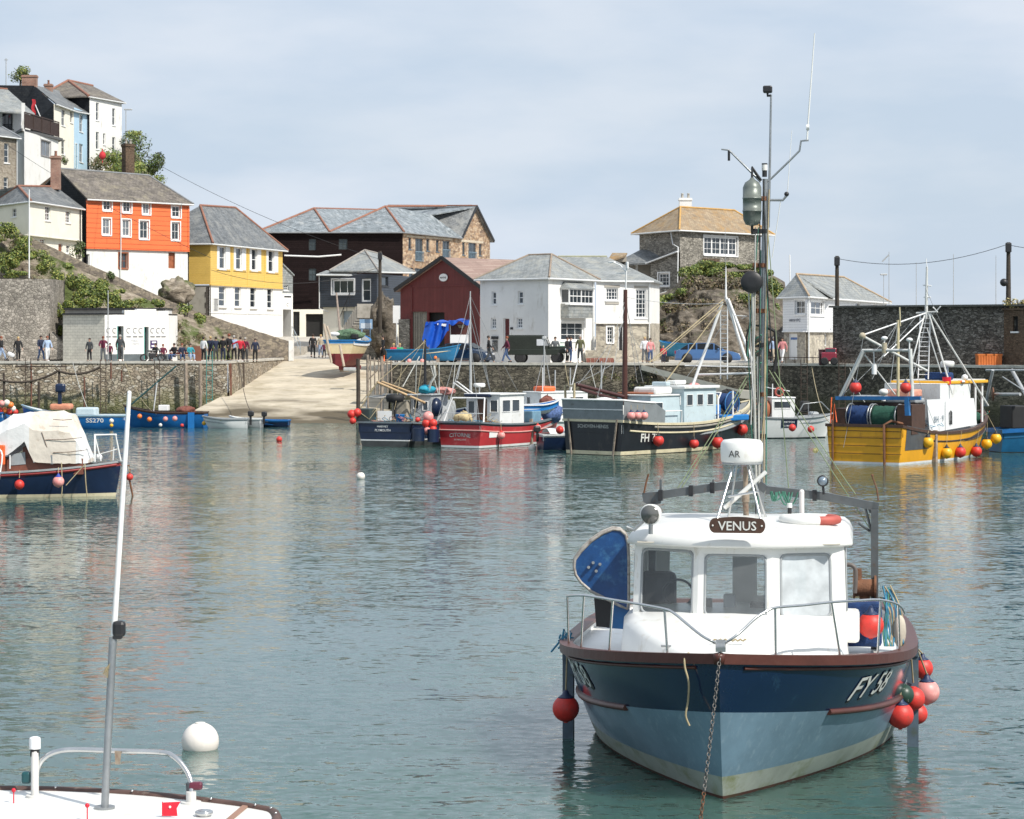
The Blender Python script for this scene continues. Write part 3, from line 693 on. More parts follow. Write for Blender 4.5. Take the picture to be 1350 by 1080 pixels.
# ---------------- yellow house
def yellow_house():
    h=thing('house','yellow and white house with grey slate hipped roof above the slipway','house',(*G(310,203),6))
    A,B=G(277.5,218),G(372.5,236); zt=ZZ(321,218); zm=ZZ(375,218)
    f=Fac(A,B,zm,zt); n=-f.n; A2=A+n*7; B2=B+n*7
    rows=[(286,325,303,355),(308,326.5,324,356),(329,328,344,357),(351,330,366.5,359)]
    wins=[f.rect(*r) for r in rows]
    l=Fac(A2,A,zm,zt)
    mb=MB(); wall_mesh(mb,f,wins); wall_mesh(mb,l,[])
    for x in (303.5,325,347.5): u=f.s_of(x)+.25; f.bx(mb,u-.03,u+.03,zm,zt,0,.03)
    mb.poly([V3(B,zm),V3(B2,zm),V3(B2,zt),V3(B,zt)]); f.bx(mb,-.03,f.L+.03,zm-.08,zm+.05,-.1,.06)
    mb.build('boarded_wall',yellowb,h,True)
    for r in wins:
        a,b,c,d=r; w_=b-a
        window(h,f,(a+.18*w_,a+.66*w_,c,d),1,2,sash=True,fw=.12)
        s=MB(); f.bx(s,a,a+.18*w_-.003,c,d,-.16,.03); f.bx(s,a+.66*w_+.003,b,c,d,-.16,.03); f.bx(s,a-.1,b+.1,c-.1,c-.095,-.1,.1); s.build('shutter',whitep,h,True)
    g=Fac(A-f.n*.1,B-f.n*.1,4,zm-.08); gw=[g.rect(*r) for r in ((288.5,377,297.5,404.5),(309.5,377.5,317.5,405),(330,378.5,337.8,406),(352.4,380,359.5,407))]
    mb=MB(); wall_mesh(mb,g,gw); 
    for x in (305,326,347): u=g.s_of(x); g.bx(mb,u-.12,u+.12,6.5,zm-.1,0,.05)
    g.bx(mb,0,g.L,ZZ(413,224)-.05,ZZ(413,224)+.05,0,.05)
    g2=Fac(A2-l.n*.1,A-l.n*.1,4,zm-.08); mb.poly([V3(B,4),V3(B2,4),V3(B2,zm),V3(B,zm)]); mb.build('wall',white,h,True)
    mb=MB(); wall_mesh(mb,g2,[]); mb.build('side_wall',cementm,h,True)
    for r in gw: window(h,g,r,1,3,sash=True,fw=.11,surround=None); s=MB(); a,b,c,d=r; g.bx(s,a-.15,b+.15,c-.16,c-.095,-.05,.1); s.build('sill',cementm,h,True)
    u=g.s_of(279); s=MB()
    for k in range(9): g2.bx(s,g2.L-.45-.12*(k%2),g2.L-.02,5.8+k*.48,5.8+k*.48+.47,0,.03)
    s.build('corner_stones',RUBBLE('quoin',[(.08,.07,.06),(.12,.1,.09)],(.05,.05,.04),3),h,True)
    d_=g.rect(280.5,393,287,410); door(h,g,(d_[0],d_[1],d_[2],d_[3]),M('grey_door',(.35,.35,.34),.6),dep=.0)
    e=.4; a=V3(A+f.n*e-f.d*e,zt); b=V3(B+f.n*e+f.d*e,zt); a2=V3(A2-f.n*e-f.d*e,zt); b2=V3(B2-f.n*e+f.d*e,zt)
    R1=P(264,271,222.5); R2=P(310,274,232)
    roofmesh(h,[[a,b,R2,R1],[b,b2,R2],[b2,a2,R1,R2],[a2,a,R1]],slate,[(R1,R2),(R1,a),(R2,b)],terr,rr=.12,gutter=[(a,b),(a2,a)])
yellow_house()
# ---------------- narrow slate-hung house
def narrow():
    h=thing('narrow_house','narrow slate hung house squeezed between yellow house and black warehouse','house',(*G(379,216),5.6))
    f=Fac(G(369,237),G(386,238.5),3.7,ZZ(387,238)); 
    hole=f.rect(373,408,384,447); mb=MB(); wall_mesh(mb,f,[hole],dep=1.2); mb.build('wall',white,h,True)
    m2=MB(); f.bx(m2,hole[0],hole[1],hole[2],hole[3],-1.25,-1.2); m2.build('doorway',darkgap,h,True)
    u=Fac(f.A,f.B,f.z1,ZZ(362,238)); w=u.rect(374,360,379,373); w2=u.rect(374,376,380,383)
    mb=MB(); wall_mesh(mb,u,[w2]); mb.poly([u.pt(0,u.z1),u.pt(u.L,u.z1),u.pt(0.1,ZZ(346,238))]); mb.build('slate_wall',slate_g,h,True)
    window(h,u,w2,2,2)
    mb=MB(); mb.poly([V3(f.B,3.7),V3(f.B-f.n*8,3.7),V3(f.B-f.n*8,u.z1),V3(f.B,u.z1)]); mb.build('side_wall',white,h,True)
    roofmesh(h,[[u.pt(u.L+.1,u.z1,.15),u.pt(0,ZZ(345,238),.15),u.pt(0,ZZ(345,238),-8),u.pt(u.L+.1,u.z1,-8)]],slate_g)
    s=MB(); sz=f.rect(376,397,382,404); text_on(s,'C',lambda x,y:f.pt((sz[0]+sz[1])/2+x,sz[2]+y,.02),.5); f.bx(s,sz[0]-.15,sz[1]+.2,sz[3]+.35,sz[3]+.5,.01,.02); s.build('sign_lettering',blackp,h,True)
narrow()
st=MB()
for k in range(6): st.b2(PX(386,209),PX(393,209)+k*.12,206-k*.0+k*.35,214,QZ,QZ+(6-k)*.0+.17*(k+1))
solo(st,'steps',cementm,'short flight of stone steps with grey handrail beside the white doorway','steps')
hr=MB(); p=[P(385,430,208),P(396,452,205)]; hr.tube(p,.03,6); hr.tube([P(385,440,208),P(396,461,205)],.025,6)
for t in (0,.33,.66,1): q=p[0].lerp(p[1],t); hr.tube([q,(q.x,q.y,q.z-1.0)],.025,6)
solo(hr,'handrail',M('galvanised_rail',(.4,.45,.48),.5,.1,3,metal=.3),'pale blue grey handrail running down beside the stone steps','handrail')
# ---------------- black warehouse
def warehouse():
    h=thing('warehouse','big black boarded warehouse with tan stone side and twin slate hips','building',(*G(480,250.2),5.6))
    A,B=G(346,245.9),G(531,245.9); zt=ZZ(306,245.9); C=G(646,265.7)
    f=Fac(A,B,3.8,zt); hs=[f.rect(407,315,416.5,330),f.rect(446.5,315,458,329),f.rect(407,354,417,370)]
    low=f.rect(385,408,430,444); zl=low[3]
    fu=Fac(A,B,zl,zt); mb=MB(); wall_mesh(mb,fu,hs); mb.poly([V3(A,3.8),V3(A+Vector((0,14)),3.8),V3(A+Vector((0,14)),zt),V3(A,zt)]); mb.build('boarded_wall',blackcl,h,True)
    for r in hs: window(h,fu,r,2,2,fm=M('dark_frame',(.04,.05,.05),.5),sill=False,gm=M('dim_glass',(.05,.065,.07),.2,.5,.5))
    fl=Fac(A,B,3.8,zl); dr=f.rect(386.5,411,395,443); gr=f.rect(403,414,428,446)
    mb=MB(); wall_mesh(mb,fl,[dr,gr],dep=.5); mb.build('wall',cream,h,True)
    door(h,fl,dr,blackp,blackp,dep=.3); m2=MB(); fl.bx(m2,gr[0],gr[1],gr[2],gr[3],-.55,-.5); m2.build('garage_opening',darkgap,h,True)
    s=Fac(B,C,3.8,zt-.02)
    holes=[]; spec=[((538.5,313.7,542.3,328.7),0),((547.5,315,557.5,344),1),((562,315.5,566,331),0),((574.8,316.7,578.5,332),0),((583.4,318,592.6,341),1),((609.5,319.5,613,336),0),((617.6,320.6,627.5,344),1),((631.5,321.8,635,337),0),((539,353,545,366),0),((547,354,557,380),1),((583,355,592.6,378),1)]
    for r,k in spec: holes.append(s.rect(*r))
    mb=MB(); wall_mesh(mb,s,holes); u6=s.s_of(606); u7=s.s_of(624.5); pk=s.px(624.5,272)
    mb.poly([s.pt(u6,zt-.02),s.pt(s.L,zt-.02),pk-Vector((0,0,.2))]); mb.poly([V3(C,3.8),V3(C-s.n*10,3.8),V3(C-s.n*10,zt),V3(C,zt)])
    for r,k in spec:
        q=s.rect(*r)
    mb.build('stone_wall',stone_w,h,True)
    dk=M('slate_blue_frame',(.1,.13,.16),.5)
    for (r,k),q in zip(spec,holes):
        window(h,s,q,2 if k else 1,1,fm=dk,sill=not k,surround=None,bal=(.9 if k and r[1]<350 else None))
    # lintel bands
    lb=MB(); 
    for r in ((536,311,560,313.5),(561,313,596,315.5),(607,317,637,320)):
        q=s.rect(*r); s.bx(lb,q[0],q[1],q[2],q[3],0,.03)
    lb.build('lintel',M('pale_lintel',(.5,.43,.33),.8),h,True)
    # roofs
    e=.4; Z=Vector((0,0,0))
    a=V3(A+Vector((-.5,-e)),zt); v=V3(G(435,245.9)+Vector((0,-e)),zt); c=V3(B+Vector((.15,-e-.1)),zt)
    ap1=P(414,275,252.3); ap2=P(508,272.5,252.3); r1b=P(492,279,267.1); va=P(436,305,267.1)
    eR=s.px(606,313.5,.35); pkF=pk+V3(s.n*.4,0); eR2=V3(C+s.n*.35+s.d*.4,zt-.15); back=V3(C-s.n*10,zt)
    pkB=P(512,271.5,273.5); pk0=pkF-Vector((0,0,0)); ridE=P(575,274.5,263.9)
    roofmesh(h,[[a,v,ap1],[v,c,ap2],[a,ap1,P(352,300,265.0)],[v,ap1,r1b],[v,r1b,ap2],[ap1,P(500,277,277.7),r1b],[c,eR,P(568,283,258.1),ap2],[ap2,P(568,283,258.1),pk0,pkB]],slate_w,[(a,ap1),(ap1,v),(v,ap2),(ap2,c),(ap1,P(500,277,277.7)),(ap2,P(622,271.5,271.4)),(pkB,pkF)],terr,gutter=[(a,v),(v,c),(c,eR)],gm=leadm,rr=.13)
    roofmesh(h,[[eR,pkF,pk0+Vector((0,6,.05)),P(566,284,259.7)]],slate,[],name='roof')
    roofmesh(h,[[pkF,eR2,V3(C-s.n*10,zt),pk0+V3(-s.n*10,0)]],slate,[],name='roof')
    bb=MB(); bb.bar(eR,pkF,.1,.25); bb.bar(pkF,eR2,.1,.25); bb.build('bargeboard',blackp,h,True)
warehouse()
# white pipe / banner pole on the black wall
wp=MB(); wp.tube([P(375,337,243),P(420,338.5,243),P(450,336,243)],.09,6); solo(wp,'pole',whitep,'long white pole fixed level across the black warehouse wall','pole')
# ---------------- dark navy house on stilts of stone
def navy_house():
    h=thing('clad_house','dark navy boarded house with big white window over a stone stair','house',(*G(470,212),5))
    A,B=G(421,210),G(497,207); C=G(546,217); zt=ZZ(362,209); zm=ZZ(405,209)
    f=Fac(A,B,zm,zt); w1=f.rect(438,368.5,466.7,388); d1=f.rect(476.4,367.6,489,398)
    mb=MB(); wall_mesh(mb,f,[w1,d1]); s=Fac(B,C,zm-1.5,zt); w3=s.rect(503,365,512,377); wall_mesh(mb,s,[w3]); mb.poly([V3(A,zm),V3(A+Vector((0,9)),zm),V3(A+Vector((0,9)),zt),V3(A,zt)]); mb.poly([V3(A,zm),V3(B,zm),V3(C,zm),V3(A+Vector((0,9)),zm)])
    mb.build('boarded_wall',navyb,h,True)
    window(h,f,w1,3,1,fw=.14,surround=whitep); window(h,f,d1,1,2,fw=.14,name='glazed_door',sill=False); window(h,s,w3,1,1,fm=blackp)
    g=Fac(A+Vector((.3,.3)),B+Vector((-.2,.3)),3.5,zm); gw=g.rect(450,410,466,432); mb=MB(); wall_mesh(mb,g,[gw],dep=.4); mb.build('wall',cream,h,True)
    m2=MB(); g.bx(m2,gw[0],gw[1],gw[2],gw[3],-.42,-.4); m2.build('garage_door',M('pale_blue_door',(.4,.47,.52),.6),h,True)
    a=V3(A+Vector((-.2,-.5)),zt+.05); a1=P(434,357,209.3); b=P(474,357,208); b1=V3(B+Vector((.2,-.4)),ZZ(358,207)); c=P(548,359,217.5); r1=P(481,330,214); r2=P(497,334,217)
    back=P(455,352,222)
    roofmesh(h,[[a1,b,b1,r1],[b1,c,r2,r1],[a1,r1,back],[r1,r2,c,back]],slate_g,[(r1,a1),(r1,b1),(r1,r2),(r2,c)],M('grey_ridge',(.3,.27,.24),.7),rr=.08,gutter=[(a,P(470,362,208.2)),(b1,c)])
    rb=MB(); rb.slab([a,P(471,361,208.2),P(471,356.5,210.5),P(430,356.5,211)],(0,0,-.12)); rb.build('roof',slate_g,h,True)
    downpipe(h,[f.pt(.05,zt,.08),f.pt(.05,zm-.1,.08),f.pt(.8,zm-.4,-.2)])
    # stair
    sb=MB(); d=f.px(482,400,.6)
    for k in range(9): p=f.px(490-k*2.2,401+k*3.4,1.0-.0); sb.box((p.x,p.y,p.z-.6),(1.3,1.1,1.2),0)
    sb.build('stair',cementm,h,True)
    rl=MB(); q0=f.px(475,386,1.6); q1=f.px(462,418,1.6); rl.tube([f.px(490,384,1.6),q0,q1],.03,6)
    for t in (0,.3,.6,1): q=q0.lerp(q1,t); rl.tube([q,(q.x,q.y,q.z-1)],.025,6)
    rl.build('handrail',blackp,h,True)
navy_house()
# rocky outcrop under navy house
def rocklump(name,label,cx,cy,Y,wpx,hpx,dep,mat,seed=0,cat='rock',up=1.3):
    mb=MB(); c=P(cx,cy,Y); rx=wpx*Y/F/2; rz=hpx*Y/F/2
    def fn(u,v):
        th=u*2*math.pi; ph=v*math.pi; d=Vector((math.sin(ph)*math.cos(th),math.sin(ph)*math.sin(th),math.cos(ph)))
        n=1+.35*noise.fractal(d*1.7+Vector((seed,seed*2,0)),.8,2,4)
        return Vector((d.x*rx*n,d.y*dep*n,d.z*rz*n))
    mb.grid(fn,36,20); 
    return solo(mb,name,mat,label,cat,loc=c)
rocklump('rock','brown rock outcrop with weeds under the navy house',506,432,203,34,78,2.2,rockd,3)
rocklump('boulder','pale boulder leaning against the orange house base',232,388,199,44,42,1.4,rockm,5)
# curved stone wall under stair
cw=MB()
for k in range(14):
    a0=k/14*1.5; a1=(k+1)/14*1.5; x0=500-55*math.sin(a0); x1=500-55*math.sin(a1); y0=425+25*(1-math.cos(a0)); y1=425+25*(1-math.cos(a1)); A=P(x0,y0,203); B=P(x1,y1,203)
    cw.add([A,B,(B.x,B.y,3.6),(A.x,A.y,3.6),A+Vector((0,.5,0)),B+Vector((0,.5,0)),(B.x,B.y+.5,3.6),(A.x,A.y+.5,3.6)],[(0,1,2,3),(0,4,5,1),(5,4,7,6)])
solo(cw,'garden_wall',stone_g,'curved low rubble wall sweeping down below the navy house stair','wall')
# ---------------- red boathouse
def boathouse():
    h=thing('boathouse','dark red boarded boathouse with gable front and small oval sign','building',(*G(580,188),4))
    A,B=G(528,191),G(632,185); z1=ZZ(377,191); z2=ZZ(372,185); zt=min(z1,z2)
    f=Fac(A,B,3.5,zt); sg=f.rect(541.5,411,563,468); dk=f.rect(565,412,586,468); zs=3.5
    up=Fac(A,B,zs,zt); mb=MB(); ha=(sg[0],sg[1],zs,sg[3]); hb=(dk[0],dk[1],zs,dk[3]); wall_mesh(mb,up,[ha,hb]); pk=f.px(585.5,342)
    mb.poly([f.pt(0,zt),f.pt(f.L,zt),pk]); zz=f.px(585,377).z; f.bx(mb,0,f.L,zz-.06,zz+.06,0,.05)
    mb.poly([V3(B,3.5),V3(B-f.n*9,3.5),V3(B-f.n*9,zt),V3(B,zt)])
    for x in (543.5,): u=f.s_of(x); f.bx(mb,u-.06,u+.06,zs,zt,0,.05)
    mb.build('boarded_wall',redb,h,True)
    q=f.rect(528,421,541,472); mb=MB(); f.bx(mb,q[0]-.1,q[1]-.02,3.5,q[3],.0,.12); mb.build('stone_wall',stone_g,h,True)
    m=MB(); f.bx(m,sg[0],sg[1],3.5,sg[3],-.2,-.12)
    for k in range(7): u=sg[0]+(sg[1]-sg[0])*k/7; f.bx(m,u+.01,u+.14,3.6,sg[3]-.05,-.119,-.1)
    m.build('sliding_door',BRICK('grey_planks',(.2,.19,.16),(.27,.25,.21),(.08,.07,.06),.18,30,.02,.85,var=.3),h,True)
    m=MB(); f.bx(m,dk[0]-.3,dk[1]+.3,3.5,dk[3]+.2,-.6,-.45); m.build('doorway',darkgap,h,True)
    e=.35; al=f.pt(-e*1.2,zt-.35,.3); pkf=pk+V3(f.n*.3,.15); br=f.pt(f.L+e*1.2,zt-.25,.3); bk=V3(-f.n*9,0)
    roofmesh(h,[[al,pkf,pkf+bk,al+bk]],tile_p); roofmesh(h,[[pkf,br,br+bk,pkf+bk]],tile_p)
    bb=MB(); bb.bar(al,pkf,.08,.28); bb.bar(pkf,br,.08,.28); bb.build('bargeboard',blackp,h,True)
    c=f.px(585.5,366,.05); sgn=MB(); ring=[c+V3(f.d*(.46*math.cos(t)),.3*math.sin(t)) for t in [i*math.pi/10 for i in range(20)]]; sgn.slab(ring,V3(f.n*.05,0)); so=sgn.build('oval_sign',whitep,h,True)
    tx=MB(); text_on(tx,'MARINE',lambda x,y:c+V3(f.d*x+f.n*.06,y-.07),.19,1,bold=.01); tx.build('sign_lettering',blackp,so,True)
boathouse()
# ---------------- white harbour house with bay
def white_house():
    h=thing('white_house','white harbour house with hipped slate roof, bay window and dark red door','house',(*G(715,175),QZ))
    A,M_,B=G(633,175),G(723,170.3),G(784,177); zt=ZZ(367,170.3)+.05
    f=Fac(A,M_,3.5,zt); g=Fac(M_,B,3.5,zt)
    hw=[f.rect(648,384.6,654,402),f.rect(682.6,384,689.4,401),f.rect(647,419.5,654,433.7),f.rect(681,419,688.5,433)]; dr=f.rect(663.5,419.5,671.5,466)
    mb=MB(); wall_mesh(mb,f,hw+[dr])
    b1=g.rect(739,381,771,401); b2=g.rect(739,424.5,770,449.6)
    wall_mesh(mb,g,[b2]); mb.poly([V3(B,3.5),V3(B-g.n*6,3.5),V3(B-g.n*6,zt),V3(B,zt)]); mb.build('wall',white,h,True)
    for i,r in enumerate(hw): window(h,f,r,1 if i<2 else 2,2 if i<2 else 3,gm=glass_l if i>1 else glass_d,fw=.09,sash=True)
    door(h,f,dr,darkred,whitep,dep=.2)
    window(h,g,b2,3,3,fw=.12,surround=whitep)
    # bay window
    bw=MB(); a,b,c,d=b1; o=.7; g.bx(bw,a,b,c-1.0,c,0,o-.05); bb=bw.build('bay_window',slate_g,h,True)
    bf=Fac(g.A+g.d*a+g.n*o,g.A+g.d*b+g.n*o,c,d); bl=Fac(g.A+g.d*a,g.A+g.d*a+g.n*o,c,d); br=Fac(g.A+g.d*b+g.n*o,g.A+g.d*b,c,d)
    wv=MB(); u=(bf.L)/2; ho=[(.1,u-.05,c+.1,d-.08),(u+.05,bf.L-.1,c+.1,d-.08)]; wall_mesh(wv,bf,ho,dep=.06); hl=[(.08,bl.L-.08,c+.1,d-.08)]; wall_mesh(wv,bl,hl,dep=.06); wall_mesh(wv,br,hl,dep=.06); bf.bx(wv,-.08,bf.L+.08,c-.08,c,-.3,.08); wv.build('bay_frame',whitep,bb,True)
    for q in ho: 
        mm_=MB(); bf.bx(mm_,q[0],q[1],q[2],q[3],-.09,-.06,1); 
        for i in (1,2): uu=q[0]+(q[1]-q[0])*i/3; bf.bx(mm_,uu-.02,uu+.02,q[2],q[3],-.059,-.03,0)
        zz=(q[2]+q[3])/2; bf.bx(mm_,q[0],q[1],zz-.03,zz+.03,-.059,-.025,0)
        mm_.build('pane',[whitep,glass_d],bb,True)
    for ff in (bl,br): mm_=MB(); ff.bx(mm_,hl[0][0],hl[0][1],hl[0][2],hl[0][3],-.09,-.06); mm_.build('pane',glass_d,bb,True)
    rr=MB(); top=g.pt((a+b)/2,d+.5,.05); q=[bf.pt(-.15,d,.15),bf.pt(bf.L+.15,d,.15),g.pt(b+.15,d,0),g.pt(a-.15,d,0)]
    rr.add(q+[g.pt(a+.45,d+.5,.02),g.pt(b-.45,d+.5,.02)],[(0,1,5,4),(1,2,5),(3,0,4),(0,3,2,1)]); rr.build('bay_roof',slate_g,bb,True)
    R1=P(697,336.5,176); R2=P(727,335.5,175); e=.3
    a_=V3(A+f.n*e-f.d*e,zt); m_=V3(M_+Vector((.05,-.45)),zt); b_=V3(B+g.n*e+g.d*e,zt); a2=V3(A-f.n*8,zt); b2_=V3(B-g.n*9,zt)
    roofmesh(h,[[a_,m_,R2,R1],[m_,b_,R2],[b_,b2_,R2],[b2_,a2,R1,R2],[a2,a_,R1]],slate_g,[(R1,R2),(R2,m_),(R2,b_),(R1,a_)],M('brown_ridge',(.28,.22,.17),.8),rr=.08,gutter=[(a_,m_),(m_,b_)])
    u=g.s_of(781); downpipe(h,[g.pt(u,zt-.1,.1),g.pt(u,QZ+.2,.1)])
    pl=MB(); q=f.rect(673,431.5,676.5,434.5); f.bx(pl,q[0],q[1],q[2],q[3],.01,.04); pl.build('name_plate',blackp,h,True)
    gt=MB(); q=f.rect(650,449,656,464)
    for k in range(5): uu=q[0]+(q[1]-q[0])*k/4; f.bx(gt,uu-.02,uu+.02,q[2],q[3],.03,.06)
    f.bx(gt,q[0],q[1],q[3]-.05,q[3],.03,.06); f.bx(gt,q[0]-.1,q[1]+.1,q[3]+.1,q[3]+.3,.03,.1); gt.build('window_grille',blackp,h,True)
white_house()
def white_house2():
    h=thing('white_cottage','white cottage on a rubble ground floor with tall latticed window','house',(*G(822,183),QZ))
    A,B=G(786,180),G(857,181.5); zt=ZZ(369.5,180); zm=ZZ(426,180); C=B+Vector((1.2,8))
    f=Fac(A,B,zm,zt); w1=f.rect(799,380,815,396); w2=f.rect(838,381.5,852.4,419.4)
    mb=MB(); wall_mesh(mb,f,[w1,w2]); mb.poly([V3(B,zm),V3(C,zm),V3(C,zt),V3(B,zt)]); f.bx(mb,-.1,f.L+.05,zm-.05,zm+.06,-.2,.12); mb.build('wall',white,h,True)
    window(h,f,w1,4,3,fw=.09,surround=None); window(h,f,w2,3,6,fw=.1)
    g=Fac(A-f.n*.05,B-f.n*.05,3.5,zm-.05); w3=g.rect(800.5,431,808,452); dr=g.rect(815.5,430.5,822,466); mb=MB(); wall_mesh(mb,g,[w3,dr]); mb.poly([V3(B,3.5),V3(C,3.5),V3(C,zm),V3(B,zm)]); mb.build('stone_wall',stone_p,h,True)
    window(h,g,w3,2,4,surround=whitep); door(h,g,dr,blackp,whitep)
    l=MB(); q=f.rect(797,376,817,379); f.bx(l,q[0],q[1],q[2],q[3],0,.04); q=f.rect(798,399,816,401); f.bx(l,q[0],q[1],q[2],q[3],0,.06); q=f.rect(836,377,854,380); f.bx(l,q[0],q[1],q[2],q[3],0,.04); l.build('lintel',cementm,h,True)
    a=V3(A+Vector((-.6,-.3)),zt); b=V3(B+Vector((.25,-.35)),zt); r1=P(736,338.5,186); r2=P(800,338.5,187); c=V3(C+Vector((.3,.3)),zt)
    roofmesh(h,[[a,b,r2,r1],[b,c,r2],[r1,r2,c,P(740,366,196)]],slate_g,[(r1,r2)],M('moss_ridge',(.3,.3,.2),.8),rr=.08,gutter=[(a,b)])
    downpipe(h,[f.pt(f.L-.1,zt-.1,.1),f.pt(f.L-.1,QZ+.2,.1)]); 
white_house2()
# pale stone yard wall with rubble pillar
yw=MB(); yw.slab([P(772,462,175),P(842,462,175),P(842,480,175),P(772,480,175)],(0,.4,0)); yw.slab([P(788,437,176),P(797,437,176),P(797,478,176),P(788,478,176)],(0,.5,0))
solo(yw,'yard_wall',stone_p,'low pale rubble wall in front of the white cottage','wall')
# ---------------- stone house on the rock
def stone_house():
    h=thing('stone_house','grey stone house with orange lichen roof standing on the rock','house',(*G(930,216),9))
    L_,A,B=G(843,219),G(896.5,212),G(1003,221); zt=14.9; zb=8.5
    f=Fac(A,B,zb,zt); l=Fac(L_,A,zb,zt); w=f.rect(928,312,972,337)
    mb=MB(); wall_mesh(mb,f,[w]); wall_mesh(mb,l,[]); mb.poly([V3(B,zb),V3(B-f.n*8,zb),V3(B-f.n*8,zt),V3(B,zt)]); mb.build('wall',stone_g,h,True)
    ww=window(h,f,w,8,3,fw=.16,surround=whitep)
    for i in (1,2,3): m=MB(); u=w[0]+(w[1]-w[0])*i/4; f.bx(m,u-.08,u+.08,w[2]+.1,w[3]-.1,-.14,-.07); m.build('mullion',whitep,ww,True)
    bs=MB(); q=f.rect(926,341,948,352); f.bx(bs,q[0],q[1],q[2],q[3],0,.06); bs.build('blocked_opening',brownst,h,True)
    e=.55; a=V3(A+Vector((-.1,-.7)),zt); b=V3(B+f.n*e+f.d*e*2.6,zt); c=V3(L_+l.n*e-l.d*e,zt); b2=V3(B+(L_-A)+Vector((.5,.5)),zt)
    R1=P(897,273,217); R2=P(968,277.5,221)
    roofmesh(h,[[a,b,R2,R1],[c,a,R1],[b,b2,R2],[b2,c,R1,R2]],slate_y,[(R1,R2),(R1,a),(R2,b),(R1,c)],M('lichen_ridge',(.5,.3,.1),.9,.2,2),rr=.09,th=.1,gutter=[(a,b),(c,a)])
    chimney(h,(PX(904,218),218.5),1.1,.8,16.5,ZZ(262,218),white,0,2,cementm)
    downpipe(h,[P(884,305,213),P(887,322,212.5),P(894,326,211.6),P(893.5,380,211.5),P(858,391,212)])
    # low wing
    wA,wB=G(857.5,213.8),G(893.5,211.6); zl=ZZ(346,213); zr=ZZ(332,211); g=Fac(wA,wB,7.5,zl); w5=g.rect(868,360,882,377.5)
    mb=MB(); wall_mesh(mb,g,[w5]); mb.poly([g.pt(0,zl),g.pt(g.L,zl),g.pt(g.L,zr)]); mb.poly([V3(wA,7.5),V3(wA-g.n*5,7.5),V3(wA-g.n*5,zl),V3(wA,zl)]); mb.build('wing_wall',stone_g,h,True)
    window(h,g,w5,3,3,fw=.12,surround=whitep)
    roofmesh(h,[[g.pt(-.3,zl,.3),g.pt(g.L+.0,zr+.1,.3),g.pt(g.L-.3,zr+.2,-1.2),g.pt(-.3,zl+.6,-3)]],slate,name='wing_roof',gutter=[(g.pt(-.3,zl,.3),g.pt(g.L+.2,zr+.1,.3))])
    roofmesh(h,[[P(804,350,216),g.pt(-.3,zl+.02,-.2),P(893,331,216),P(845,329,218)]],slate,name='wing_roof')
    m=MB(); m.slab([P(805,349,217),P(857,349,217),P(857,400,217),P(805,400,217)],(0,.3,0)); m.build('porch_wall',cementm,h,True)
    p=MB(); p.slab([P(803,346,215.9),P(858,346,215.9),P(858,349,215.9),P(803,349,215.9)],(0,.2,0)); p.slab([P(838,349,216),P(841,349,216),P(841,372,216),P(838,372,216)],(0,.2,0)); p.build('fascia',whitegrp,h,True)
    s=MB(); s.slab([P(802,345,214),P(826,345,214),P(826,336,214),P(808,336,214)],(0,2,0)); s.build('lean_to',cementm,h,True)
    roofmesh(h,[[P(800,345,213.5),P(807,333.5,214.5),P(827,333.5,214.5),P(824,337,213.5)]],slate_y,name='lean_to_roof')
stone_house()
# rock mound below it
def mound():
    mb=MB()
    top=[(846,455),(852,400),(862,392),(890,380),(900,362),(915,350),(945,347),(975,352),(1000,352),(1018,362),(1032,370),(1037,392),(1039,420),(1043,474)]
    def ty(x):
        for i in range(len(top)-1):
            if x<=top[i+1][0]: a,b=top[i],top[i+1]; return a[1]+(b[1]-a[1])*(x-a[0])/(b[0]-a[0])
        return 474
    def fn(u,v):
        x=846+197*u; yt=ty(x); Yb=193+3*abs(u-.5); Yt=209
        if v<=.75: t=v/.75; z=3.6+(ZZ(yt,Yt)-3.6)*t; Y=Yb+(Yt-Yb)*(t**1.6)
        else: t=(v-.75)/.25; z=ZZ(yt,Yt)-t*.5; Y=Yt+t*10
        X=PX(x,Y); n=noise.fractal(Vector((X*.5,Y*.4,z*.6)),.8,2,5); e=min(1,v*6)
        return (X-n*.3*e,Y-n*.9*e*(1 if v<.7 else .2),z+n*.12*e)
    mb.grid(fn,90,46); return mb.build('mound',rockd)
tag(mound(),kind='structure')
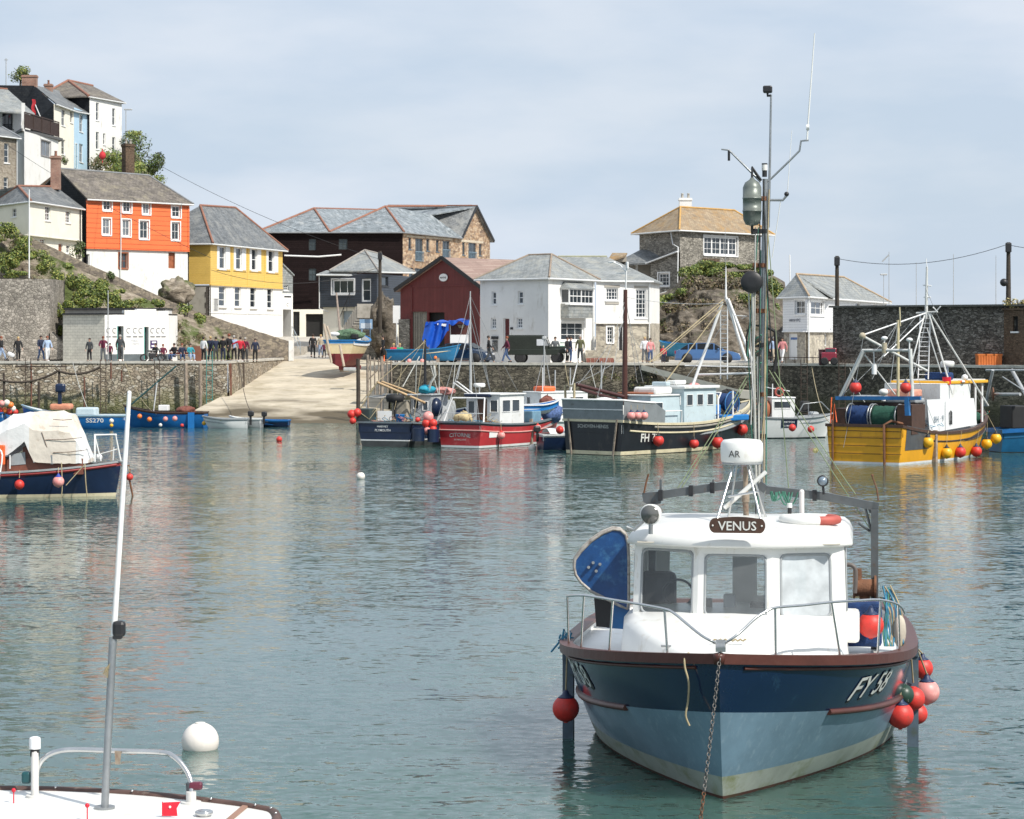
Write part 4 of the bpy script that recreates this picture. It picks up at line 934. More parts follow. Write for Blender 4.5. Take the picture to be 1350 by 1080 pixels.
# ---------------- harbour office
def office():
    h=thing('harbour_office','white harbour office on a pale rubble base beside the pier wall','building',(*G(1080,173),QZ))
    L_,A,B=G(1032,171.5),G(1064,168),G(1169,195); zt=ZZ(390.5,168); zm=ZZ(437,168)
    l=Fac(L_,A,zm,zt); f=Fac(A,B,zm,zt); w0=l.rect(1048,395.7,1061.6,414.6); w1=f.rect(1068.4,396.5,1086.3,416)
    ws=[f.rect(1128,399,1134.5,409),f.rect(1148,401,1155.5,411),f.rect(1158,402,1164,411)]
    mb=MB(); wall_mesh(mb,l,[w0]); wall_mesh(mb,f,[w1]+ws); mb.poly([V3(B,zm),V3(B-f.n*6,zm),V3(B-f.n*6,zt),V3(B,zt)]); mb.poly([V3(L_-l.n*3,zm),V3(L_,zm),V3(L_,zt),V3(L_-l.n*3,zt)]); f.bx(mb,0,f.L,zm-.05,zm+.04,-.3,.08); l.bx(mb,0,l.L,zm-.05,zm+.04,-.3,.08)
    mb.build('boarded_wall',BRICK('white_boarding',(.74,.75,.76),(.78,.79,.8),(.5,.51,.53),30,.18,.012,.5,var=.04,bump=.4),h,True)
    window(h,l,w0,2,2,fw=.1,surround=whitep); window(h,f,w1,2,2,fw=.12,surround=whitep)
    for r in ws: window(h,f,r,1,2)
    lo=Fac(L_-l.n*.1,A-l.n*.1,3.5,zm-.05); fo=Fac(A-f.n*.1,B-f.n*.1,3.5,zm-.05); d=lo.rect(1039.5,440,1051,474); s=fo.rect(1087,440,1091,456)
    mb=MB(); wall_mesh(mb,lo,[d]); wall_mesh(mb,fo,[s]); mb.build('stone_wall',stone_p,h,True); dd=door(h,lo,d,whitep,whitep); window(h,fo,s,1,1,sill=False)
    t=MB(); q=lo.rect(1041,445,1050,448); lo.bx(t,q[0],q[1],q[2],q[3],-.1,-.09); t.build('door_sign',M('blue_sign',(.05,.15,.4),.4),h,True)
    t=MB(); c=l.rect(1034,419,1062,424); text_on(t,'HARBOUR OFFICE',lambda x,y:l.pt((c[0]+c[1])/2+x,c[2]+y,.02),.27,.78,bold=.01); t.build('sign_lettering',M('dark_blue_letters',(.02,.04,.09),.5),h,True)
    e=.3; a=V3(A+Vector((.1,-.4)),zt); b=V3(B+f.n*e+f.d*e,zt-.05); c=V3(L_+l.n*e-l.d*e,zt); R1=P(1050,361.5,172.5); R2=P(1112,365.5,186); b2=V3(B-f.n*7,zt)
    roofmesh(h,[[a,b,R2,R1],[c,a,R1],[b,b2,R2],[b2,V3(L_-l.n*4,zt),R1,R2]],slate_g,[(R1,R2),(R1,a),(R2,b)],M('tan_ridge',(.4,.3,.2),.8),rr=.08,gutter=[(a,b),(c,a)])
    downpipe(h,[f.pt(.1,zt-.1,.1),f.pt(.1,QZ+.2,.1)])
office()
# ---------------- pier wall and far right hut
pw=MB(); 
def pwf(u,v):
    x=1098+302*u; Y=158-u*10; n=noise.noise(Vector((x*.12,v*5,2)))*.07; return (PX(x,Y),Y-n,3.6+(7.52-3.6)*v)
pw.grid(pwf,60,10); a=Vector(pwf(0,1)); b=Vector(pwf(1,1)); pw.add([a,b,b+Vector((0,4,0)),a+Vector((1.5,6,0))],[(0,1,2,3)]); a0=Vector(pwf(0,0)); pw.add([a0,a,a+Vector((1.5,6,0)),a0+Vector((1.5,6,0))],[(0,1,2,3)])
pw.bar(a+Vector((-.1,.2,.03)),b+Vector((0,.2,.03)),.6,.12,1)
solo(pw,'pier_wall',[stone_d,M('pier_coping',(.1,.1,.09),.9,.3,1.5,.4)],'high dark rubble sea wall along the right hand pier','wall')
hb=MB(); A=G(1323.5,150.5); B=G(1420,146); f=Fac(A,B,3.6,ZZ(409,150)); q=f.rect(1335,417,1342,437)
wall_mesh(hb,f,[q]); hb.poly([V3(A,3.6),V3(A,f.z1),V3(A-f.n*5,f.z1),V3(A-f.n*5,3.6)]); f.bx(hb,-.1,f.L,f.z1,f.z1+.12,-5,.1)
hut=thing('stone_hut','brown stone hut at the right end of the pier wall','building',(*A,QZ)); hb.build('wall',brownst,hut,True); m=MB(); f.bx(m,q[0],q[1],q[2],q[3],-.3,-.2); m.build('opening',darkgap,hut,True); m=MB(); f.bx(m,q[0]-.1,q[1]+.1,q[2]-.1,q[2],-.1,.1); m.build('sill',whitep,hut,True)
# ---------------- public toilets
def toilets():
    h=thing('toilet_block','low white and grey public toilet block under the cliff','building',(*G(155,181),QZ))
    A,B,C=G(83,181.5),G(138,179.5),G(222,183.5); zt=ZZ(415,180)
    l=Fac(A,B,3.6,zt); mb=MB(); wall_mesh(mb,l,[]); mb.poly([V3(A,3.6),V3(A,zt),V3(A+Vector((0,5)),zt),V3(A+Vector((0,5)),3.6)]); mb.build('side_wall',BRICK('grey_block',(.55,.53,.46),(.6,.58,.5),(.3,.29,.25),.45,.22,.01,.85,var=.15,bump=.1),h,True)
    zf=lambda x: ZZ(409 if x>164 else 416,181)
    f=Fac(B,C,3.6,zt); d1=f.rect(154.5,430,163,474); d2=f.rect(190,431,196,474)
    mb=MB(); wall_mesh(mb,f,[d1,d2],dep=.35); 
    for (xa,xb,yt) in ((164,181,409),(180.5,206,407.5),(205.5,222,410)):
        q=f.rect(xa,yt,xb,415); f.bx(mb,q[0],q[1],zt,q[3],-.3,.0)
    mb.poly([V3(C,3.6),V3(C+Vector((0,5)),3.6),V3(C+Vector((0,5)),zt),V3(C,zt)]); mb.build('wall',white,h,True)
    for d in (d1,d2): m=MB(); f.bx(m,d[0],d[1],d[2],d[3],-.4,-.35); m.build('doorway',darkgap,h,True); m=MB(); f.bx(m,d[0],d[0]+.07,3.7,d[3],-.33,.0); m.build('door_frame',M('teal_paint',(.03,.25,.22),.5),h,True)
    m=MB(); f.bx(m,.0,d1[0]-.02,3.7,ZZ(467,181),.01,.03); f.bx(m,d1[1]+.02,d2[0]-.02,3.7,ZZ(467,181),.01,.03); f.bx(m,d2[1]+.02,f.L,3.7,ZZ(467,181),.01,.03); m.build('plinth',M('dark_grey_paint',(.1,.12,.13),.6),h,True)
    for i,x in enumerate((143,151,169.5,178,185.5,201,208.5,215.5)):
        m=MB(); q=f.px(x,436,.02); 
        for k in range(7):
            a0=.7+k*.62; a1=a0+.62
            p=lambda a,r:q+V3(f.d*(r*math.cos(a)),r*math.sin(a)*1.05)
            m.poly([p(a0,.15),p(a1,.15),p(a1,.21),p(a0,.21)])
        m.build('wall_emblem',M('grey_letters',(.22,.22,.22),.6),h,True); m=MB(); f.bx(m,f.s_of(x)-.2,f.s_of(x)+.2,q.z-.5,q.z-.4,.01,.02); m.build('emblem_caption',M('grey_letters'),h,True)
    m=MB(); q=f.px(177.5,450.5,.02)
    text_on(m,'PUBLIC',lambda x,y:q+V3(f.d*x,y+.0),.2); text_on(m,'TOILETS',lambda x,y:q+V3(f.d*x,y-.22),.2); m.build('sign_lettering',M('pale_grey_letters',(.4,.43,.48),.6),h,True)
    q=f.rect(198,449,207,459); m=MB(); f.bx(m,q[0],q[1],q[2],q[3],.01,.05); s=m.build('notice_board',M('purple_sign',(.06,.03,.13),.4),h,True); m=MB(); f.bx(m,q[0]+.12,q[1]-.12,q[3]-.2,q[3]-.08,.051,.06); f.bx(m,q[0]+.08,q[1]-.08,q[2]+.1,q[2]+.22,.051,.06); m.build('notice_text',whitep,s,True)
    rf=MB(); rf.slab([V3(A+l.n*.15,zt),V3(B+l.n*.15,zt),V3(C+Vector((0,.3)),zt-.02),V3(C+Vector((0,5)),zt),V3(A+Vector((-.1,5)),zt)],(0,0,.12)); z2=ZZ(408,183)
    rf.build('flat_roof',blackp,h,True)
    bk=MB(); bk.b2(PX(92,186),PX(167,186),184,188,zt,z2); bk.build('rear_wall',cementm,h,True); b3=MB(); b3.b2(PX(91,186),PX(223,186),183.8,188.1,z2,z2+.12); b3.build('flat_roof',blackp,h,True)
    bw=MB(); bw.b2(PX(167,186)+.01,PX(222,186),184.4,188,zt,z2); bw.build('rear_wall',white,h,True)
toilets()
# ---------------- upper terrace
def upper():
    # stone house far left
    h=thing('stone_cottage','grey brown stone cottage cut by the left edge','house',(*G(5,228),17)); A,B=G(-45,222),G(22,229); zt=ZZ(182,229); f=Fac(A,B,12,zt)
    ws=[f.rect(5.5,189,12,215),f.rect(5,234,11,252)]; mb=MB(); wall_mesh(mb,f,ws); mb.poly([V3(B,12),V3(B-f.n*6,12),V3(B-f.n*6,zt),V3(B,zt)]); mb.build('wall',RUBBLE('warm_rubble',[(.22,.18,.14),(.32,.28,.22),(.38,.33,.27)],(.3,.27,.23),3.5,2),h,True)
    for r in ws: window(h,f,r,1,3)
    a=V3(A+f.n*.3,zt); b=V3(B+f.n*.3+f.d*.3,zt); r1=P(-40,160,228); r2=P(3,168,234); roofmesh(h,[[a,b,r2,r1],[b,V3(B-f.n*6,zt),r2]],slate,[(r2,b)],leadm,gutter=[(a,b)]); downpipe(h,[f.pt(f.L-.1,zt,.1),f.pt(f.L-.1,13,.1)])
    # white block with roof terrace
    h=thing('white_block_house','white rendered block with a roof terrace and dark railing','house',(*G(50,235),17)); L_,A,B=G(20,236),G(32,232),G(77,243); zt=ZZ(173,232); l=Fac(L_,A,12,zt); f=Fac(A,B,12,zt)
    w=f.rect(54,186,66.5,206); mb=MB(); wall_mesh(mb,f,[w]); wall_mesh(mb,l,[]); mb.build('wall',white,h,True); window(h,f,w,4,1,fm=M('grey_frame',(.25,.24,.24),.6),surround=M('grey_frame',(.25,.24,.24),.6),gm=glass_l)
    m=MB(); m.slab([V3(L_,zt),V3(A+Vector((-.2,-.4)),zt),V3(B+f.n*.3+f.d*.5,zt),V3(B+Vector((-2,6)),zt),V3(L_+Vector((0,6)),zt)],(0,0,.25)); m.build('flat_roof',M('grey_slab',(.1,.1,.1),.7),h,True)
    r=MB(); zz=zt+.25; q=lambda u:f.pt(u,zz,.05)
    k=0
    while k<=f.L: r.tube([q(k),q(k)+Vector((0,0,1.6))],.05,5); k+=f.L/4
    k=0
    while k<f.L: f.bx(r,k,k+.1,zz+.15,zz+1.45,-.02,.02); k+=.14
    f.bx(r,0,f.L,zz+1.5,zz+1.6,-.03,.08); f.bx(r,0,f.L,zz+.1,zz+.2,-.03,.08); r.build('railing',M('dark_brown_wood',(.05,.03,.025),.7),h,True)
    # terrace storey wall (set back), pillar
    m=MB(); g=Fac(G(-5,240),G(40,243),zt,ZZ(143,241)); hh=g.rect(3,150,17,170); wall_mesh(m,g,[hh]); m.build('storey_wall',white,h,True); window(h,g,hh,3,1,fm=blackp)
    m=MB(); m.b2(PX(31,233),PX(34.5,233),232,232.4,zt,zt+2.7); m.build('pillar',white,h,True)
    roofmesh(h,[[P(-30,143,236),P(46,150,240),P(10,118,246),P(-30,114,246)]],slate_g,[(P(10,118,246),P(-30,114,246))],terr)
    # red flag on terrace
    fl=thing('flag','red flag drooping from a white pole on the roof terrace','flag',P(53,155,241)); m=MB(); m.tube([P(53.5,155,241),P(46,137,241)],.05,6); m.build('pole',whitep,fl,True); m=MB(); m.grid(lambda u,v:P(42+v*4.5+math.sin(u*9)*.8,131+u*21,241+.15*math.sin(u*8+v*3)),12,4); m.build('cloth',M('red_cloth',(.5,.03,.04),.8),fl,True)
    # black gable house + cream row
    h=thing('terraced_house','cream terraced house with a black slate hung gable','house',(*G(85,250),20)); A,B=G(71,246),G(97.5,254); zt=ZZ(137,246); zb=17; f=Fac(A,B,zb,zt)
    ws=[f.rect(81,144,86,166),f.rect(92.5,146.5,96,162),f.rect(81,184,86,204),f.rect(95,189,97.4,223)]; mb=MB(); wall_mesh(mb,f,ws[:3]); mb.build('wall',cream,h,True)
    for r in ws[:3]: window(h,f,r,1,2,fm=whitep)
    m=MB(); g0=P(46,113,250); m.poly([P(-30,112,250),P(44,113,250),V3(A,zt),V3(A,zb),P(-30,240,250)]); m.build('gable_wall',slateh,h,True)
    r1=P(44,112,251); r2=P(70,118,262); a=V3(A+f.n*.3,zt); b=V3(B+f.n*.3,zt); roofmesh(h,[[a,b,r2,r1]],slate,[],gutter=[(a,b)])
    chimney(h,(PX(38,250.5),251),1.5,.8,ZZ(125,250),ZZ(99,250),brickr,0,0); chimney(h,(PX(64,258),258),.8,.8,ZZ(125,258),ZZ(112,258),brickr,0,1)
    hb=thing('terraced_house','pale blue terraced house beside the tall white one','house',(*G(110,257),20)); f2=Fac(B+f.d*.01,G(120,262),zb,ZZ(141.5,254)); ws=[f2.rect(104.5,151,109.5,174),f2.rect(104.5,190,109.5,214)]; dr=f2.rect(95.3,188,99.5,223)
    mb=MB(); wall_mesh(mb,f2,ws); mb.build('wall',skyblue,hb,True)
    for r in ws: window(hb,f2,r,1,2)
    door(hb,f2,f2.rect(98.2,189,100.8,222),M('blue_door',(.1,.3,.42),.5),dep=.0)
    c=V3(f2.B+f2.n*.3,f2.z1); roofmesh(hb,[[b,c,P(96,122,268),r2]],slate,[],gutter=[(b,c)])
    # tall white house
    h=thing('tall_house','tall white house with hipped slate roof at the top of the headland','house',(*G(140,265),22)); A,B=G(118,260),G(160.5,266); zt=ZZ(128,260); f=Fac(A,B,16,zt); L_=G(75,262); l=Fac(L_,A,16,zt)
    ws=[f.rect(126.5,135.5,130.5,159),f.rect(148,143,152,165.5),f.rect(126.5,174,130.5,197),f.rect(136,176,139,191),f.rect(148,181,152,201)]
    mb=MB(); wall_mesh(mb,f,ws); mb.poly([V3(B,16),V3(B-f.n*8,16),V3(B-f.n*8,zt),V3(B,zt)]); mb.build('wall',white,h,True)
    for r in ws: window(h,f,r,1,2,sash=True)
    m=MB(); wall_mesh(m,l,[]); m.build('side_wall',slateh,h,True)
    a=V3(A+Vector((.0,-.5)),zt+.05); b=V3(B+f.n*.3+f.d*.4,zt); c=V3(L_+Vector((-2,-.4)),zt+.1); R1=P(90,106.5,268); R2=P(122,113.5,273); roofmesh(h,[[a,b,R2,R1],[c,a,R1],[b,V3(B-f.n*8,zt),R2]],slate_b,[(R1,a),(R1,c),(R1,R2)],terr,rr=.16,gutter=[(a,b)])
upper()
# street lamp / aerials / poles
def pole(name,label,x,y0,y1,Y,r,mat,cat='pole',arm=None,group=None):
    mb=MB(); mb.tube([P(x,y1,Y),P(x,y0,Y)],[r,r*.8],8)
    if arm: arm(mb)
    return solo(mb,name,mat,label,cat,group)
pole('flagpole','slim white flagpole on top of the retaining wall',38.5,250,367,183,.05,whitep)
pole('lamp_post','slim pole standing before the toilet block',142.5,383,474,176,.045,M('grey_metal',(.45,.46,.46),.5,.1,3,metal=.4))
sl_=thing('street_lamp','small street lamp above the bushes right of the tall white house','street lamp',P(166,195,266)); m=MB(); m.tube([P(166,195,266),P(166,146,266)],.05,6); m.build('post',M('grey_metal'),sl_,True); m=MB(); m.bbox(P(169,144.5,266),(.9,.25,.15),.05); m.build('lamp_head',M('grey_metal'),sl_,True)
sg=solo((lambda m:(m.slab([P(474,421,200),P(491,421,200),P(491,434,200),P(474,434,200)],(0,.06,0)),m.tube([P(477,434,200),P(477,447,200)],.05,6),m.tube([P(488,434,200),P(488,447,200)],.05,6),m.slab([P(475.5,426,199.97),P(489.5,426,199.97),P(489.5,433,199.97),P(475.5,433,199.97)],(0,.02,0),1)) and m)(MB()),'notice_board',[M('board_blue',(.2,.33,.5),.5),M('board_pale',(.55,.62,.7),.5)],'blue and pale notice board beside the stranded boat','notice board')
solo((lambda m:(m.slab([P(518,403,196),P(527.5,403,196),P(527.5,426,196),P(518,426,196)],(0,.06,0)),m.tube([P(523,426,196.05),P(523,474,196.05)],.06,6)) and m)(MB()),'sign_board',whitep,'blank white sign board on a post left of the boathouse','sign')
# utility poles
def upole(label,x,y0,y1,Y,wires=True,lamp=False):
    t=thing('utility_pole',label,'utility pole',P(x,y1,Y),group=None); m=MB(); m.tube([P(x,y1,Y),P(x,y0,Y)],[.17,.12],8); m.build('post',polewood,t,True)
    m=MB(); m.bbox(P(x,y0+7,Y-.2),(.35,.3,.6),.05); m.tube([P(x-3,y0+10,Y-.2),P(x+3,y0+10,Y-.2)],.04,6); m.build('fitting',blackp,t,True)
    if lamp: m=MB(); m.tube([P(x,y0+53,Y),P(x-5,y0+51,Y-.3)],.05,6); m.sph(P(x-6,y0+53,Y-.3),.25,8,6); m.build('lamp',blackp,t,True)
upole('dark timber pole in front of the navy house',501,331,440,199)
upole('dark timber pole beside the harbour office',1103.5,337.5,476,160.5)
upole('dark timber pole with lamp at the end of the pier wall',1329.5,319.5,409,151,lamp=True)
def wire(label,pts,Y0,Y1,s,r=.018):
    a=P(*pts[0],Y0); b=P(*pts[1],Y1); mb=MB(); mb.tube(sag(a,b,s,16),r,5); solo(mb,'overhead_wire',blackp,label,'wire')
wire('wire from the left houses down across the black warehouse',((205,215),(501,342)),215,199,.6)
wire('sagging wire crossing the orange house front',((0,185),(278,340)),222,193,.5)
wire('wire slung between the two pier poles',((1104,341),(1329,322)),160.5,151,.75)
wire('wire slung in front of the yellow house',((278,356),(501,352)),192,199,1.2)
wire('wire leaving the frame from the pier end pole',((1330,323),(1420,326)),151,148,.2)
# pale gull-topped lamp posts behind the pier
for (x,y0,lab) in ((1165,362,'thin lamp post with twin heads behind the office roof'),(1172,332,'tall white mast post behind the sea wall'),(1208,346,'thin bare mast behind the sea wall, left of the yellow boat rigging'),(1257,335,'thin bare mast behind the sea wall right of the yellow boat rigging'),(1313,337,'thin bare mast behind the sea wall near the end pole')):
    mb=MB(); mb.tube([P(x,470,172),P(x,y0,172)],[.04,.02],6)
    if y0==332: mb.tube([P(x,y0+4,172),P(x-9,y0+13,172)],.05,5)
    if y0==362: mb.bbox(P(x,y0,172),(.5,.2,.12),.04)
    solo(mb,'mast_post',M('grey_metal'),lab,'mast')
mb=MB(); mb.tube([P(1042,400,176),P(1041,336,176)],.05,6); solo(mb,'aerial',whitep,'thin white aerial rising behind the harbour office','aerial')
mb=MB(); mb.tube([P(8,112,247),P(8,77,247)],.05,6); mb.tube([P(5.5,79,247),P(10.5,79,247)],.04,5); solo(mb,'aerial',M('grey_metal'),'thin aerial on the roof ridge at the top left corner','aerial')
# ------------------------------------------------------------------ vegetation: many small leaf blades through the volume of each clump
def leafmat(name,col=None):
    if name in MATS: return MATS[name]
    m=bpy.data.materials.new(name); MATS[name]=m; nt,N,L=nodes(m); b=N['Principled BSDF']
    b.inputs['Base Color'].default_value=rgb(col); b.inputs['Roughness'].default_value=.6
    return m
GREENS=[leafmat('leaf_dark',(.035,.06,.015)),leafmat('leaf_mid',(.09,.14,.03)),leafmat('leaf_light',(.19,.24,.05)),leafmat('leaf_yellow',(.30,.30,.07))]
DARKG=[leafmat('leaf_dark'),leafmat('leaf_deep',(.02,.035,.012)),leafmat('leaf_mid'),leafmat('leaf_olive',(.10,.11,.03))]
BROWNS=[leafmat('dry_dark',(.05,.035,.02)),leafmat('dry_mid',(.12,.09,.05)),leafmat('dry_light',(.22,.17,.1)),leafmat('leaf_olive')]
def clump(c,r,n,leaf=.16,mats=GREENS,w=(1,3,4,2),seed=0,lobes=5,up=.4,mb=None):
    rnd=random.Random(seed); mb=mb or MB(); c=Vector(c)
    L_=[(Vector((rnd.uniform(-.55,.55)*r[0],rnd.uniform(-.4,.4)*r[1],rnd.uniform(-.45,.55)*r[2])),rnd.uniform(.4,.75)) for _ in range(lobes)]
    pick=[i for i,k in enumerate(w) for _ in range(k)]
    for i in range(n):
        o,s=rnd.choice(L_); d=Vector((rnd.gauss(0,1),rnd.gauss(0,1),rnd.gauss(0,1))).normalized(); rr=rnd.uniform(.5,1.03)**.6
        p=c+o+Vector((d.x*r[0],d.y*r[1],d.z*r[2]))*s*rr
        nrm=(d+Vector((rnd.uniform(-.8,.8),rnd.uniform(-.8,.8),rnd.uniform(-.3,.9)))).normalized(); t=nrm.orthogonal().normalized(); t=Matrix.Rotation(rnd.uniform(0,6.28),3,nrm)@t; q=nrm.cross(t)
        l=leaf*rnd.uniform(.6,1.5); ww=l*rnd.uniform(.35,.6)
        mi=rnd.choice(pick)
        mb.add([p-t*l*.5,p+q*ww*.5,p+t*l*.5,p-q*ww*.5],[(0,1,2,3)],mi)
    return mb
def bush(label,x,y,Y,wpx,hpx,n=900,leaf=.17,mats=GREENS,w=(1,3,4,2),seed=0,dep=None,name='bush',cat='bush',lobes=5,group=None):
    c=P(x,y,Y); rx=wpx*Y/F/2; rz=hpx*Y/F/2; mb=clump((0,0,0),(rx,dep or min(rx,rz)*.9,rz),n,leaf,mats,w,seed,lobes)
    t=thing(name,label,cat,c,0,group); o=mb.build('foliage',mats,t,fixn=False)
    s=MB(); 
    for k in range(3): s.tube([(0+k*.1-.1,0,-rz*1.1),((k-1)*rx*.3,0,0),((k-1)*rx*.5,.1,rz*.5)],[.05,.035,.01],5)
    s.build('stem',polewood,t); return t
# cliff vegetation (uncountable cover) plus the bushes one can pick out
def cover(name,label,spots,mats,w,leaf,cat='vegetation',per=320):
    mb=MB()
    for i,(x,y,Y,wp,hp) in enumerate(spots):
        k=Y/F; clump(P(x,y,Y),(wp*k/2,.7,hp*k/2),int(per*wp*hp/500)+60,leaf,mats,w,100+i,4,mb=mb)
    o=mb.build(name,mats,fixn=False); return tag(o,label,cat,kind='stuff')
cs=[(8,305,189,34,26),(30,330,188,30,30),(12,345,187.5,30,34),(45,340,188.5,36,24),(20,362,186.5,34,12),(58,352,188,28,22),(28,318,189,30,16),(75,365,188,24,18),(98,370,188,26,22),(112,378,187.5,36,34),(128,390,187,34,34),(105,392,187,28,24),(150,398,187,34,24),(120,402,186.5,44,18),(136,380,188.5,24,22),(84,415,186,26,30),(76,436,186,20,22),(92,402,186,24,20),(165,402,188,30,14),(205,402,189,26,16),(70,398,186.5,14,24),(186,398,189,16,10),(88,350,189.5,16,12),(158,384,189.5,18,10)]
cover('ground_cover','patches of bright green scrub spread over the left cliff face',cs,GREENS,(2,3,5,3),.17,per=900)
cs=[(60,380,187.5,30,24),(45,372,187,30,16),(150,410,187,40,10),(180,408,188,22,12),(84,455,185,16,16),(235,430,189,26,18),(262,445,189.5,20,14),(240,450,188,26,16),(20,325,189,20,16)]
cover('dry_scrub','patches of dry olive scrub among the cliff rocks',cs,BROWNS,(1,3,3,4),.15,per=380)
bush('round green bush on the rocks above the group of walkers',264,420,189,20,14,500,seed=3)
bush('low green bush on the rocks left of the bench sitters',245,408,189.5,22,18,420,seed=4,w=(2,3,3,2))
bush('small dark bush growing against the end of the cream cottage',103,329,193.5,20,24,600,.16,DARKG,(3,1,4,2),seed=5)
bush('small dark bush on the boundary wall below the orange house',147,364,192.5,12,16,350,.14,DARKG,(3,1,4,2),seed=6)
# headland bushes
hb=[('dark green bush on the headland right of the tall white house',178,198,264,40,46,1500,DARKG,(2,1,5,3)),('bright green bush in the middle of the headland',150,213,260,50,30,1300,GREENS,(1,4,5,3)),('bright green bush low on the headland beside the chimney',168,225,258,50,24,1100,GREENS,(1,4,4,3)),('rounded dark bush at the right end of the headland',200,220,262,36,48,1500,DARKG,(2,1,5,4)),('brown green bush below the pale blue house',130,215,257,30,18,600,BROWNS,(1,2,2,5)),('yellowish bush at the top of the headland',178,178,267,24,14,500,GREENS,(1,3,4,5)),('low bush at the foot of the headland slope',205,240,255,26,20,500,GREENS,(1,3,4,3))]
for i,(lab,x,y,Y,wp,hp,n,mt,w_) in enumerate(hb): bush(lab,x,y,Y,wp,hp,n,.24,mt,w_,seed=20+i,dep=2.2,lobes=7)
bush('round potted shrub on the wall of the cream terraced house',86,211,243,12,12,300,.15,DARKG,(2,1,4,3),seed=31)
def tree(label,x,y,Y,wp,hp,seed):
    t=thing('tree',label,'tree',P(x,y+hp/2,Y)); k=Y/F; rx=wp*k/2; rz=hp*k/2
    mb=clump((0,0,rz*1.1),(rx,rx*.9,rz*.8),900,.22,GREENS,(2,3,3,3),seed,7); mb.build('crown',GREENS,t,fixn=False)
    s=MB(); s.tube([(0,0,-rz*.8),(0,0,rz*.6),(.1,0,rz*1.6)],[.15,.1,.04],6)
    for a in range(5): s.tube([(0,0,rz*(.1+.2*a)),(math.cos(a*2.4)*rx*.6,math.sin(a*2.4)*rx*.6,rz*(.8+.2*a))],[.06,.02],5)
    s.build('trunk',polewood,t)
tree('thin leafy tree behind the rooftops at the top left',27,98,254,28,28,41)
red=MB(); red.sph((0,0,0),.36,12,8,sc=(1,.8,1.2)); red.tube([(0,0,-.9),(0,0,.7)],.06,6); solo(red,'garden_ornament',M('red_cloth'),'round red bundle on the slope before the tall white house','ornament',loc=P(135,205,256))
# mound: grassy crest, brown hanging growth
cs=[(910,358,204,30,14),(930,350,206,36,12),(955,350,207,36,12),(985,354,207,36,14),(1008,362,206,26,18),(880,392,202,44,10),(862,396,201,24,10),(1022,385,204,24,34),(1014,405,202,30,36),(1028,425,201,16,50),(905,372,204,20,18),(870,400,200,20,10),(1005,440,199,22,30),(940,360,206,40,14),(1000,380,203,34,30),(965,366,206,40,14),(985,395,201,30,22),(900,385,201,26,16)]
cover('grass_cap','fringe of green grass and ivy over the top of the rock mound',cs,GREENS,(2,4,5,2),.18,per=1300)
cs=[(920,375,202,44,26),(950,372,203,44,26),(980,376,203,40,30),(890,410,199,44,26),(925,405,199,44,30),(960,405,199,44,32),(990,408,200,30,34),(875,440,197,34,36),(910,440,196,40,36),(945,442,196,44,36),(980,445,197,40,30),(900,390,201,30,20),(860,425,198,20,40),(1000,385,203,26,30),(885,462,195,40,14),(930,465,195,50,14)]
cover('hanging_scrub','brown hanging growth covering the rock mound face',cs,BROWNS,(3,5,5,2),.2,per=260)
# weeds on the right quay wall
cs=[(835,502,161.5,10,20),(862,505,161,40,26),(790,498,162,30,18),(815,500,161.8,26,22),(880,510,160.5,24,16),(752,500,162,20,16)]
cover('wall_weeds','straggly weeds hanging from the right quay wall',cs,BROWNS,(3,3,1,3),.12,per=170)
bush('straw yellow bush growing on the roof of the stone hut',1342,400,150,44,20,900,.13,[leafmat('straw_a',(.42,.34,.13)),leafmat('straw_b',(.3,.22,.08)),leafmat('straw_c',(.5,.43,.2)),leafmat('leaf_olive')],(3,2,3,1),seed=40)
# ------------------------------------------------------------------ boats
CAMP=Vector((0,0,H))
def ray(b,x,y,ly=None,lx=None,lz=None):
    """point of the boat's own frame on plane y=ly (or x=lx, z=lz) seen at photo pixel x,y"""
    im=wm(b).inverted(); O=im@CAMP; D=(im@P(x,y,10))-O
    if ly is not None: t=(ly-O.y)/D.y
    elif lx is not None: t=(lx-O.x)/D.x
    else: t=(lz-O.z)/D.z
    return O+D*t
def toloc(b,p): return wm(b).inverted()@Vector(p)
class Hull:
    def __init__(s,L,B,bow,mid,stern,rake=1.0,ws=.8,tm=.45,ntop=2.6,nbot=1.5,em=.28,eb=.9,z0=-.6,tw=.0,pw=.9):
        s.__dict__.update(locals()); s.s=None
    def sheer(s,t):
        tm=.4
        return s.mid+(s.stern-s.mid)*((tm-t)/tm)**2 if t<tm else s.mid+(s.bow-s.mid)*((t-tm)/(1-tm))**2
    def Ls(s,v): return s.L-s.rake*(1-min(1,max(0,v)))**1.4
    def hw(s,t,v):
        v=max(0,min(1,v)); 
        n=s.nbot+(s.ntop-s.nbot)*v
        p=(1-(max(0,(t-s.tm))/(1-s.tm))**n)**s.pw if t>s.tm else 1-(1-s.ws)*((s.tm-t)/s.tm)**2
        k=max(0,(t-s.tm)/(1-s.tm))**1.2; e=s.em+(s.eb-s.em)*k
        return max(.0,s.B/2*p*(max(v,1e-4)**e))
    def pt(s,t,z,side=1,off=0):
        v=(z-s.z0)/(s.sheer(t)-s.z0); return Vector((side*(s.hw(t,v)+off),t*s.Ls(v),z))
    def lz(s,l,z,side=1,off=.012):
        t=min(1,l/s.L)
        for _ in range(4): v=(z-s.z0)/(s.sheer(t)-s.z0); t=min(1,max(0,l/s.Ls(v)))
        return s.pt(t,z,side,off)
    def find(s,b,x,side,zf):
        """t whose hull point at height zf(t) projects to photo column x"""
        m=wm(b); best=(1e9,0)
        for i in range(201):
            t=i/200; p=m@s.pt(t,zf(t),side); px=CX+F*p.x/p.y; best=min(best,(abs(px-x),t))
        return best[1]
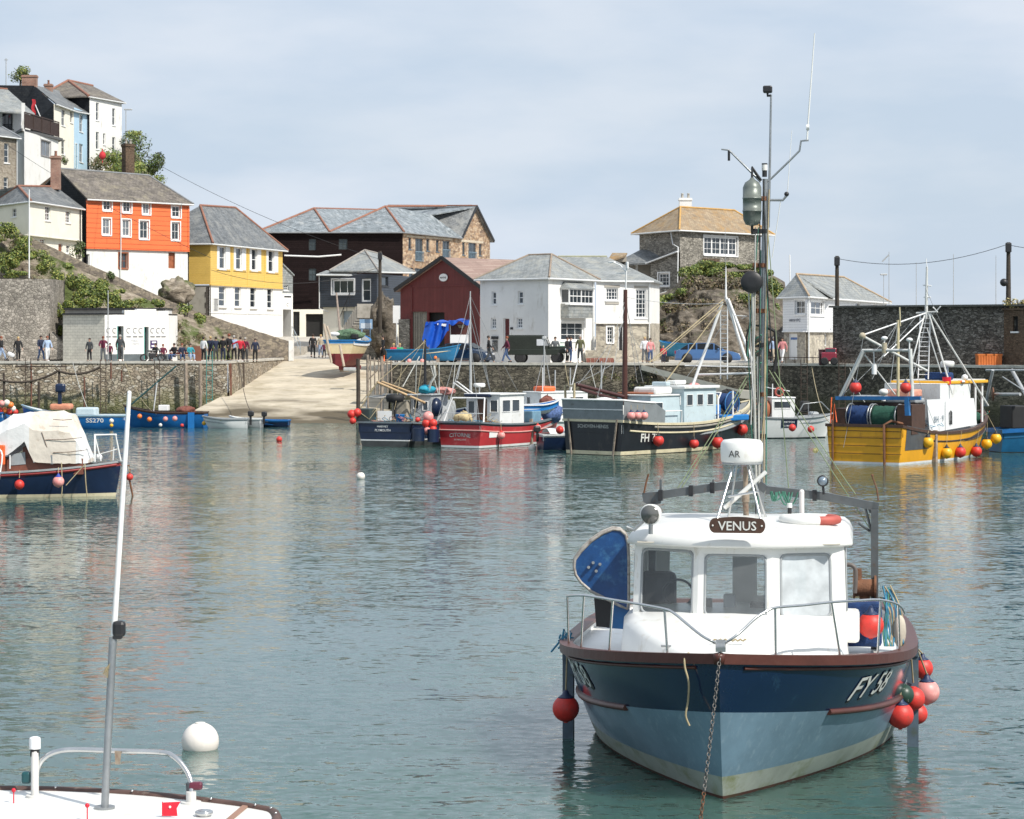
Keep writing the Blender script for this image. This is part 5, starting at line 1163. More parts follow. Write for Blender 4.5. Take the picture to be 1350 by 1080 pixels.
def hull_build(b,h,bands,cap=(.07,.16),capm=None,deckz=.12,deckm=None,inm=None,nt=34,name='hull',transom=None,bul=.05):
    """bands: list of (zfun(t) upper edge, material); the lowest band starts at h.z0"""
    mats=[m for _,m in bands]; mb=MB(); rows=[[h.z0]*(nt+1)]; rm=[]
    ts=[(1-(1-i/nt)**1.35) for i in range(nt+1)]
    for k,(zf,m) in enumerate(bands):
        n=4 if k==0 else 3; lo=rows[-1]; up=[zf(t) for t in ts]
        for j in range(1,n+1): rows.append([lo[i]+(up[i]-lo[i])*j/n for i in range(nt+1)]); rm.append(k)
    for side in (1,-1):
        vs=[h.pt(ts[i],r[i],side) for r in rows for i in range(nt+1)]
        for j in range(len(rows)-1):
            fs=[]; 
            for i in range(nt): q=(j*(nt+1)+i,j*(nt+1)+i+1,(j+1)*(nt+1)+i+1,(j+1)*(nt+1)+i); fs.append(q if side==1 else q[::-1])
            mb.add(vs,fs,rm[j],True) if False else None
            o=None
        base=len(mb.v); mb.v+=vs
        for j in range(len(rows)-1):
            for i in range(nt):
                q=[base+k_ for k_ in (j*(nt+1)+i,j*(nt+1)+i+1,(j+1)*(nt+1)+i+1,(j+1)*(nt+1)+i)]
                mb.f.append(q if side==1 else q[::-1]); mb.m.append(rm[j]); mb.sm.append(True)
    # transom
    for j in range(len(rows)-1):
        z0_,z1_=rows[j][0],rows[j+1][0]; a=h.pt(0,z0_,1); c=h.pt(0,z1_,1); d=h.pt(0,z1_,-1); e=h.pt(0,z0_,-1); mb.add([a,c,d,e],[(0,1,2,3)],rm[j])
    # bottom
    mb.add([h.pt(ts[i],h.z0,s_) for i in range(nt+1) for s_ in (1,-1)],[(2*i,2*i+1,2*i+3,2*i+2) for i in range(nt)],0)
    hull=mb.build(name,mats,b,False,fixn=False)
    capm=capm or mats[-1]; inm=inm or mats[-1]; deckm=deckm or whitep
    # cap rail, inner bulwark, deck
    c=MB(); w_,hh=cap
    for side in (1,-1):
        prof=[]
        for t in ts:
            z=h.sheer(t); o=h.pt(t,z,side); ww=min(w_,abs(o.x)+.02)
            prof.append([(o+Vector((side*.05,0,-hh))),(o+Vector((side*.055,0,.02))),(Vector((side*max(0,abs(o.x)-ww),o.y-(0 if t<.99 else .05),z+.025))),(Vector((side*max(0,abs(o.x)-ww),o.y-(0 if t<.99 else .05),z-.02)))])
        vs=[p for r in prof for p in r]; fs=[]
        for i in range(len(prof)-1):
            for j in range(3): q=(i*4+j,(i+1)*4+j,(i+1)*4+j+1,i*4+j+1); fs.append(q)
        c.add(vs,fs,0,False)
    o=h.pt(0,h.sheer(0),1); c.b2(-o.x-.05,o.x+.05,-.06,.07,h.sheer(0)-hh,h.sheer(0)+.024)
    tip=h.pt(1,h.sheer(1),1); c.lathe([(.06,-hh),(.075,0),(.06,.03)],tip,10)
    c.build('gunwale',capm,b)
    d=MB(); fl=MB()
    for side in (1,-1):
        vs=[];
        for t in ts:
            z=h.sheer(t); o=h.pt(t,z,side); x=side*max(0,abs(o.x)-bul-.02); vs+=[Vector((x,o.y-.03,z)),Vector((x,o.y-.03,z-deckz-.02))]
        d.add(vs,[(2*i,2*i+2,2*i+3,2*i+1) for i in range(len(ts)-1)])
    o=h.pt(0,h.sheer(0),1); d.add([(o.x,.05,o.z),(-o.x,.05,o.z),(-o.x,.05,o.z-deckz-.02),(o.x,.05,o.z-deckz-.02)],[(0,1,2,3)])
    d.build('bulwark',inm,b,fixn=False)
    vs=[]
    for t in ts:
        z=h.sheer(t)-deckz; o=h.pt(t,h.sheer(t),1); x=max(0,abs(o.x)-.06); vs+=[(x,o.y-.02,z),(-x,o.y-.02,z)]
    fl.add(vs,[(2*i,2*i+1,2*i+3,2*i+2) for i in range(len(ts)-1)]); fl.build('deck',deckm,b)
    return hull
def strake(b,h,zf,t0,t1,mat,r=.05,sides=(1,-1),name='rubbing_strake',n=24):
    for s_ in sides:
        mb=MB(); mb.tube([h.pt(t0+(t1-t0)*i/n,zf(t0+(t1-t0)*i/n),s_,.01) for i in range(n+1)],r,6); mb.build(name,mat,b)
def hull_text(b,h,txt,lc,z,side,size,wscale=1,mat=None,shadow=None,slant=0,name='lettering',rise=0,bold=.01):
    sg=1 if side==1 else -1
    fn=lambda off,dx=0,dz=0:(lambda x,y: h.lz(lc+sg*(x+dx),z+y+dz+rise*(x),side,off))
    if shadow: m=MB(); text_on(m,txt,fn(.008,.03,-.03),size,wscale,0,bold+.02,slant); m.build(name+'_shadow',shadow,b)
    m=MB(); text_on(m,txt,fn(.016),size,wscale,0,bold,slant); return m.build(name,mat or whitep,b)
def transom_text(b,h,txt,z,size,mat=None,wscale=1,x0=0,arc=0,y=-.0):
    m=MB(); text_on(m,txt,lambda x,yy:Vector((x0+x,-.016-y,z+yy-arc*x*x)),size,wscale,bold=.008); return m.build('lettering',mat or whitep,b)
PINK=M('faded_pink_buoy',(.72,.28,.26),.45,.12,4,.05,stain=(.8,.5,.45),stainamt=.5)
REDB=M('red_buoy',(.62,.04,.03),.5,.15,5,.06,stain=(.36,.06,.045),stainamt=.45)
ORGB=M('orange_buoy',(.8,.2,.04),.4,.1,3)
YELB=M('yellow_buoy',(.78,.42,.02),.4,.12,3,.04,stain=(.5,.3,.05),stainamt=.25)
NAVYC=M('navy_buoy_cap',(.02,.035,.09),.45,.1,3)
GRNC=M('dark_green_buoy',(.02,.05,.035),.4,.2,3)
WHTB=M('white_buoy',(.72,.68,.62),.5,.08,2,.05,stain=(.5,.42,.33),stainamt=.3)
rope_t=M('tan_rope',(.4,.33,.2),.9,.25,8); rope_g=M('green_rope',(.07,.22,.16),.85,.25,8); rope_b=M('blue_rope',(.05,.22,.35),.85,.3,8)
galv=M('galvanised_steel',(.33,.345,.35),.38,.18,5,.1,metal=.7,stain=(.22,.16,.1),stainamt=.25); stainless=M('stainless_steel',(.6,.6,.59),.22,.1,5,metal=.9)
rust=M('rusty_iron',(.16,.07,.035),.8,.35,6,.3); dkwood=M('dark_wood',(.07,.035,.022),.55,.3,5,.1)
brownp=M('brown_paint',(.085,.026,.018),.42,.16,3,.08,stain=(.1,.045,.03),stainamt=.3)
greyp=M('grey_paint',(.33,.35,.36),.5,.12,3); bluep=M('blue_paint',(.02,.14,.36),.4,.2,3,.05); netblue=M('blue_net',(.015,.05,.16),.9,.35,12,.8); netgreen=M('green_net',(.02,.09,.06),.9,.35,12,.8)
fibre=M('white_fibreglass',(.76,.76,.73),.35,.06,1.5,.02,coat=.15,stain=(.5,.44,.34),stainamt=.3,streak=.85,stainscale=5)
_fm={}
def fender(label,p,r,mat=None,cap=None,line=None,group=None,name='fender',sq=1.0,neck=True):
    """hanging ball fender with moulded neck and its line"""
    t=thing(name,label,'fender' if name=='fender' else 'buoy',p,0,group); neck=neck and not (cap is not None and cap is mat); k=(r,sq,neck)
    if k not in _fm:
        mb=MB(); mb.sph((0,0,0),r,22,14,sc=(1,1,sq)); mb.tube([(0,0,-r*.98*sq),(0,0,-r*1.06*sq)],r*.16,10); o=mb.build('ball',REDB,t); 
        c=MB(); c.lathe([(r*.3,r*.95*sq),(r*.26,r*1.0*sq),(.01,r*1.03*sq)] if not neck else [(r*.62,r*.80*sq),(r*.5,r*.9*sq),(r*.28,r*1.06*sq),(r*.2,r*1.28*sq),(r*.12,r*1.34*sq)],(0,0,0),14); neck and c.tube([(math.cos(a)*r*.1,0,r*1.34*sq+math.sin(a)*r*.1) for a in [i*math.pi/4 for i in range(9)]],r*.045,5)
        oc=c.build('neck',REDB,t); _fm[k]=(o.data,oc.data)
    else:
        o=bpy.data.objects.new('ball',_fm[k][0]); COL.objects.link(o); o.parent=t; oc=bpy.data.objects.new('neck',_fm[k][1]); COL.objects.link(oc); oc.parent=t
    for ob,m in ((o,mat or REDB),(oc,cap or NAVYC)): ob.material_slots[0].link='OBJECT'; ob.material_slots[0].material=m
    if line is not None:
        l=MB(); l.tube([(0,0,r*1.35*sq),Vector(line)-Vector(p)],.012 if r<.3 else .014,5); l.build('line',rope_t,t)
    return t
def torus(mb,c,R_,r,n=28,m=8,rot=None,mi=0,seg=None,sx=1,sy=1):
    c=Vector(c); mt=rot if rot is not None else Matrix.Identity(3); vs=[]; 
    for i in range(n):
        a=2*math.pi*i/n
        for j in range(m): b_=2*math.pi*j/m; vs.append(c+mt@Vector(((R_+r*math.cos(b_))*math.cos(a)*sx,(R_+r*math.cos(b_))*math.sin(a)*sy,r*math.sin(b_))))
    base=len(mb.v); mb.v+=vs
    for i in range(n):
        for j in range(m): mb.f.append([base+i*m+j,base+((i+1)%n)*m+j,base+((i+1)%n)*m+(j+1)%m,base+i*m+(j+1)%m]); mb.m.append(seg(i/n) if seg else mi); mb.sm.append(True)
    return mb
# ------------------------------------------------------------------ the blue boat in front
def clear_glass(name,tint,dirt):
    m=bpy.data.materials.new(name); nt,N,L=nodes(m); N.remove(N['Principled BSDF']); out=N['Material Output']
    tr=N.new('ShaderNodeBsdfTransparent'); tr.inputs[0].default_value=rgb(tint); gl=N.new('ShaderNodeBsdfGlossy'); gl.inputs['Roughness'].default_value=.03
    fr=N.new('ShaderNodeFresnel'); fr.inputs[0].default_value=1.5; m1=N.new('ShaderNodeMixShader'); L.new(fr.outputs[0],m1.inputs[0]); L.new(tr.outputs[0],m1.inputs[1]); L.new(gl.outputs[0],m1.inputs[2])
    df=N.new('ShaderNodeBsdfDiffuse'); df.inputs[0].default_value=(.62,.66,.68,1); tc=N.new('ShaderNodeTexCoord'); n=N.new('ShaderNodeTexNoise'); n.inputs['Scale'].default_value=5; n.inputs['Detail'].default_value=7; L.new(tc.outputs['Object'],n.inputs['Vector'])
    r=N.new('ShaderNodeMapRange'); r.inputs[1].default_value=.3; r.inputs[2].default_value=.75; r.inputs[3].default_value=dirt*.8; r.inputs[4].default_value=min(1,dirt*1.25); L.new(n.outputs['Fac'],r.inputs[0])
    m2=N.new('ShaderNodeMixShader'); L.new(r.outputs[0],m2.inputs[0]); L.new(m1.outputs[0],m2.inputs[1]); L.new(df.outputs[0],m2.inputs[2]); L.new(m2.outputs[0],out.inputs['Surface']); return m
gl1=clear_glass('cabin_glass',(.78,.84,.84),.1); gl2=clear_glass('cabin_glass_salted',(.78,.82,.84),.13); gl3=clear_glass('cabin_glass_milky',(.5,.55,.56),.75)  # third pane is mostly diffuse milky white
def panel(mb,q,hole,mi=0,dep=None):
    """bilinear quad q (bl,br,tr,tl) with rectangular hole (u0,u1,v0,v1), with reveals along dep"""
    B_=lambda u,v:(q[0]*(1-u)+q[1]*u)*(1-v)+(q[3]*(1-u)+q[2]*u)*v
    if hole is None: mb.add([Vector(p) for p in q],[(0,1,2,3)],mi); return B_
    u=[0,hole[0],hole[1],1]; v=[0,hole[2],hole[3],1]
    for i in range(3):
        for j in range(3):
            if i==1 and j==1: continue
            mb.add([B_(u[i],v[j]),B_(u[i+1],v[j]),B_(u[i+1],v[j+1]),B_(u[i],v[j+1])],[(0,1,2,3)],mi)
    r=[B_(u[1],v[1]),B_(u[2],v[1]),B_(u[2],v[2]),B_(u[1],v[2])]
    if dep: 
        r2=[p+Vector(dep) for p in r]; mb.add(r+r2,[(0,1,5,4),(1,2,6,5),(2,3,7,6),(3,0,4,7)],mi)
    return B_
def rring(B_,u0,u1,v0,v1,ru,rv,n=5):
    pts=[]
    for k,(cu,cv,su,sv) in enumerate(((u1-ru,v1-rv,1,1),(u0+ru,v1-rv,-1,1),(u0+ru,v0+rv,-1,-1),(u1-ru,v0+rv,1,-1))):
        for j in range(n+1):
            a=(k+j/n)*math.pi/2; pts.append(B_(cu+ru*math.cos(a),cv+rv*math.sin(a)))
    return pts
def cabin_window(b,B_,hole,gm,gasket,frame,off,name='window',r=(.1,.1)):
    u0,u1,v0,v1=hole; du=(u1-u0)*r[0]; dv=(v1-v0)*r[1]
    mb=MB(); ring=[p+Vector(off) for p in rring(B_,u0+.01,u1-.01,v0+.01,v1-.01,du,dv)]; mb.tube(ring,.022,6,0,False,True,True)
    # corner fillets between rounded gasket and rectangular opening
    w=mb.build(name,gasket,b); g=MB(); g.poly([p+Vector(off)*.9 for p in rring(B_,u0,u1,v0,v1,du*.8,dv*.8)]); g.build('pane',gm,w)
    f2=MB(); ring2=[p+Vector(off)*1.05 for p in rring(B_,u0-.015,u1+.015,v0-.015,v1+.015,du*.5,dv*.5)]; n=len(ring)
    f2.add(ring+ring2,[(i,(i+1)%n,n+(i+1)%n,n+i) for i in range(n)]); f2.build('frame',frame,w); return w
def venus():
    hx,hy=-.1417,-.99; L_=11.0; bow=Vector((PX(948,28.6),28.6)); st=bow-Vector((hx,hy))*L_
    b=thing('fishing_boat','blue hulled boat with white wheelhouse and brown name board, moored bow towards us','boat',(st.x,st.y,0),math.atan2(-hx,hy))
    h=Hull(L_,4.75,1.84,1.40,1.3,rake=1.3,ws=.82,tm=.5,ntop=2.9,nbot=1.7,em=.12,eb=.5,z0=-.75,pw=.85)
    navy=M('navy_gloss_hull',(.004,.017,.055),.16,.12,1.2,coat=.6,stain=(.02,.055,.10),stainamt=.2,streak=.5,stainscale=5); lblue=M('worn_caustic_light_blue_hull',(.165,.255,.33),.3,.22,1.1,.05,coat=.3,stain=(.27,.37,.44),stainamt=.42,streak=.9,stainscale=11)  # lower hull's pale streaks paint in wear plus rippling light off the water
    boot=M('chalky_boot_top',(.36,.39,.34),.5,.2,1.5,stain=(.2,.22,.1),stainamt=.5); anti=M('antifoul_brown',(.09,.035,.025),.7,.3,2,stain=(.04,.05,.02),stainamt=.5)
    bnd=lambda t:h.sheer(t)-.70
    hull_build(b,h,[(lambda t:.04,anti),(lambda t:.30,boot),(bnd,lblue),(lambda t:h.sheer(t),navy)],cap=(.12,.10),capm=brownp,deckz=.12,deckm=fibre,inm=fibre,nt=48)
    strake(b,h,lambda t:bnd(t)-.02,.02,.865,brownp,.042); strake(b,h,lambda t:h.sheer(t)-.15,.0,.985,brownp,.022,name='lower_moulding')
    lt=M('off_white_letters',(.66,.66,.62),.5,.1,5)
    def col(x,y,side):
        best=(1e9,0,0); m=wm(b)
        for i in range(110):
            for j in range(30):
                l=3+8*i/110; z=.5+1.2*j/30; p=m@h.lz(l,z,side); e=abs(CX+F*p.x/p.y-x)+abs(HY+F*(H-p.z)/p.y-y)
                if e<best[0]: best=(e,l,z)
        return best[1],best[2]
    for side,(xa,ya),(xb,yb) in ((-1,(1108,920),(1166,911)),(1,(757,893),(795,907))):
        la,za=col(xa,ya,side); lb,zb=col(xb,yb,side); lc=(la+lb)/2; wd=min(1.15,abs(la-lb))
        hull_text(b,h,'FY 58',lc,(za+zb)/2-.0,side,.40,wd/1.15/.95,lt,blackp,.16,name='registration')
    # foredeck trunk
    rx=lambda x,y,ly:ray(b,x,y,ly)
    tr=MB(); zt=1.98
    prof=[]
    for (ly,hw_,z,) in ((10.05,.25,1.68),(9.6,.75,1.80),(9.0,1.12,1.90),(8.35,1.38,1.97),(7.6,1.45,1.99),(6.9,1.45,1.99)):
        prof.append([Vector((-hw_-.06,ly+.03,1.2)),Vector((-hw_,ly,z-.1)),Vector((-hw_*.9,ly,z-.02)),Vector((-hw_*.5,ly,z+.02)),Vector((0,ly,z+.035)),Vector((hw_*.5,ly,z+.02)),Vector((hw_*.9,ly,z-.02)),Vector((hw_,ly,z-.1)),Vector((hw_+.06,ly+.03,1.2))])
    tr.add([p for r in prof for p in r],[(i*9+j,i*9+j+1,(i+1)*9+j+1,(i+1)*9+j) for i in range(len(prof)-1) for j in range(8)],0,True)
    tr.add(prof[0],[tuple(range(9))]); tr.build('foredeck_trunk',fibre,b)
    # wheelhouse
    zb,ztop=1.93,2.93
    P0,P1,P2,P3=[rx(x,716,ly) for x,ly in ((838,7.55),(921,7.95),(1018,8.0),(1113,7.62))]
    tops=[Vector((p.x,p.y,ztop)) for p in (P0,P1,P2,P3)]
    bots=[Vector((p.x*1.02,p.y+.14,zb)) for p in (P0,P1,P2,P3)]
    back=5.3; TL=Vector((tops[0].x-.02,back,ztop)); TR=Vector((tops[3].x+.02,back,ztop)); BL=Vector((bots[0].x,back,1.25)); BR=Vector((bots[3].x,back,1.25))
    mb=MB(); holes=[]; wins=[((845,724,914,812),gl1),((928,731,1011,815),gl2),((1028,730,1096,817),gl3)]
    for i in range(3):
        q=[bots[i],bots[i+1],tops[i+1],tops[i]]
        def uv(px,py):
            best=(1e9,0,0); m=wm(b)
            B_=lambda u,v:(q[0]*(1-u)+q[1]*u)*(1-v)+(q[3]*(1-u)+q[2]*u)*v
            u,v=.5,.5
            for _ in range(12):
                def pr(u,v): p=m@B_(u,v); return Vector((CX+F*p.x/p.y-px,HY+F*(H-p.z)/p.y-py))
                e=pr(u,v); a=(pr(u+.01,v)-e)/.01; c=(pr(u,v+.01)-e)/.01; det=a.x*c.y-a.y*c.x
                u-=(e.x*c.y-e.y*c.x)/det; v-=(a.x*e.y-a.y*e.x)/det
            return u,v
        (xa,ya,xb,yb),gm=wins[i]; ua,va=uv(xa,(ya+yb)/2); ub,_=uv(xb,(ya+yb)/2); _,vt=uv((xa+xb)/2,ya); _,vb=uv((xa+xb)/2,yb)
        hl=(min(ua,ub),max(ua,ub),max(.02,vb),min(.96,vt)); holes.append((q,hl,gm)); panel(mb,q,hl,0,(0,-.06,0))
    # sides with windows
    sd=[]
    for (t0,b0,t1,b1) in ((tops[0],Vector((bots[0].x,bots[0].y,1.25)),TL,BL),(tops[3],Vector((bots[3].x,bots[3].y,1.25)),TR,BR)):
        q=[b0,b1,t1,t0]; hl=(.08,.48,.44,.9); sd.append((q,hl)); panel(mb,q,hl); 
    # front base skirt under windows, back wall with door gap
    for i in range(3): mb.add([bots[i],bots[i+1],Vector((bots[i+1].x,bots[i+1].y,1.3)),Vector((bots[i].x,bots[i].y,1.3))],[(0,1,2,3)])
    MB_=(BL+BR)/2; MT=(TL+TR)/2; panel(mb,[BL,MB_,MT,TL],(.2,.85,.25,.9)); panel(mb,[MB_,BR,TR,MT],(.1,.6,.42,.88)); mb.add([BL+Vector((0,.04,0)),BR+Vector((0,.04,0)),BR+Vector((0,.04,.0)),BL+Vector((0,.04,.0))],[(0,1,2,3)])
    wh=mb.build('wheelhouse',fibre,b,fixn=False)
    gask=M('grey_gasket',(.3,.32,.33),.6,.1,5)
    for q,hl,gm in holes:
        cabin_window(b,lambda u,v,q=q:(q[0]*(1-u)+q[1]*u)*(1-v)+(q[3]*(1-u)+q[2]*u)*v,hl,gm,gask,fibre,(0,-.015,0),r=(.12,.11))
    gg=clear_glass('green_side_glass',(.4,.6,.55),.15)
    for (q,hl),s_ in zip(sd,(1,-1)): cabin_window(b,lambda u,v,q=q:(q[0]*(1-u)+q[1]*u)*(1-v)+(q[3]*(1-u)+q[2]*u)*v,hl,gg,gask,fibre,(s_*.01,0,0))
    # interior
    it=MB(); xl,xr=min(TL.x,TR.x),max(TL.x,TR.x)
    it.b2(xl+.1,xr-.1,7.0,7.7,1.35,1.93); it.build('dashboard',greyp,b)
    for x_,w2,h2 in ((925,.28,.2),(962,.16,.26),(1000,.22,.16)): p=ray(b,x_,800,7.4); m=MB(); m.bbox((p.x,7.4,1.93+h2/2),(w2,.14,h2),.02); m.build('instrument',blackp if w2>.2 else greyp,b)
    s_=MB(); p=ray(b,868,800,6.3); s_.bbox((p.x,6.3,2.0),(.5,.18,.75),.12); s_.bbox((p.x,6.5,1.6),(.5,.5,.15),.05); s_.build('helm_seat',blackp,b)
    wl=MB(); p=ray(b,895,770,6.9); torus(wl,(p.x,7.0,2.15),.2,.018,24,6,Matrix.Rotation(R(70),3,'X')); wl.build('steering_wheel',blackp,b)
    hd=MB(); hd.b2(xl+.03,xr-.03,back+.05,7.9,2.895,2.91); hd.build('headlining',M('beige_lining',(.5,.47,.4),.9),b)
    dv=MB(); dv.b2(-.75,-.35,5.6,5.9,1.3,2.3); dv.build('locker',greyp,b)
    # roof: rounded plan, deep brim
    def ring(grow,z,crown=0):
        pts=[]; cx=(tops[0].x+tops[3].x)/2; hw_=abs(tops[0].x-tops[3].x)/2+.09+grow
        for k in range(25):
            u=-1+2*k/24; pts.append(Vector((cx+hw_*u,7.62+grow+.52*(1-abs(u)**2.4)-.06*u*0,z)))
        pts+= [Vector((cx+hw_,7.3,z)),Vector((cx+hw_,6.2,z)),Vector((cx+hw_,5.0-grow,z)),Vector((cx+hw_*.5,4.93-grow,z)),Vector((cx,4.92-grow,z)),Vector((cx-hw_*.5,4.93-grow,z)),Vector((cx-hw_,5.0-grow,z)),Vector((cx-hw_,6.2,z)),Vector((cx-hw_,7.3,z))]
        return pts
    rings=[ring(-.06,2.88),ring(.0,2.86),ring(.02,2.89),ring(-.03,3.0),ring(-.10,3.06),ring(-.3,3.10)]
    n=len(rings[0]); rf=MB(); rf.add([p for r in rings for p in r],[(i*n+j,i*n+(j+1)%n,(i+1)*n+(j+1)%n,(i+1)*n+j) for i in range(len(rings)-1) for j in range(n)],0,True)
    cx=(tops[0].x+tops[3].x)/2; top=rings[-1]; vs=top+[Vector((cx,6.4,3.16))]; rf.add(vs,[(j,(j+1)%n,n) for j in range(n)],0,True); rf.add(rings[0],[tuple(range(n))[::-1]])
    roof=rf.build('wheelhouse_roof',fibre,b)
    # name board
    c=rx(972,693,8.28); bd=MB(); R_=Matrix.Rotation(R(-8),3,'X')
    out=[]; 
    for k in range(13): a=-math.pi/2+math.pi*k/12; out.append(Vector((.29+.07*math.cos(a),0,.095*math.sin(a))))
    for k in range(9): u=1-2*k/8; out.append(Vector((.25*u,0,.095+.02*(1-u*u))))
    for k in range(13): a=math.pi/2+math.pi*k/12; out.append(Vector((-.29+.07*math.cos(a),0,.095*math.sin(a))))
    bd.slab([c+p for p in out],(0,.03,0)); nb=bd.build('name_board',dkwood,b)
    m=MB(); text_on(m,'VENUS',lambda x,y:c+Vector((-x,.036,y-.058)),.165,.98,bold=.012); 
    for sx in (-1,1): m.sph(c+Vector((sx*.315,.036,0)),.013,8,5)
    m.build('lettering',lt,nb)
    # spotlight left, lamps, life ring
    p=rx(858,678,7.9); sp=MB(); rot=(Vector((.25,1,-.1))).to_track_quat('Z','Y').to_matrix(); sp.lathe([(.05,-.16),(.11,-.13),(.135,0),(.14,.03),(.125,.035)],p,18,rot=rot); sl_=sp.build('searchlight',fibre,b); lg=MB(); lg.lathe([(.0,.0),(.12,.0),(.125,.03)],p+rot@Vector((0,0,.01)),18,rot=rot); lg.build('lens',M('lens_glass',(.12,.12,.11),.08,spec=1),sl_)
    br=MB(); br.tube([p-Vector((0,0,.12)),p-Vector((0,0,.26))],.03,8); br.tube([rx(848,688,7.9),rx(836,699,7.9),rx(826,695,7.9)],.022,6); br.build('bracket',galv,sl_)
    lr=MB(); p=rx(1068,690,7.0); torus(lr,(p.x,7.0,3.16),.36,.06,36,8,mi=0,seg=lambda f:1 if .3<f<.62 else 0,sy=.75); lr.build('lifebuoy',[fibre,M('faded_red',(.42,.09,.07),.6,.15,4)],b)
    w_=MB(); p=rx(1057,686,6.6); w_.tube([(p.x,p.y,3.18),(p.x,p.y,3.5)],.035,10); w_.sph((p.x,p.y,3.5),.035,10,6); w_.build('deck_lamp',M('frosted_lamp',(.75,.7,.68),.4),b)
    w_=MB(); p=rx(1041,686,6.8); w_.tube([(p.x,p.y,3.2),(p.x,p.y,3.3)],.028,8,0); w_.tube([(p.x,p.y,3.3),(p.x,p.y,3.36)],.035,8,1); w_.build('navigation_lamp',[blackp,fibre],b)
    # radar on tripod
    lyr=6.6; p=rx(978,596,lyr); rd=MB(); rd.lathe([(.10,-.14),(.27,-.14),(.285,-.11),(.29,.02),(.285,.12),(.25,.165),(.12,.18)],p,28); r0=rd.build('radar_dome',fibre,b); bs=MB(); bs.lathe([(.12,-.17),(.26,-.165),(.275,-.142)],p,24); bs.build('radar_base',greyp,r0)
    m=MB(); wmz=wm(b)
    tcx=rx(968,604,lyr+.292); text_on(m,'AR',lambda x,y:Vector((p.x+ (tcx.x-p.x)-x, p.y+math.sqrt(max(.0,.2925**2-((tcx.x-p.x)-x)**2)),p.z-.06+y)),.13,.95,bold=.004); m.build('lettering',M('dark_grey_letters',(.08,.08,.08),.6),r0)
    tp=MB()
    for (xa,ya,xb,yb,l0,l1) in ((968,610,945,686,6.7,7.2),(972,610,960,684,6.6,6.5),(985,610,1003,686,6.7,7.1),(988,610,1012,690,6.6,6.4),(960,655,1000,648,6.9,6.9)): tp.tube([rx(xa,ya,l0),rx(xb,yb,l1)],.016,8)
    tp.build('radar_tripod',stainless,b)
    ex=MB(); ex.tube([rx(983,615,6.3),rx(983,650,6.3)],.035,10); ex.tube([rx(983,650,6.3),rx(983,662,6.3)],.055,10); ex.tube([rx(983,662,6.3),rx(984,690,6.3)],.04,10); ex.build('exhaust_pipe',M('tan_pipe',(.3,.24,.18),.6,.2,5,.2,stain=(.15,.08,.05),stainamt=.5),b)
    hv=MB(); hv.tube([rx(955,670,6.6),rx(1010,622,6.6)],.03,8); hv.build('boom',fibre,b)
    # gantry
    lg_=5.9; gt=MB(); pts=[rx(*q,lg_) for q in ((868,653),(950,641),(1000,638),(1010,646),(1085,654),(1150,667))]
    for i in range(len(pts)-1): gt.bar(pts[i],pts[i+1],.09,.11)
    gt.slab([rx(846,650,lg_),rx(872,648,lg_),rx(871,664,lg_),rx(855,666,lg_),rx(848,662,lg_)],(0,-.06,0)); gt.slab([rx(1140,660,lg_),rx(1159,663,lg_),rx(1158,672,lg_),rx(1152,678,lg_),rx(1146,676,lg_)],(0,-.06,0))
    a=rx(1153,672,lg_); gt.bar(a,(a.x,a.y,1.3),.1,.12,up=(0,1,0)); a=rx(860,664,lg_); gt.bar(a,(a.x+.0,a.y,1.3),.1,.12,up=(0,1,0)); gt.tube([rx(1139,662,lg_),rx(1146,690,lg_),rx(1152,712,lg_)],.02,6); gt.tube([rx(1132,690,lg_+.1),rx(1146,700,lg_)],.02,6)
    for x,y in ((871,653),(911,647),(939,643),(1074,653)): q=rx(x,y,lg_+.01); gt.box(q,(.06,.13,.15),0,1)
    gt.bar(rx(871,652,lg_),rx(871,632,lg_),.03,.05); gt.bar(rx(940,640,lg_),rx(940,632,lg_),.02,.04)
    gt.build('gantry',[M('dull_gantry_steel',(.11,.12,.125),.45,.2,5,metal=.3,stain=(.12,.07,.04),stainamt=.3),blackp],b)
    am=MB(); am.tube([rx(849,650,lg_),rx(852,636,lg_),rx(855,625,lg_)],.014,6); am.tube([rx(1158,660,lg_),rx(1156,645,lg_),rx(1150,628,lg_)],.012,6); am.sph(rx(1150,627,lg_),.02,6,5); am.build('aerial_stub',rust,b)
    fl=MB(); p=rx(1085,634,6.0); rot=(Vector((.1,1,0))).to_track_quat('Z','Y').to_matrix(); fl.lathe([(.02,-.08),(.07,-.05),(.08,.03),(.078,.035)],p,16,rot=rot); f_=fl.build('floodlight',blackp,b); l2=MB(); l2.lathe([(0,.036),(.06,.036),(.061,.04)],p,16,rot=rot); l2.build('lens',M('lamp_glass',(.2,.26,.32),.1,spec=1),f_); l3=MB(); l3.tube([p-Vector((0,0,.07)),rx(1086,652,6.0)],.02,6); l3.build('bracket',blackp,f_)
    gr=MB(); rnd=random.Random(4)
    for k in range(9): x0=1012+rnd.uniform(0,24); x1=x0+rnd.uniform(6,22); gr.tube(sag(rx(x0,648,6.0),rx(min(1052,x1),649,6.0),rnd.uniform(.08,.2),8),.011,5)
    gr.build('coiled_line',rope_g,b)
    # mast
    lm=5.35; ms=MB(); ms.tube([rx(1001,700,lm),rx(1003,600,lm),rx(1006,440,lm),rx(1009,236,lm)],[.06,.057,.047,.036],12); mast=ms.build('mast',galv,b)
    m2=MB(); m2.tube([rx(997,640,lm+.1),rx(992,385,lm+.1)],[.022,.018],8); m2.tube([rx(1001,640,lm+.1),rx(999,470,lm+.1)],.02,6); m2.build('boom_pole',M('worn_boom',(.42,.42,.38),.6,.25,6),b)
    wr=MB(); rnd=random.Random(8)
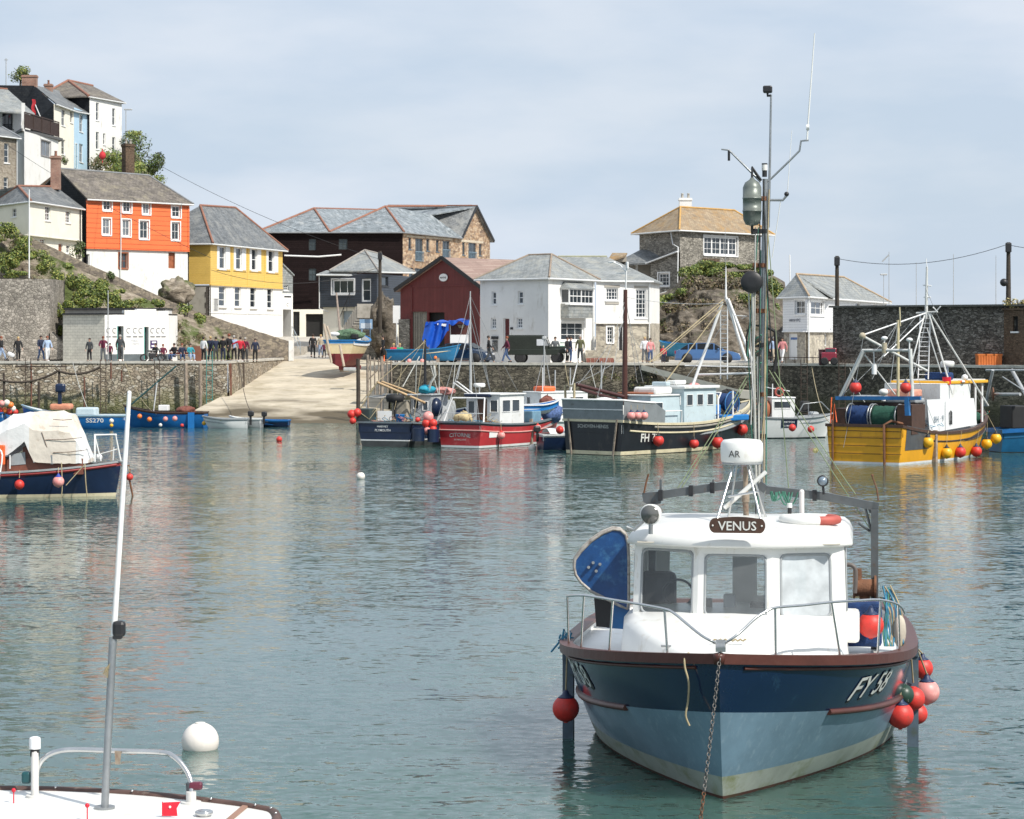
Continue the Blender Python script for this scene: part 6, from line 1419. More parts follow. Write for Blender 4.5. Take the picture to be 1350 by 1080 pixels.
    for k,c_ in enumerate((rope_g,rope_t)):
        wr=MB(); pts=[]
        for i in range(60): a=i*.9+k*3; pts.append(rx(1000+5*math.cos(a)-2*k,440+i*2.6,lm)+Vector((0,.08*math.sin(a),0)))
        wr.tube(pts,.012,4); wr.build('wrapped_line',c_,b)
    hl=MB()
    for (a,c_) in (((1003,330),(999,700)),((1012,330),(1010,640)),((986,450),(993,610)),((1000,300),(985,470))): hl.tube([rx(*a,lm+.06),rx(*c_,lm+.1)],.008,4)
    hl.build('halyard',rope_g,b)
    bk=MB(); pts=[rx(1003,430,lm),rx(988,428,lm),rx(984,445,lm),rx(985,470,lm)]; bk.tube(pts,.015,6); bk.tube([rx(1012,432,lm),rx(1022,437,lm),rx(1024,470,lm),rx(1020,490,lm)],.03,6); bk.build('hose',blackrub,b)
    for k,(y0,y1,x0,x1) in enumerate(((245,690,1002,996),(250,640,1014,1007),(300,560,996,990),(236,470,1006,1018),(440,640,1011,1000),(380,600,987,999))):
        m=MB(); m.tube([rx(x0,y0,lm+.05),rx((x0+x1)/2+(-1)**k*2,(y0+y1)/2,lm+.12),rx(x1,y1,lm+.1)],.009,4); m.build('cable',[blackp,rope_t,M('grey_white_cable',(.5,.5,.48),.7)][k%3],b)
    for y_ in (262,305,350,410,455,520,575,625): m=MB(); q=rx(1004.5,y_,lm); m.tube([q-Vector((0,0,.03)),q+Vector((0,0,.03))],.075,10); m.bbox(q+Vector((.09,.04,0)),(.08,.06,.07),.01); m.build('mast_clamp',blackp if y_%2 else rust,b)
    # cylinder
    cy=MB(); p=rx(991.5,268,lm+.1); cy.lathe([(.02,-.32),(.09,-.30),(.125,-.23),(.13,-.12),(.135,-.12),(.135,-.1),(.13,-.1),(.13,.06),(.135,.06),(.135,.08),(.13,.08),(.13,.22),(.1,.29),(.04,.33),(.02,.36)],p,20); cy.build('gas_cylinder',M('grey_green_cylinder',(.17,.19,.17),.4,.2,5,.05,metal=.3),b)
    cb=MB(); cb.tube([p+Vector((0,0,.33)),p+Vector((.0,0,.5)),rx(1003,238,lm)],.022,6); cb.build('bracket',blackp,b); cb=MB(); cb.tube([p-Vector((0,0,.32)),p-Vector((0,0,.42)),rx(1003,306,lm)],.022,6); cb.build('bracket',blackp,b)
    dk=MB(); p=rx(991,372,lm+.15); rot=Vector((0,1,0)).to_track_quat('Z','Y').to_matrix(); dk.lathe([(.05,-.02),(.145,-.015),(.155,0),(.145,.015),(.05,.02)],p,24,rot=rot); dk.build('black_day_shape',blackp,b)
    tpk=MB(); tpk.tube([rx(1013,300,lm),rx(1014.5,240,lm),rx(1016.5,125,lm)],[.02,.018,.014],8); 
    tpk.build('top_pole',galv,b)
    cm=MB(); p=rx(1012,118,lm); cm.bbox(p,(.13,.13,.1),.02); cm.tube([p-Vector((0,0,.05)),p-Vector((.0,0,.09)),rx(1016.5,126,lm)],.02,6); cm.build('camera_unit',blackp,b)
    nl=MB(); p=rx(1008,222,lm); nl.tube([p+Vector((0,0,-.12)),p+Vector((0,0,-.03))],.035,10,0); nl.tube([p+Vector((0,0,-.03)),p+Vector((0,0,.05))],.042,10,1); nl.tube([p+Vector((0,0,.05)),p+Vector((0,0,.07))],.042,10,0); nl.build('masthead_lamp',[blackp,fibre],b)
    ar=MB(); ar.tube([rx(1003,240,lm),rx(961,198,lm),rx(951,197,lm)],[.018,.015,.012],6); ar.tube([rx(1012,240,lm),rx(1040,213,lm),rx(1054,199,lm),rx(1056,186,lm),rx(1066,185,lm)],.016,6); ar.tube([rx(1014,264,lm),rx(1032,264,lm),rx(1037,258,lm)],.02,6); ar.build('crosstree',galv,b)
    hg=MB(); hg.tube([rx(961,199,lm),rx(961,212,lm)],.02,6); hg.sph(rx(1037,256,lm),.035,8,6); hg.build('anemometer',blackp,b)
    an=MB(); an.tube([rx(1064,186,lm),rx(1065,166,lm),rx(1074,44,lm)],[.014,.013,.009],6); an.tube([rx(1063,168,lm),rx(1067,168,lm)],.04,8); an.build('whip_aerial',fibre,b)
    an=MB(); an.tube([rx(1038,256,lm),rx(1044,172,lm)],[.006,.004],5); an.tube([rx(1029,266,lm),rx(1018,340,lm)],.006,4); an.build('whip_aerial',fibre,b)
    sy=MB()
    for (a,c_,l0,l1) in (((1014,488),(1147,697),lm,lg_),((1018,486),(1128,652),lm,lg_),((1000,470),(888,652),lm,lg_),((998,480),(897,646),lm,lg_),((1012,300),(1040,648),lm,lg_-.5)): sy.tube(sag(rx(*a,l0),rx(*c_,l1),.03,6),.007,5)
    sy.build('stay',M('pale_green_line',(.22,.27,.15),.8,.2,8),b); fb=MB(); fb.sph(rx(1075,594,5.6),.04,8,6); fb.build('line_float',M('yellow_float',(.5,.45,.2),.6),b)
    # rails
    def fwd(x,side):
        m=wm(b)
        for i in range(400):
            t=1-i/400*.42; p=m@h.pt(t,h.sheer(t),side); px=CX+F*p.x/p.y
            if (side==1 and px<=x) or (side==-1 and px>=x): return t
        return .66
    def rail_pt(side,x,y):
        t=fwd(x,side); g_=h.pt(t,h.sheer(t),side); g_.x-=side*.1; q=ray(b,x,y,g_.y); return Vector((q.x,g_.y,q.z)),g_
    rl=MB(); L1=[rail_pt(1,x,y)[0] for x,y in ((748,786),(770,785),(808,791),(845,797),(876,803))]; q=[(888,808),(905,822),(925,838),(940,846)]
    L1+=[rail_pt(1,x,y)[0] for x,y in q]+[ray(b,950,850,10.75)]
    R1=[rail_pt(-1,x,y)[0] for x,y in ((962,844),(978,832),(996,815),(1012,805),(1024,801),(1060,798),(1096,794),(1130,792),(1160,791),(1184,797),(1192,808))]
    rl.tube(catmull(L1+R1,3),.017,8)
    for side,(x,y),(x2,y2) in ((1,(748,786),(744,838)),(1,(770,785),(760,838)),(1,(808,791),(797,846)),(1,(876,803),(874,855)),(-1,(1022,801),(1029,861)),(-1,(1096,794),(1114,856)),(-1,(1161,791),(1163,850)),(-1,(1184,797),(1192,850))):
        a=rail_pt(side,x,y)[0]; t=fwd(x2,side); g_=h.pt(t,h.sheer(t),side); g_.x-=side*.06; rl.tube([a,g_],.015,8)
    rl.tube([ray(b,950,850,10.75),ray(b,949,862,10.8)],.03,8); rl.build('guard_rail',stainless,b)
    # mooring chain, rope ends
    ch=MB(); A=rx(950,856,11.02); Bq=toloc(b,P(921,1100,27.75)); n=46
    pts=sag(A,Bq,.05,n)
    for i in range(n):
        d=(pts[i+1]-pts[i]); c=(pts[i]+pts[i+1])/2; rot=d.to_track_quat('X','Z').to_matrix()@Matrix.Rotation(R(45+90*(i%2)),3,'X'); torus(ch,c,.027,.0085,10,5,rot,sx=d.length*.62/.027*.8,sy=.8,mi=0 if i<n*.75 else 1)
    ch.build('mooring_chain',[M('worn_chain',(.15,.14,.13),.5,.3,8,metal=.5),rust],b)
    rp_=MB(); rp_.tube(catmull([rx(908,861,10.55),rx(903,866,10.75),rx(903,880,10.8),rx(908,900,10.8),rx(907,925,10.75),rx(904,943,10.75),rx(909,957,10.75)],4),.012,6); rp_.build('rope_end',rope_t,b)
    ro=MB(); ro.tube([rx(944,853,11.0),rx(956,853,11.0)],.05,8); ro.bar(rx(950,846,10.6),rx(950,857,11.05),.12,.05); ro.build('bow_roller',galv,b)
    sq=MB(); pts=[rx(938+ i*2.0,844+1.3*math.sin(i*1.9),9.7) for i in range(24)]; sq.tube(pts,.012,5); sq.build('deck_line',rope_t,b)
    for x,y,s_ in ((1005,855,-1),(880,852,1)): c_=MB(); p=rx(x,y,9.6); c_.tube([p-Vector((.08,0,0)),p+Vector((.08,0,0))],.015,6); c_.tube([p-Vector((0,0,.05)),p],.02,6); c_.build('cleat',galv,b)
    kb=MB(); rnd=random.Random(2)
    for k in range(8): a=rx(744,840,6.8)+Vector((rnd.uniform(-.08,.08),rnd.uniform(-.1,.1),rnd.uniform(-.05,.05))); kb.tube([a,a+Vector((rnd.uniform(-.1,.1),0,rnd.uniform(-.1,.1))),a+Vector((rnd.uniform(-.02,.14),0,-rnd.uniform(.05,.2)))],.014,5)
    kb.build('knotted_line',rope_b,b)
    # pot hauler shield, blue
    out=[(757,748),(758,738),(766,727),(780,713),(795,703),(808,698),(818,699),(825,705),(828,716),(829,740),(829,792),(827,803),(818,799),(800,790),(780,780),(766,768),(759,758)]
    o1=[rx(x,y,6.3) for x,y in out]; hs=MB(); hs.slab(o1,(0,-.09,0)); a=hs.build('hauler_shield',M('scuffed_blue',(.009,.065,.21),.35,.25,4,.06,coat=.2,stain=(.05,.17,.33),stainamt=.45),b)
    rm=MB(); rm.tube(o1,.022,6,closed=True); rm.tube([p+Vector((.02,-.12,.015)) for p in o1],.02,6,closed=True); rm.build('rim',M('chipped_pale_rim',(.4,.37,.33),.6,.3,8,stain=(.1,.05,.03),stainamt=.5),a)
    bt=MB()
    for x,y in ((782,742),(786,753),(776,748),(791,744)): bt.tube([rx(x,y,6.3),rx(x,y,6.37)],.022,8)
    bt.build('bolt',galv,a)
    b2=MB(); b2.slab([rx(x,y,6.2) for x,y in ((800,790),(829,792),(829,830),(800,828))],(0,-.15,0)); b2.build('hauler_base',bluep,b); b3=MB(); b3.slab([rx(x,y,6.22) for x,y in ((783,786),(806,790),(806,828),(786,826))],(0,-.25,0)); b3.build('hauler_motor',blackp,b)
    # port side deck gear
    wb=MB(); p=rx(1118,822,7.4); wb.bbox((p.x,7.2,p.z-.05),(.3,.4,.42),.05); wb.build('fish_box',fibre,b)
    bb=MB(); p=rx(1138,815,6.4); bb.bbox((p.x,6.4,1.72),(.5,.5,.6),.06); bb.build('blue_bin',netblue,b)
    wn=MB(); p=rx(1140,775,6.0); wn.tube([p+Vector((-.14,0,0)),p+Vector((.14,0,0))],.12,12); wn.tube([p+Vector((-.16,0,0)),p+Vector((-.13,0,0))],.17,12); wn.tube([p+Vector((.13,0,0)),p+Vector((.16,0,0))],.15,12); wn.tube([p,p-Vector((0,0,.5))],.07,8); wn.tube([p+Vector((.1,0,.0)),p+Vector((.1,0,.26))],.06,8); wn.build('winch',rust,b)
    sn=MB(); sn.tube(catmull([rx(1114,745,6.4),rx(1122,745,6.4),rx(1128,753,6.4),rx(1127,782,6.4)],4),.03,8); sn.build('vent_pipe',M('dull_pipe',(.13,.11,.1),.5,.2,5),b)
    rr=[rope_b,rope_t,rope_g,rope_b]; rnd=random.Random(11)
    for k in range(4):
        m=MB()
        for j in range(5):
            x=1166+rnd.uniform(0,22); m.tube(catmull([rx(1160+rnd.uniform(0,16),772+rnd.uniform(0,20),6.1),rx(x,800+rnd.uniform(0,10),6.2),rx(x+rnd.uniform(-5,5),830,6.2),rx(x+rnd.uniform(-4,6),852,6.3)],4),.012,5)
        m.build('hanging_line',rr[k],b)
    bg=MB(); bg.sph(rx(1186,832,6.2),.15,10,8,sc=(.6,.6,1.5)); bg.build('canvas_bundle',M('dirty_canvas',(.5,.45,.37),.9,.2,5),b)
    for s_,x,y1 in ((1,749.5,850),(-1,1203.5,845)):
        t=h.find(b,x,s_,h.sheer); lg=MB(); a=rx(x,y1,6.0); lg.box((a.x,6.0,(a.z-.8)/2),(.15,.15,a.z+.8)); lg.box((a.x-s_*.05,6.0,a.z-.15),(.25,.2,.1)); lg.build('beaching_leg',M('blue_grey_timber',(.09,.13,.17),.6,.25,3,stain=(.07,.09,.05),stainamt=.4),b)
    return b,h
VB,VH=venus()
w=wm(VB)
def wp(x,y,ly): return w@ray(VB,x,y,ly)
fender('big red ball fender hanging alone on the left side of the blue front boat',wp(746,934,6.5),.185,REDB,NAVYC,wp(748,850,6.4))
fender('red ball fender lowest in the bunch right of the blue front boat',wp(1187,943,6.5),.18,REDB,NAVYC,wp(1191,850,6.5))
fender('dark green ball fender on top of the red one right of the front boat',wp(1191,916,6.35),.145,GRNC,GRNC,wp(1192,850,6.5))
fender('red ball fender half hidden behind the dark green one',wp(1204,921,6.1),.16,REDB,REDB,wp(1200,850,6.3))
fender('red ball fender low down between the bunch and the beaching leg',wp(1209,941,5.8),.145,REDB,NAVYC,wp(1203,850,6.1))
fender('faded pink ball fender at the right of the bunch on the front boat',wp(1222,912,5.6),.175,PINK,NAVYC,wp(1207,850,6.0))
fender('small red ball fender behind the pink one on the front boat',wp(1216,881,5.0),.15,REDB,NAVYC,wp(1205,850,5.6))
fender('red ball fender lying on deck inside the rail of the front boat',wp(1148,824,6.9),.175,REDB,NAVYC)
fender('large weathered white mooring buoy floating in front of the bottom left boat',(PX(264,33),33,.10),.255,M('big_buoy_white',(.78,.72,.66),.5,.06,3,.05,stain=(.6,.5,.4),stainamt=.25),WHTB,name='mooring_buoy',neck=False)
fender('small white buoy floating alone in mid harbour',(PX(475.5,95.5),95.5,.10),.17,WHTB,blackp,name='mooring_buoy',neck=False)
fender('small pink red buoy floating below the slipway',(PX(368,130),130,.10),.16,REDB,REDB,name='mooring_buoy')
# ------------------------------------------------------------------ bottom left boat
def near_boat():
    Y0=21.6; b=thing('motor_boat','white decked boat with steel hoop rail cut by the bottom left corner','boat',P(170,1080,Y0-1.5))
    def wpts(pts,Y): return [toloc(b,P(x,y,Y(x) if callable(Y) else Y)) for x,y in pts]
    # deck edge: far edge curve at height about 1.5 m; the deck runs towards the camera
    edge=[(-60,1042),(0,1041),(100,1043),(200,1049),(300,1060),(345,1067),(360,1071),(365,1078)]
    zE=1.5; ed=[]
    for x,y in edge: Y=(H-zE)*F/(y-HY); ed.append(P(x,y,Y))
    mb=MB(); far=[p for p in ed]; dk=far+[Vector((ed[-1].x+.05,19.6,zE)),Vector((ed[-1].x-.3,17.5,zE)),Vector((ed[0].x,17.5,zE))]
    loc=[toloc(b,p) for p in dk]; mb.slab(loc,(0,0,-.06)); mb.build('deck',fibre,b)
    hl=MB(); hl.slab([p-Vector((0,.02,.07)) for p in loc],(0,0,-1.6)); hl.build('hull',fibre,b)
    rr=MB(); cv=[toloc(b,p) for p in catmull(ed,4)]; rr.tube([p+Vector((0,.01,-.01)) for p in cv]+[loc[-3]],.045,8); rr.build('rubbing_strake',M('brown_rubber_strake',(.09,.05,.04),.6,.3,6,stain=(.3,.27,.22),stainamt=.25),b)
    st=MB()
    for i in range(7): p=cv[3+i*4]; st.sph(p+Vector((0,-.03,.035)),.012,6,4)
    st.build('screw_head',stainless,b)
    D=lambda x,y,z=zE:toloc(b,P(x,y,(H-z)*F/(y-HY)))
    mB=D(138,1066); Ym=(mB+b.location).y; Q=lambda x,y,dY=0:toloc(b,P(x,y,Ym+dY))
    m=MB(); m.tube([mB,Q(149,840,.1)],.034,12); m.tube([mB,mB+Vector((0,0,.02))],.09,14); m.build('lower_mast',galv,b)
    m=MB(); m.tube([Q(150,838,.1),Q(170.5,519,.25)],[.026,.019],12); m.sph(Q(170.5,518,.25),.02,10,6); m.build('upper_mast',M('white_pole_paint',(.8,.8,.78),.4),b)
    m=MB(); m.bbox(Q(157,829,.1),(.11,.1,.14),.03); m.bbox(Q(155,840,.1),(.08,.08,.03),.01); m.build('all_round_lamp',blackp,b)
    m=MB()
    for k in range(4): m.tube([Q(148,872+k*3,.06),Q(139-k,882+k*2,.05),Q(145,890+k*2,.06)],.006,4)
    m.build('frayed_cord',rope_t,b)
    h=MB(); fL=D(46,1051); fR=D(252,1059); pts=[fL+Vector((0,0,.0)),Q(50,1015,.6),Q(58,1000,.6),Q(75,991,.6),Q(100,988.5,.6),Q(150,990,.5),Q(210,992,.5),Q(228,997,.4),Q(243,1012,.35),Q(252,1032,.3),fR]
    h.tube(catmull(pts,4),.024,10); h.build('hoop_rail',stainless,b)
    m=MB(); m.tube([fL,Q(46,985,.6)],.035,10); m.tube([fL,fL+Vector((0,0,.02))],.08,12); m.build('left_post',M('greyed_white',(.62,.61,.58),.5,.1,5),b)
    m=MB(); m.tube([Q(46,997,.6),Q(46,987,.6)],.042,10,0); m.tube([Q(46,987,.6),Q(46,974,.6)],.052,12,1); m.sph(Q(46,974,.6),.052,12,6,1,sc=(1,1,.4)); m.build('stern_lamp',[blackp,M('white_lens',(.85,.85,.85),.3)],b)
    m=MB(); m.bbox(Q(35,1025,.6),(.08,.08,.11),.02); m.build('port_lamp',M('teal_lens',(.01,.07,.08),.3),b); m=MB(); m.bbox(Q(258,1036,.3),(.12,.08,.07),.02); m.build('starboard_lamp',M('dark_red_lens',(.12,.02,.04),.3),b); m=MB(); m.tube([Q(251,1045,.3),Q(250,1032,.3)],.035,8); m.build('clamp',M('dark_grey_rubber',(.06,.07,.08),.6),b)
    m=MB(); m.tube([fR,fR+Vector((0,0,.1))],.045,10); m.tube([fR,fR+Vector((0,0,.015))],.09,12); m.build('rail_foot',M('greyed_white'),b)
    m=MB(); m.slab([Q(151,990,.45),Q(160,991,.45),Q(158,1008,.45),Q(152,1008,.45)],(0,.01,0)); m.build('bracket',M('tan_pipe'),b)
    for x,y0,y1 in ((18,1042,1057),(115,1062,1080)): m=MB(); a=D(x,y1+2); c=toloc(b,P(x,y0,(a+b.location).y)); m.tube([a,c],.006,5); m.sph(c,.02,8,6); m.build('marker_stick',M('red_plastic',(.6,.01,.03),.4),b)
    m=MB(); a=D(221,1078); c=lambda x,y:toloc(b,P(x,y,(a+b.location).y)); m.add([c(214,1058),c(238,1057),c(233,1066),c(234,1076),c(214,1076)],[(0,1,2,3,4)]); m.tube([c(214,1076),c(214,1057)],.004,4); m.sph(c(224,1064),.012,6,4,1); m.build('small_flag',[M('red_plastic'),fibre],b)
    m=MB(); p=D(269,1076); torus(m,p+Vector((0,0,.03)),.06,.02,20,8); m.tube([p,p+Vector((0,0,.05))],.05,12); m.build('filler_cap',stainless,b)
    m=MB(); m.slab([D(322,1062)+Vector((0,0,.004)),D(329,1063)+Vector((0,0,.004)),D(305,1083)+Vector((0,0,.004)),D(297,1083)+Vector((0,0,.004))],(0,0,.012)); m.build('wood_strip',M('worn_strip',(.3,.17,.12),.7),b)
near_boat()
# ------------------------------------------------------------------ moored boats
def mk(name,label,px,Y,deg,cat='boat',z=0,group=None):
    a=R(deg); return thing(name,label,cat,(PX(px,Y),Y,z),-a,group)
def cab(b,x0,x1,y0,y1,z0,z1,mat,wins=(),over=.08,roofm=None,name='wheelhouse',rh=.08,tap=.0,gm=None,fm=None,door=None):
    mb=MB(); t=tap
    v=[(x0,y0,z0),(x1,y0,z0),(x1,y1,z0),(x0,y1,z0),(x0+t,y0+t,z1),(x1-t,y0+t,z1),(x1-t,y1-t,z1),(x0+t,y1-t,z1)]
    mb.add(v,[(0,1,5,4),(1,2,6,5),(2,3,7,6),(3,0,4,7),(4,5,6,7)]); c=mb.build(name,mat,b)
    r=MB(); r.bbox(((x0+x1)/2,(y0+y1)/2,z1+rh/2),(x1-x0+2*over,y1-y0+2*over,rh),.03); r.build('roof',roofm or mat,c)
    for (f,u0,u1,v0,v1) in wins:
        za=z0+(z1-z0)*v0; zb=z0+(z1-z0)*v1
        def q(u,z,o):
            k=t*(z-z0)/(z1-z0)
            if f=='A': return Vector((x0+(x1-x0)*u,y0+k-o,z))
            if f=='S': return Vector((x1-k+o,y0+(y1-y0)*u,z))
            if f=='P': return Vector((x0+k-o,y0+(y1-y0)*u,z))
            return Vector((x0+(x1-x0)*u,y1-k+o,z))
        w=MB(); w.tube([q(u0,za,.01),q(u1,za,.01),q(u1,zb,.01),q(u0,zb,.01)],.028,5,closed=True,smooth=False); ww=w.build('window',fm or whitep,c)
        g=MB(); g.add([q(u0,za,.008),q(u1,za,.008),q(u1,zb,.008),q(u0,zb,.008)],[(0,1,2,3)]); g.build('pane',gm or glass_d,ww)
    if door:
        f,u0,u1,v1=door; g=MB(); xa=x0+(x1-x0)*u0; xb=x0+(x1-x0)*u1; g.b2(xa,xb,y0-.02,y0+.05,z0,z0+(z1-z0)*v1); g.build('door',dkwood,c)
    return c
def tubes(b,name,mat,segs,n=6,**k):
    m=MB()
    for s in segs: m.tube(s[0],s[1],n)
    return m.build(name,mat,b)
def ladder(b,p0,p1,w,mat,n=10,name='ladder',axis=(1,0,0)):
    a=Vector(axis)*w/2; p0=Vector(p0);p1=Vector(p1); m=MB(); m.tube([p0-a,p1-a],.03,6); m.tube([p0+a,p1+a],.03,6)
    for i in range(1,n): q=p0.lerp(p1,i/n); m.tube([q-a,q+a],.018,5)
    return m.build(name,mat,b)
def drum(b,c,r,w,mat,axis=(1,0,0),fl=galv,name='net_drum'):
    a=Vector(axis).normalized(); rot=a.to_track_quat('Z','Y').to_matrix(); m=MB()
    pr=[(r*.3,-w/2)]; k=9
    rnd=random.Random(int(r*1000))
    for i in range(k+1): pr.append((r*(.82+.1*rnd.random()),-w/2+w*i/k))
    pr.append((r*.3,w/2)); m.lathe(pr,c,18,rot=rot); d=m.build(name,mat,b)
    f=MB(); 
    for s_ in (-1,1): torus(f,Vector(c)+a*(s_*w/2),r,.035,20,6,rot)
    f.tube([Vector(c)-a*(w/2+.15),Vector(c)+a*(w/2+.15)],.06,8); f.build('flange',fl,d); return d
def pile(b,c,r,mat,name='net_pile',seed=0,n=24):
    m=MB(); c=Vector(c)
    m.grid(lambda u,v:c+Vector([ (1+.35*noise.fractal(Vector((math.cos(u*6.283)*1.3+seed,math.sin(u*6.283)*1.3,v*3)),.8,2,4))*k for k in (r[0]*math.cos(u*6.283)*math.sin(v*3.1416),r[1]*math.sin(u*6.283)*math.sin(v*3.1416),r[2]*math.cos(v*3.1416))]),n,12)
    return m.build(name,mat,b)
def clutter(b,c,r,n,mats,seed=0,th=.014):
    rnd=random.Random(seed)
    for k,mt in enumerate(mats):
        m=MB()
        for i in range(n):
            p=Vector((c[0]+rnd.uniform(-1,1)*r[0],c[1]+rnd.uniform(-1,1)*r[1],c[2])); pts=[p]
            for j in range(5): p=p+Vector((rnd.uniform(-.22,.22),rnd.uniform(-.22,.22),rnd.uniform(-.1,.14))); p.z=min(max(p.z,c[2]-.05),c[2]+r[2]); pts.append(p)
            m.tube(catmull(pts,3),th,4)
        m.build('tangled_rope',mt,b)
def lines(b,segs,mt,th=.011,name='rigging_line',sg=.15):
    m=MB()
    for a,c in segs: m.tube(sag(a,c,sg,6),th,4)
    m.build(name,mt,b)
whiteh=M('white_hull',(.7,.71,.7),.4,.08,1.5,stain=(.45,.42,.35),stainamt=.3,streak=.6); blackh=M('black_hull',(.012,.014,.018),.35,.3,1.2,.03,stain=(.06,.05,.045),stainamt=.3,streak=.6)
navyh=M('navy_hull',(.008,.018,.05),.3,.25,1.2,.03,stain=(.03,.04,.06),stainamt=.3); redh=M('red_hull',(.42,.03,.035),.4,.18,1.2,.03,stain=(.55,.16,.15),stainamt=.3,streak=.5)
yelh=M('yellow_hull',(.72,.345,.012),.42,.1,1.6,.06,stain=(.42,.17,.02),stainamt=.3,streak=.85,stainscale=3)
creamh=M('cream_band',(.62,.55,.38),.5,.15,2,stain=(.35,.28,.15),stainamt=.4); blueh=M('blue_hull',(.01,.13,.38),.4,.18,1.5,.03); greyh=M('grey_board',(.2,.22,.23),.5,.15,2,.03,stain=(.1,.09,.08),stainamt=.3)
paleblue=M('pale_blue_paint',(.48,.58,.62),.45,.08,2,stain=(.3,.3,.28),stainamt=.25); anti2=M('antifoul_dark',(.03,.025,.02),.8,.3,2,stain=(.05,.07,.02),stainamt=.5); orng=M('orange_plastic',(.75,.13,.03),.45,.12,4)
rw_=M('red_white_plate',(.6,.6,.6),.5)
# ---- yellow trawler
def yellow_boat():
    b=mk('trawler','yellow wooden trawler with white gallows and net drums, at the right',1139.5,106.9,34)
    h=Hull(13,3.95,2.05,1.3,1.72,rake=.9,ws=.93,tm=.42,ntop=2.4,nbot=1.7,em=.1,eb=.4,z0=-.9)
    hull_build(b,h,[(lambda t:.09,whiteh),(lambda t:h.sheer(t),yelh)],cap=(.12,.10),capm=dkwood,deckz=.5,deckm=greyp,inm=dkwood)
    strake(b,h,lambda t:h.sheer(t)-.42,.18,.98,blackp,.035)
    r=lambda x,y,ly:ray(b,x,y,ly)
    # transom furniture
    tubes(b,'stern_pipe',rust,[([(1.0,-.08,-.1),(1.0,-.1,1.75),(1.15,.3,1.9),(1.5,.9,1.75)],.06),([(-1.5,-.1,0),(-1.5,-.1,1.9)],.05)],8)
    for z_ in (.45,.8,1.15,1.45): m=MB(); m.tube([(-1.78,-.02,z_),(1.78,-.02,z_)],.012,4); m.build('plank_seam',dkwood,b)
    # side opening: grey steel
    m=MB()
    for i in range(8):
        t0,t1=.03+.022*i,.052+.022*i; m.add([h.pt(t0,.62,1,.02),h.pt(t1,.62,1,.02),h.pt(t1,h.sheer(t1)+.06,1,.02),h.pt(t0,h.sheer(t0)+.06,1,.02)],[(0,1,2,3)])
    m.build('steel_panel',M('dark_steel_plate',(.07,.075,.08),.5,.3,2,stain=(.2,.15,.1),stainamt=.3),b)
    p=r(1139,560,1.2); cy=1.55
    drum(b,(-.75,1.3,2.05),.55,1.05,netblue); drum(b,(.5,1.3,2.05),.55,1.2,netgreen)
    [(lambda m:(m.b2(*q),m.build('drum_housing',dkwood,b)))(MB()) for q in ((-1.85,-1.3,.7,1.6,1.3,2.4),(1.2,1.9,.8,2.2,1.3,2.6))]
    bb=MB(); a=r(1102,525,.3); c=r(1214,525,.3); bb.bar((a.x,.3,a.z),(c.x,.3,c.z),.14,.16); bb.bar(r(1196,524,.3),r(1197,548,.3),.2,.2); bb.build('blue_beam',bluep,b)
    gw=M('worn_white_steel',(.58,.59,.57),.5,.15,3,.05,stain=(.3,.17,.09),stainamt=.35,streak=.4); tubes(b,'gallows',gw,[([r(1108,524,.35),r(1138,463,.35)],.10),([r(1137,462,.35),r(1201,462,.35)],.065),([r(1200,460,.35),r(1203,528,.35)],.09),([r(1140,468,.4),r(1180,520,1.6)],.035),([r(1137,443,.4),r(1222,489,3.6)],.06)],8)
    tubes(b,'topping_lift',whitep,[([r(1137,442,.4),r(1220,413,5)],.035),([r(1165,470,.9),r(1218,420,5)],.03)],5)
    m=MB(); m.sph(r(1137,443,.4),.16,8,6); m.tube([r(1166,452,.35),r(1166,466,.35)],.12,8); m.build('block',M('worn_block',(.4,.35,.25),.6,.3,6),b)
    for x,y in ((1166,446),(1199,448)):
        m=MB(); q=r(x,y,.35); m.sph(q,.13,10,6,sc=(1.2,1,.7)); m.tube([q,r(x,461,.35)],.03,6); m.build('deck_lamp',whitep,b)
    m=MB(); q=r(1152.5,487,.35); m.tube([q-Vector((0,0,.22)),q+Vector((0,0,.22))],.11,10); m.tube([q,r(1152,463,.35)],.02,5); m.build('hanging_lamp',whitep,b)
    tubes(b,'mizzen_pole',M('yellowed_white',(.55,.48,.3),.5,.2,4),[([r(1184,523,2.2),r(1184,422,2.2)],.07),([r(1187,430,2.2),r(1186,405,2.2)],.03)],7); tubes(b,'rigging_wire',greyp,[([r(1184,425,2.2),r(1172,520,1.5)],.015),([r(1184,425,2.2),r(1150,500,1.0)],.015)],4)
    L5=5.6
    tubes(b,'tripod_mast',gw,[([r(1224,412,L5),r(1256,520,L5)],.045),([r(1226,413,L5),r(1303,535,8.6)],.04),([r(1219,415,L5),r(1202,478,3)],.035),([r(1222,432,L5),r(1241,492,L5)],.035),([r(1221,420,L5),r(1222,352,L5)],[.085,.05]),([r(1208,413,L5),r(1236,411,L5)],.045)],8)
    tubes(b,'masthead_aerial',whitep,[([r(1222,352,L5),r(1221,341,L5)],.02),([r(1217,376,L5),r(1228,377,L5)],.03),([r(1218,392,L5),r(1227,392,L5)],.03),([r(1230,405,L5),r(1235,410,L5),r(1240,404,L5)],.03)],5)
    ladder(b,r(1217,500,L5),r(1220,414,L5),.5,whitep,14)
    m=MB(); m.b2(-1.75,1.75,2.3,2.36,1.2,2.65); m.build('shelter_back',M('dark_shelter',(.03,.02,.018),.8,.3,3),b)
    # white boards with number
    a=ray(b,1223,571,lx=1.78); q=[ray(b,1226,571,lx=1.85),ray(b,1288,560,lx=1.7),ray(b,1284,525,lx=1.66),ray(b,1222,527,lx=1.8)]
    m=MB(); m.slab([Vector(v) for v in q],(-.06,0,0)); wb=m.build('side_board',M('white_board',(.72,.73,.73),.5,.04,2),b)
    u=(q[1]-q[0]).normalized(); vv=(q[3]-q[0]); o=q[0]
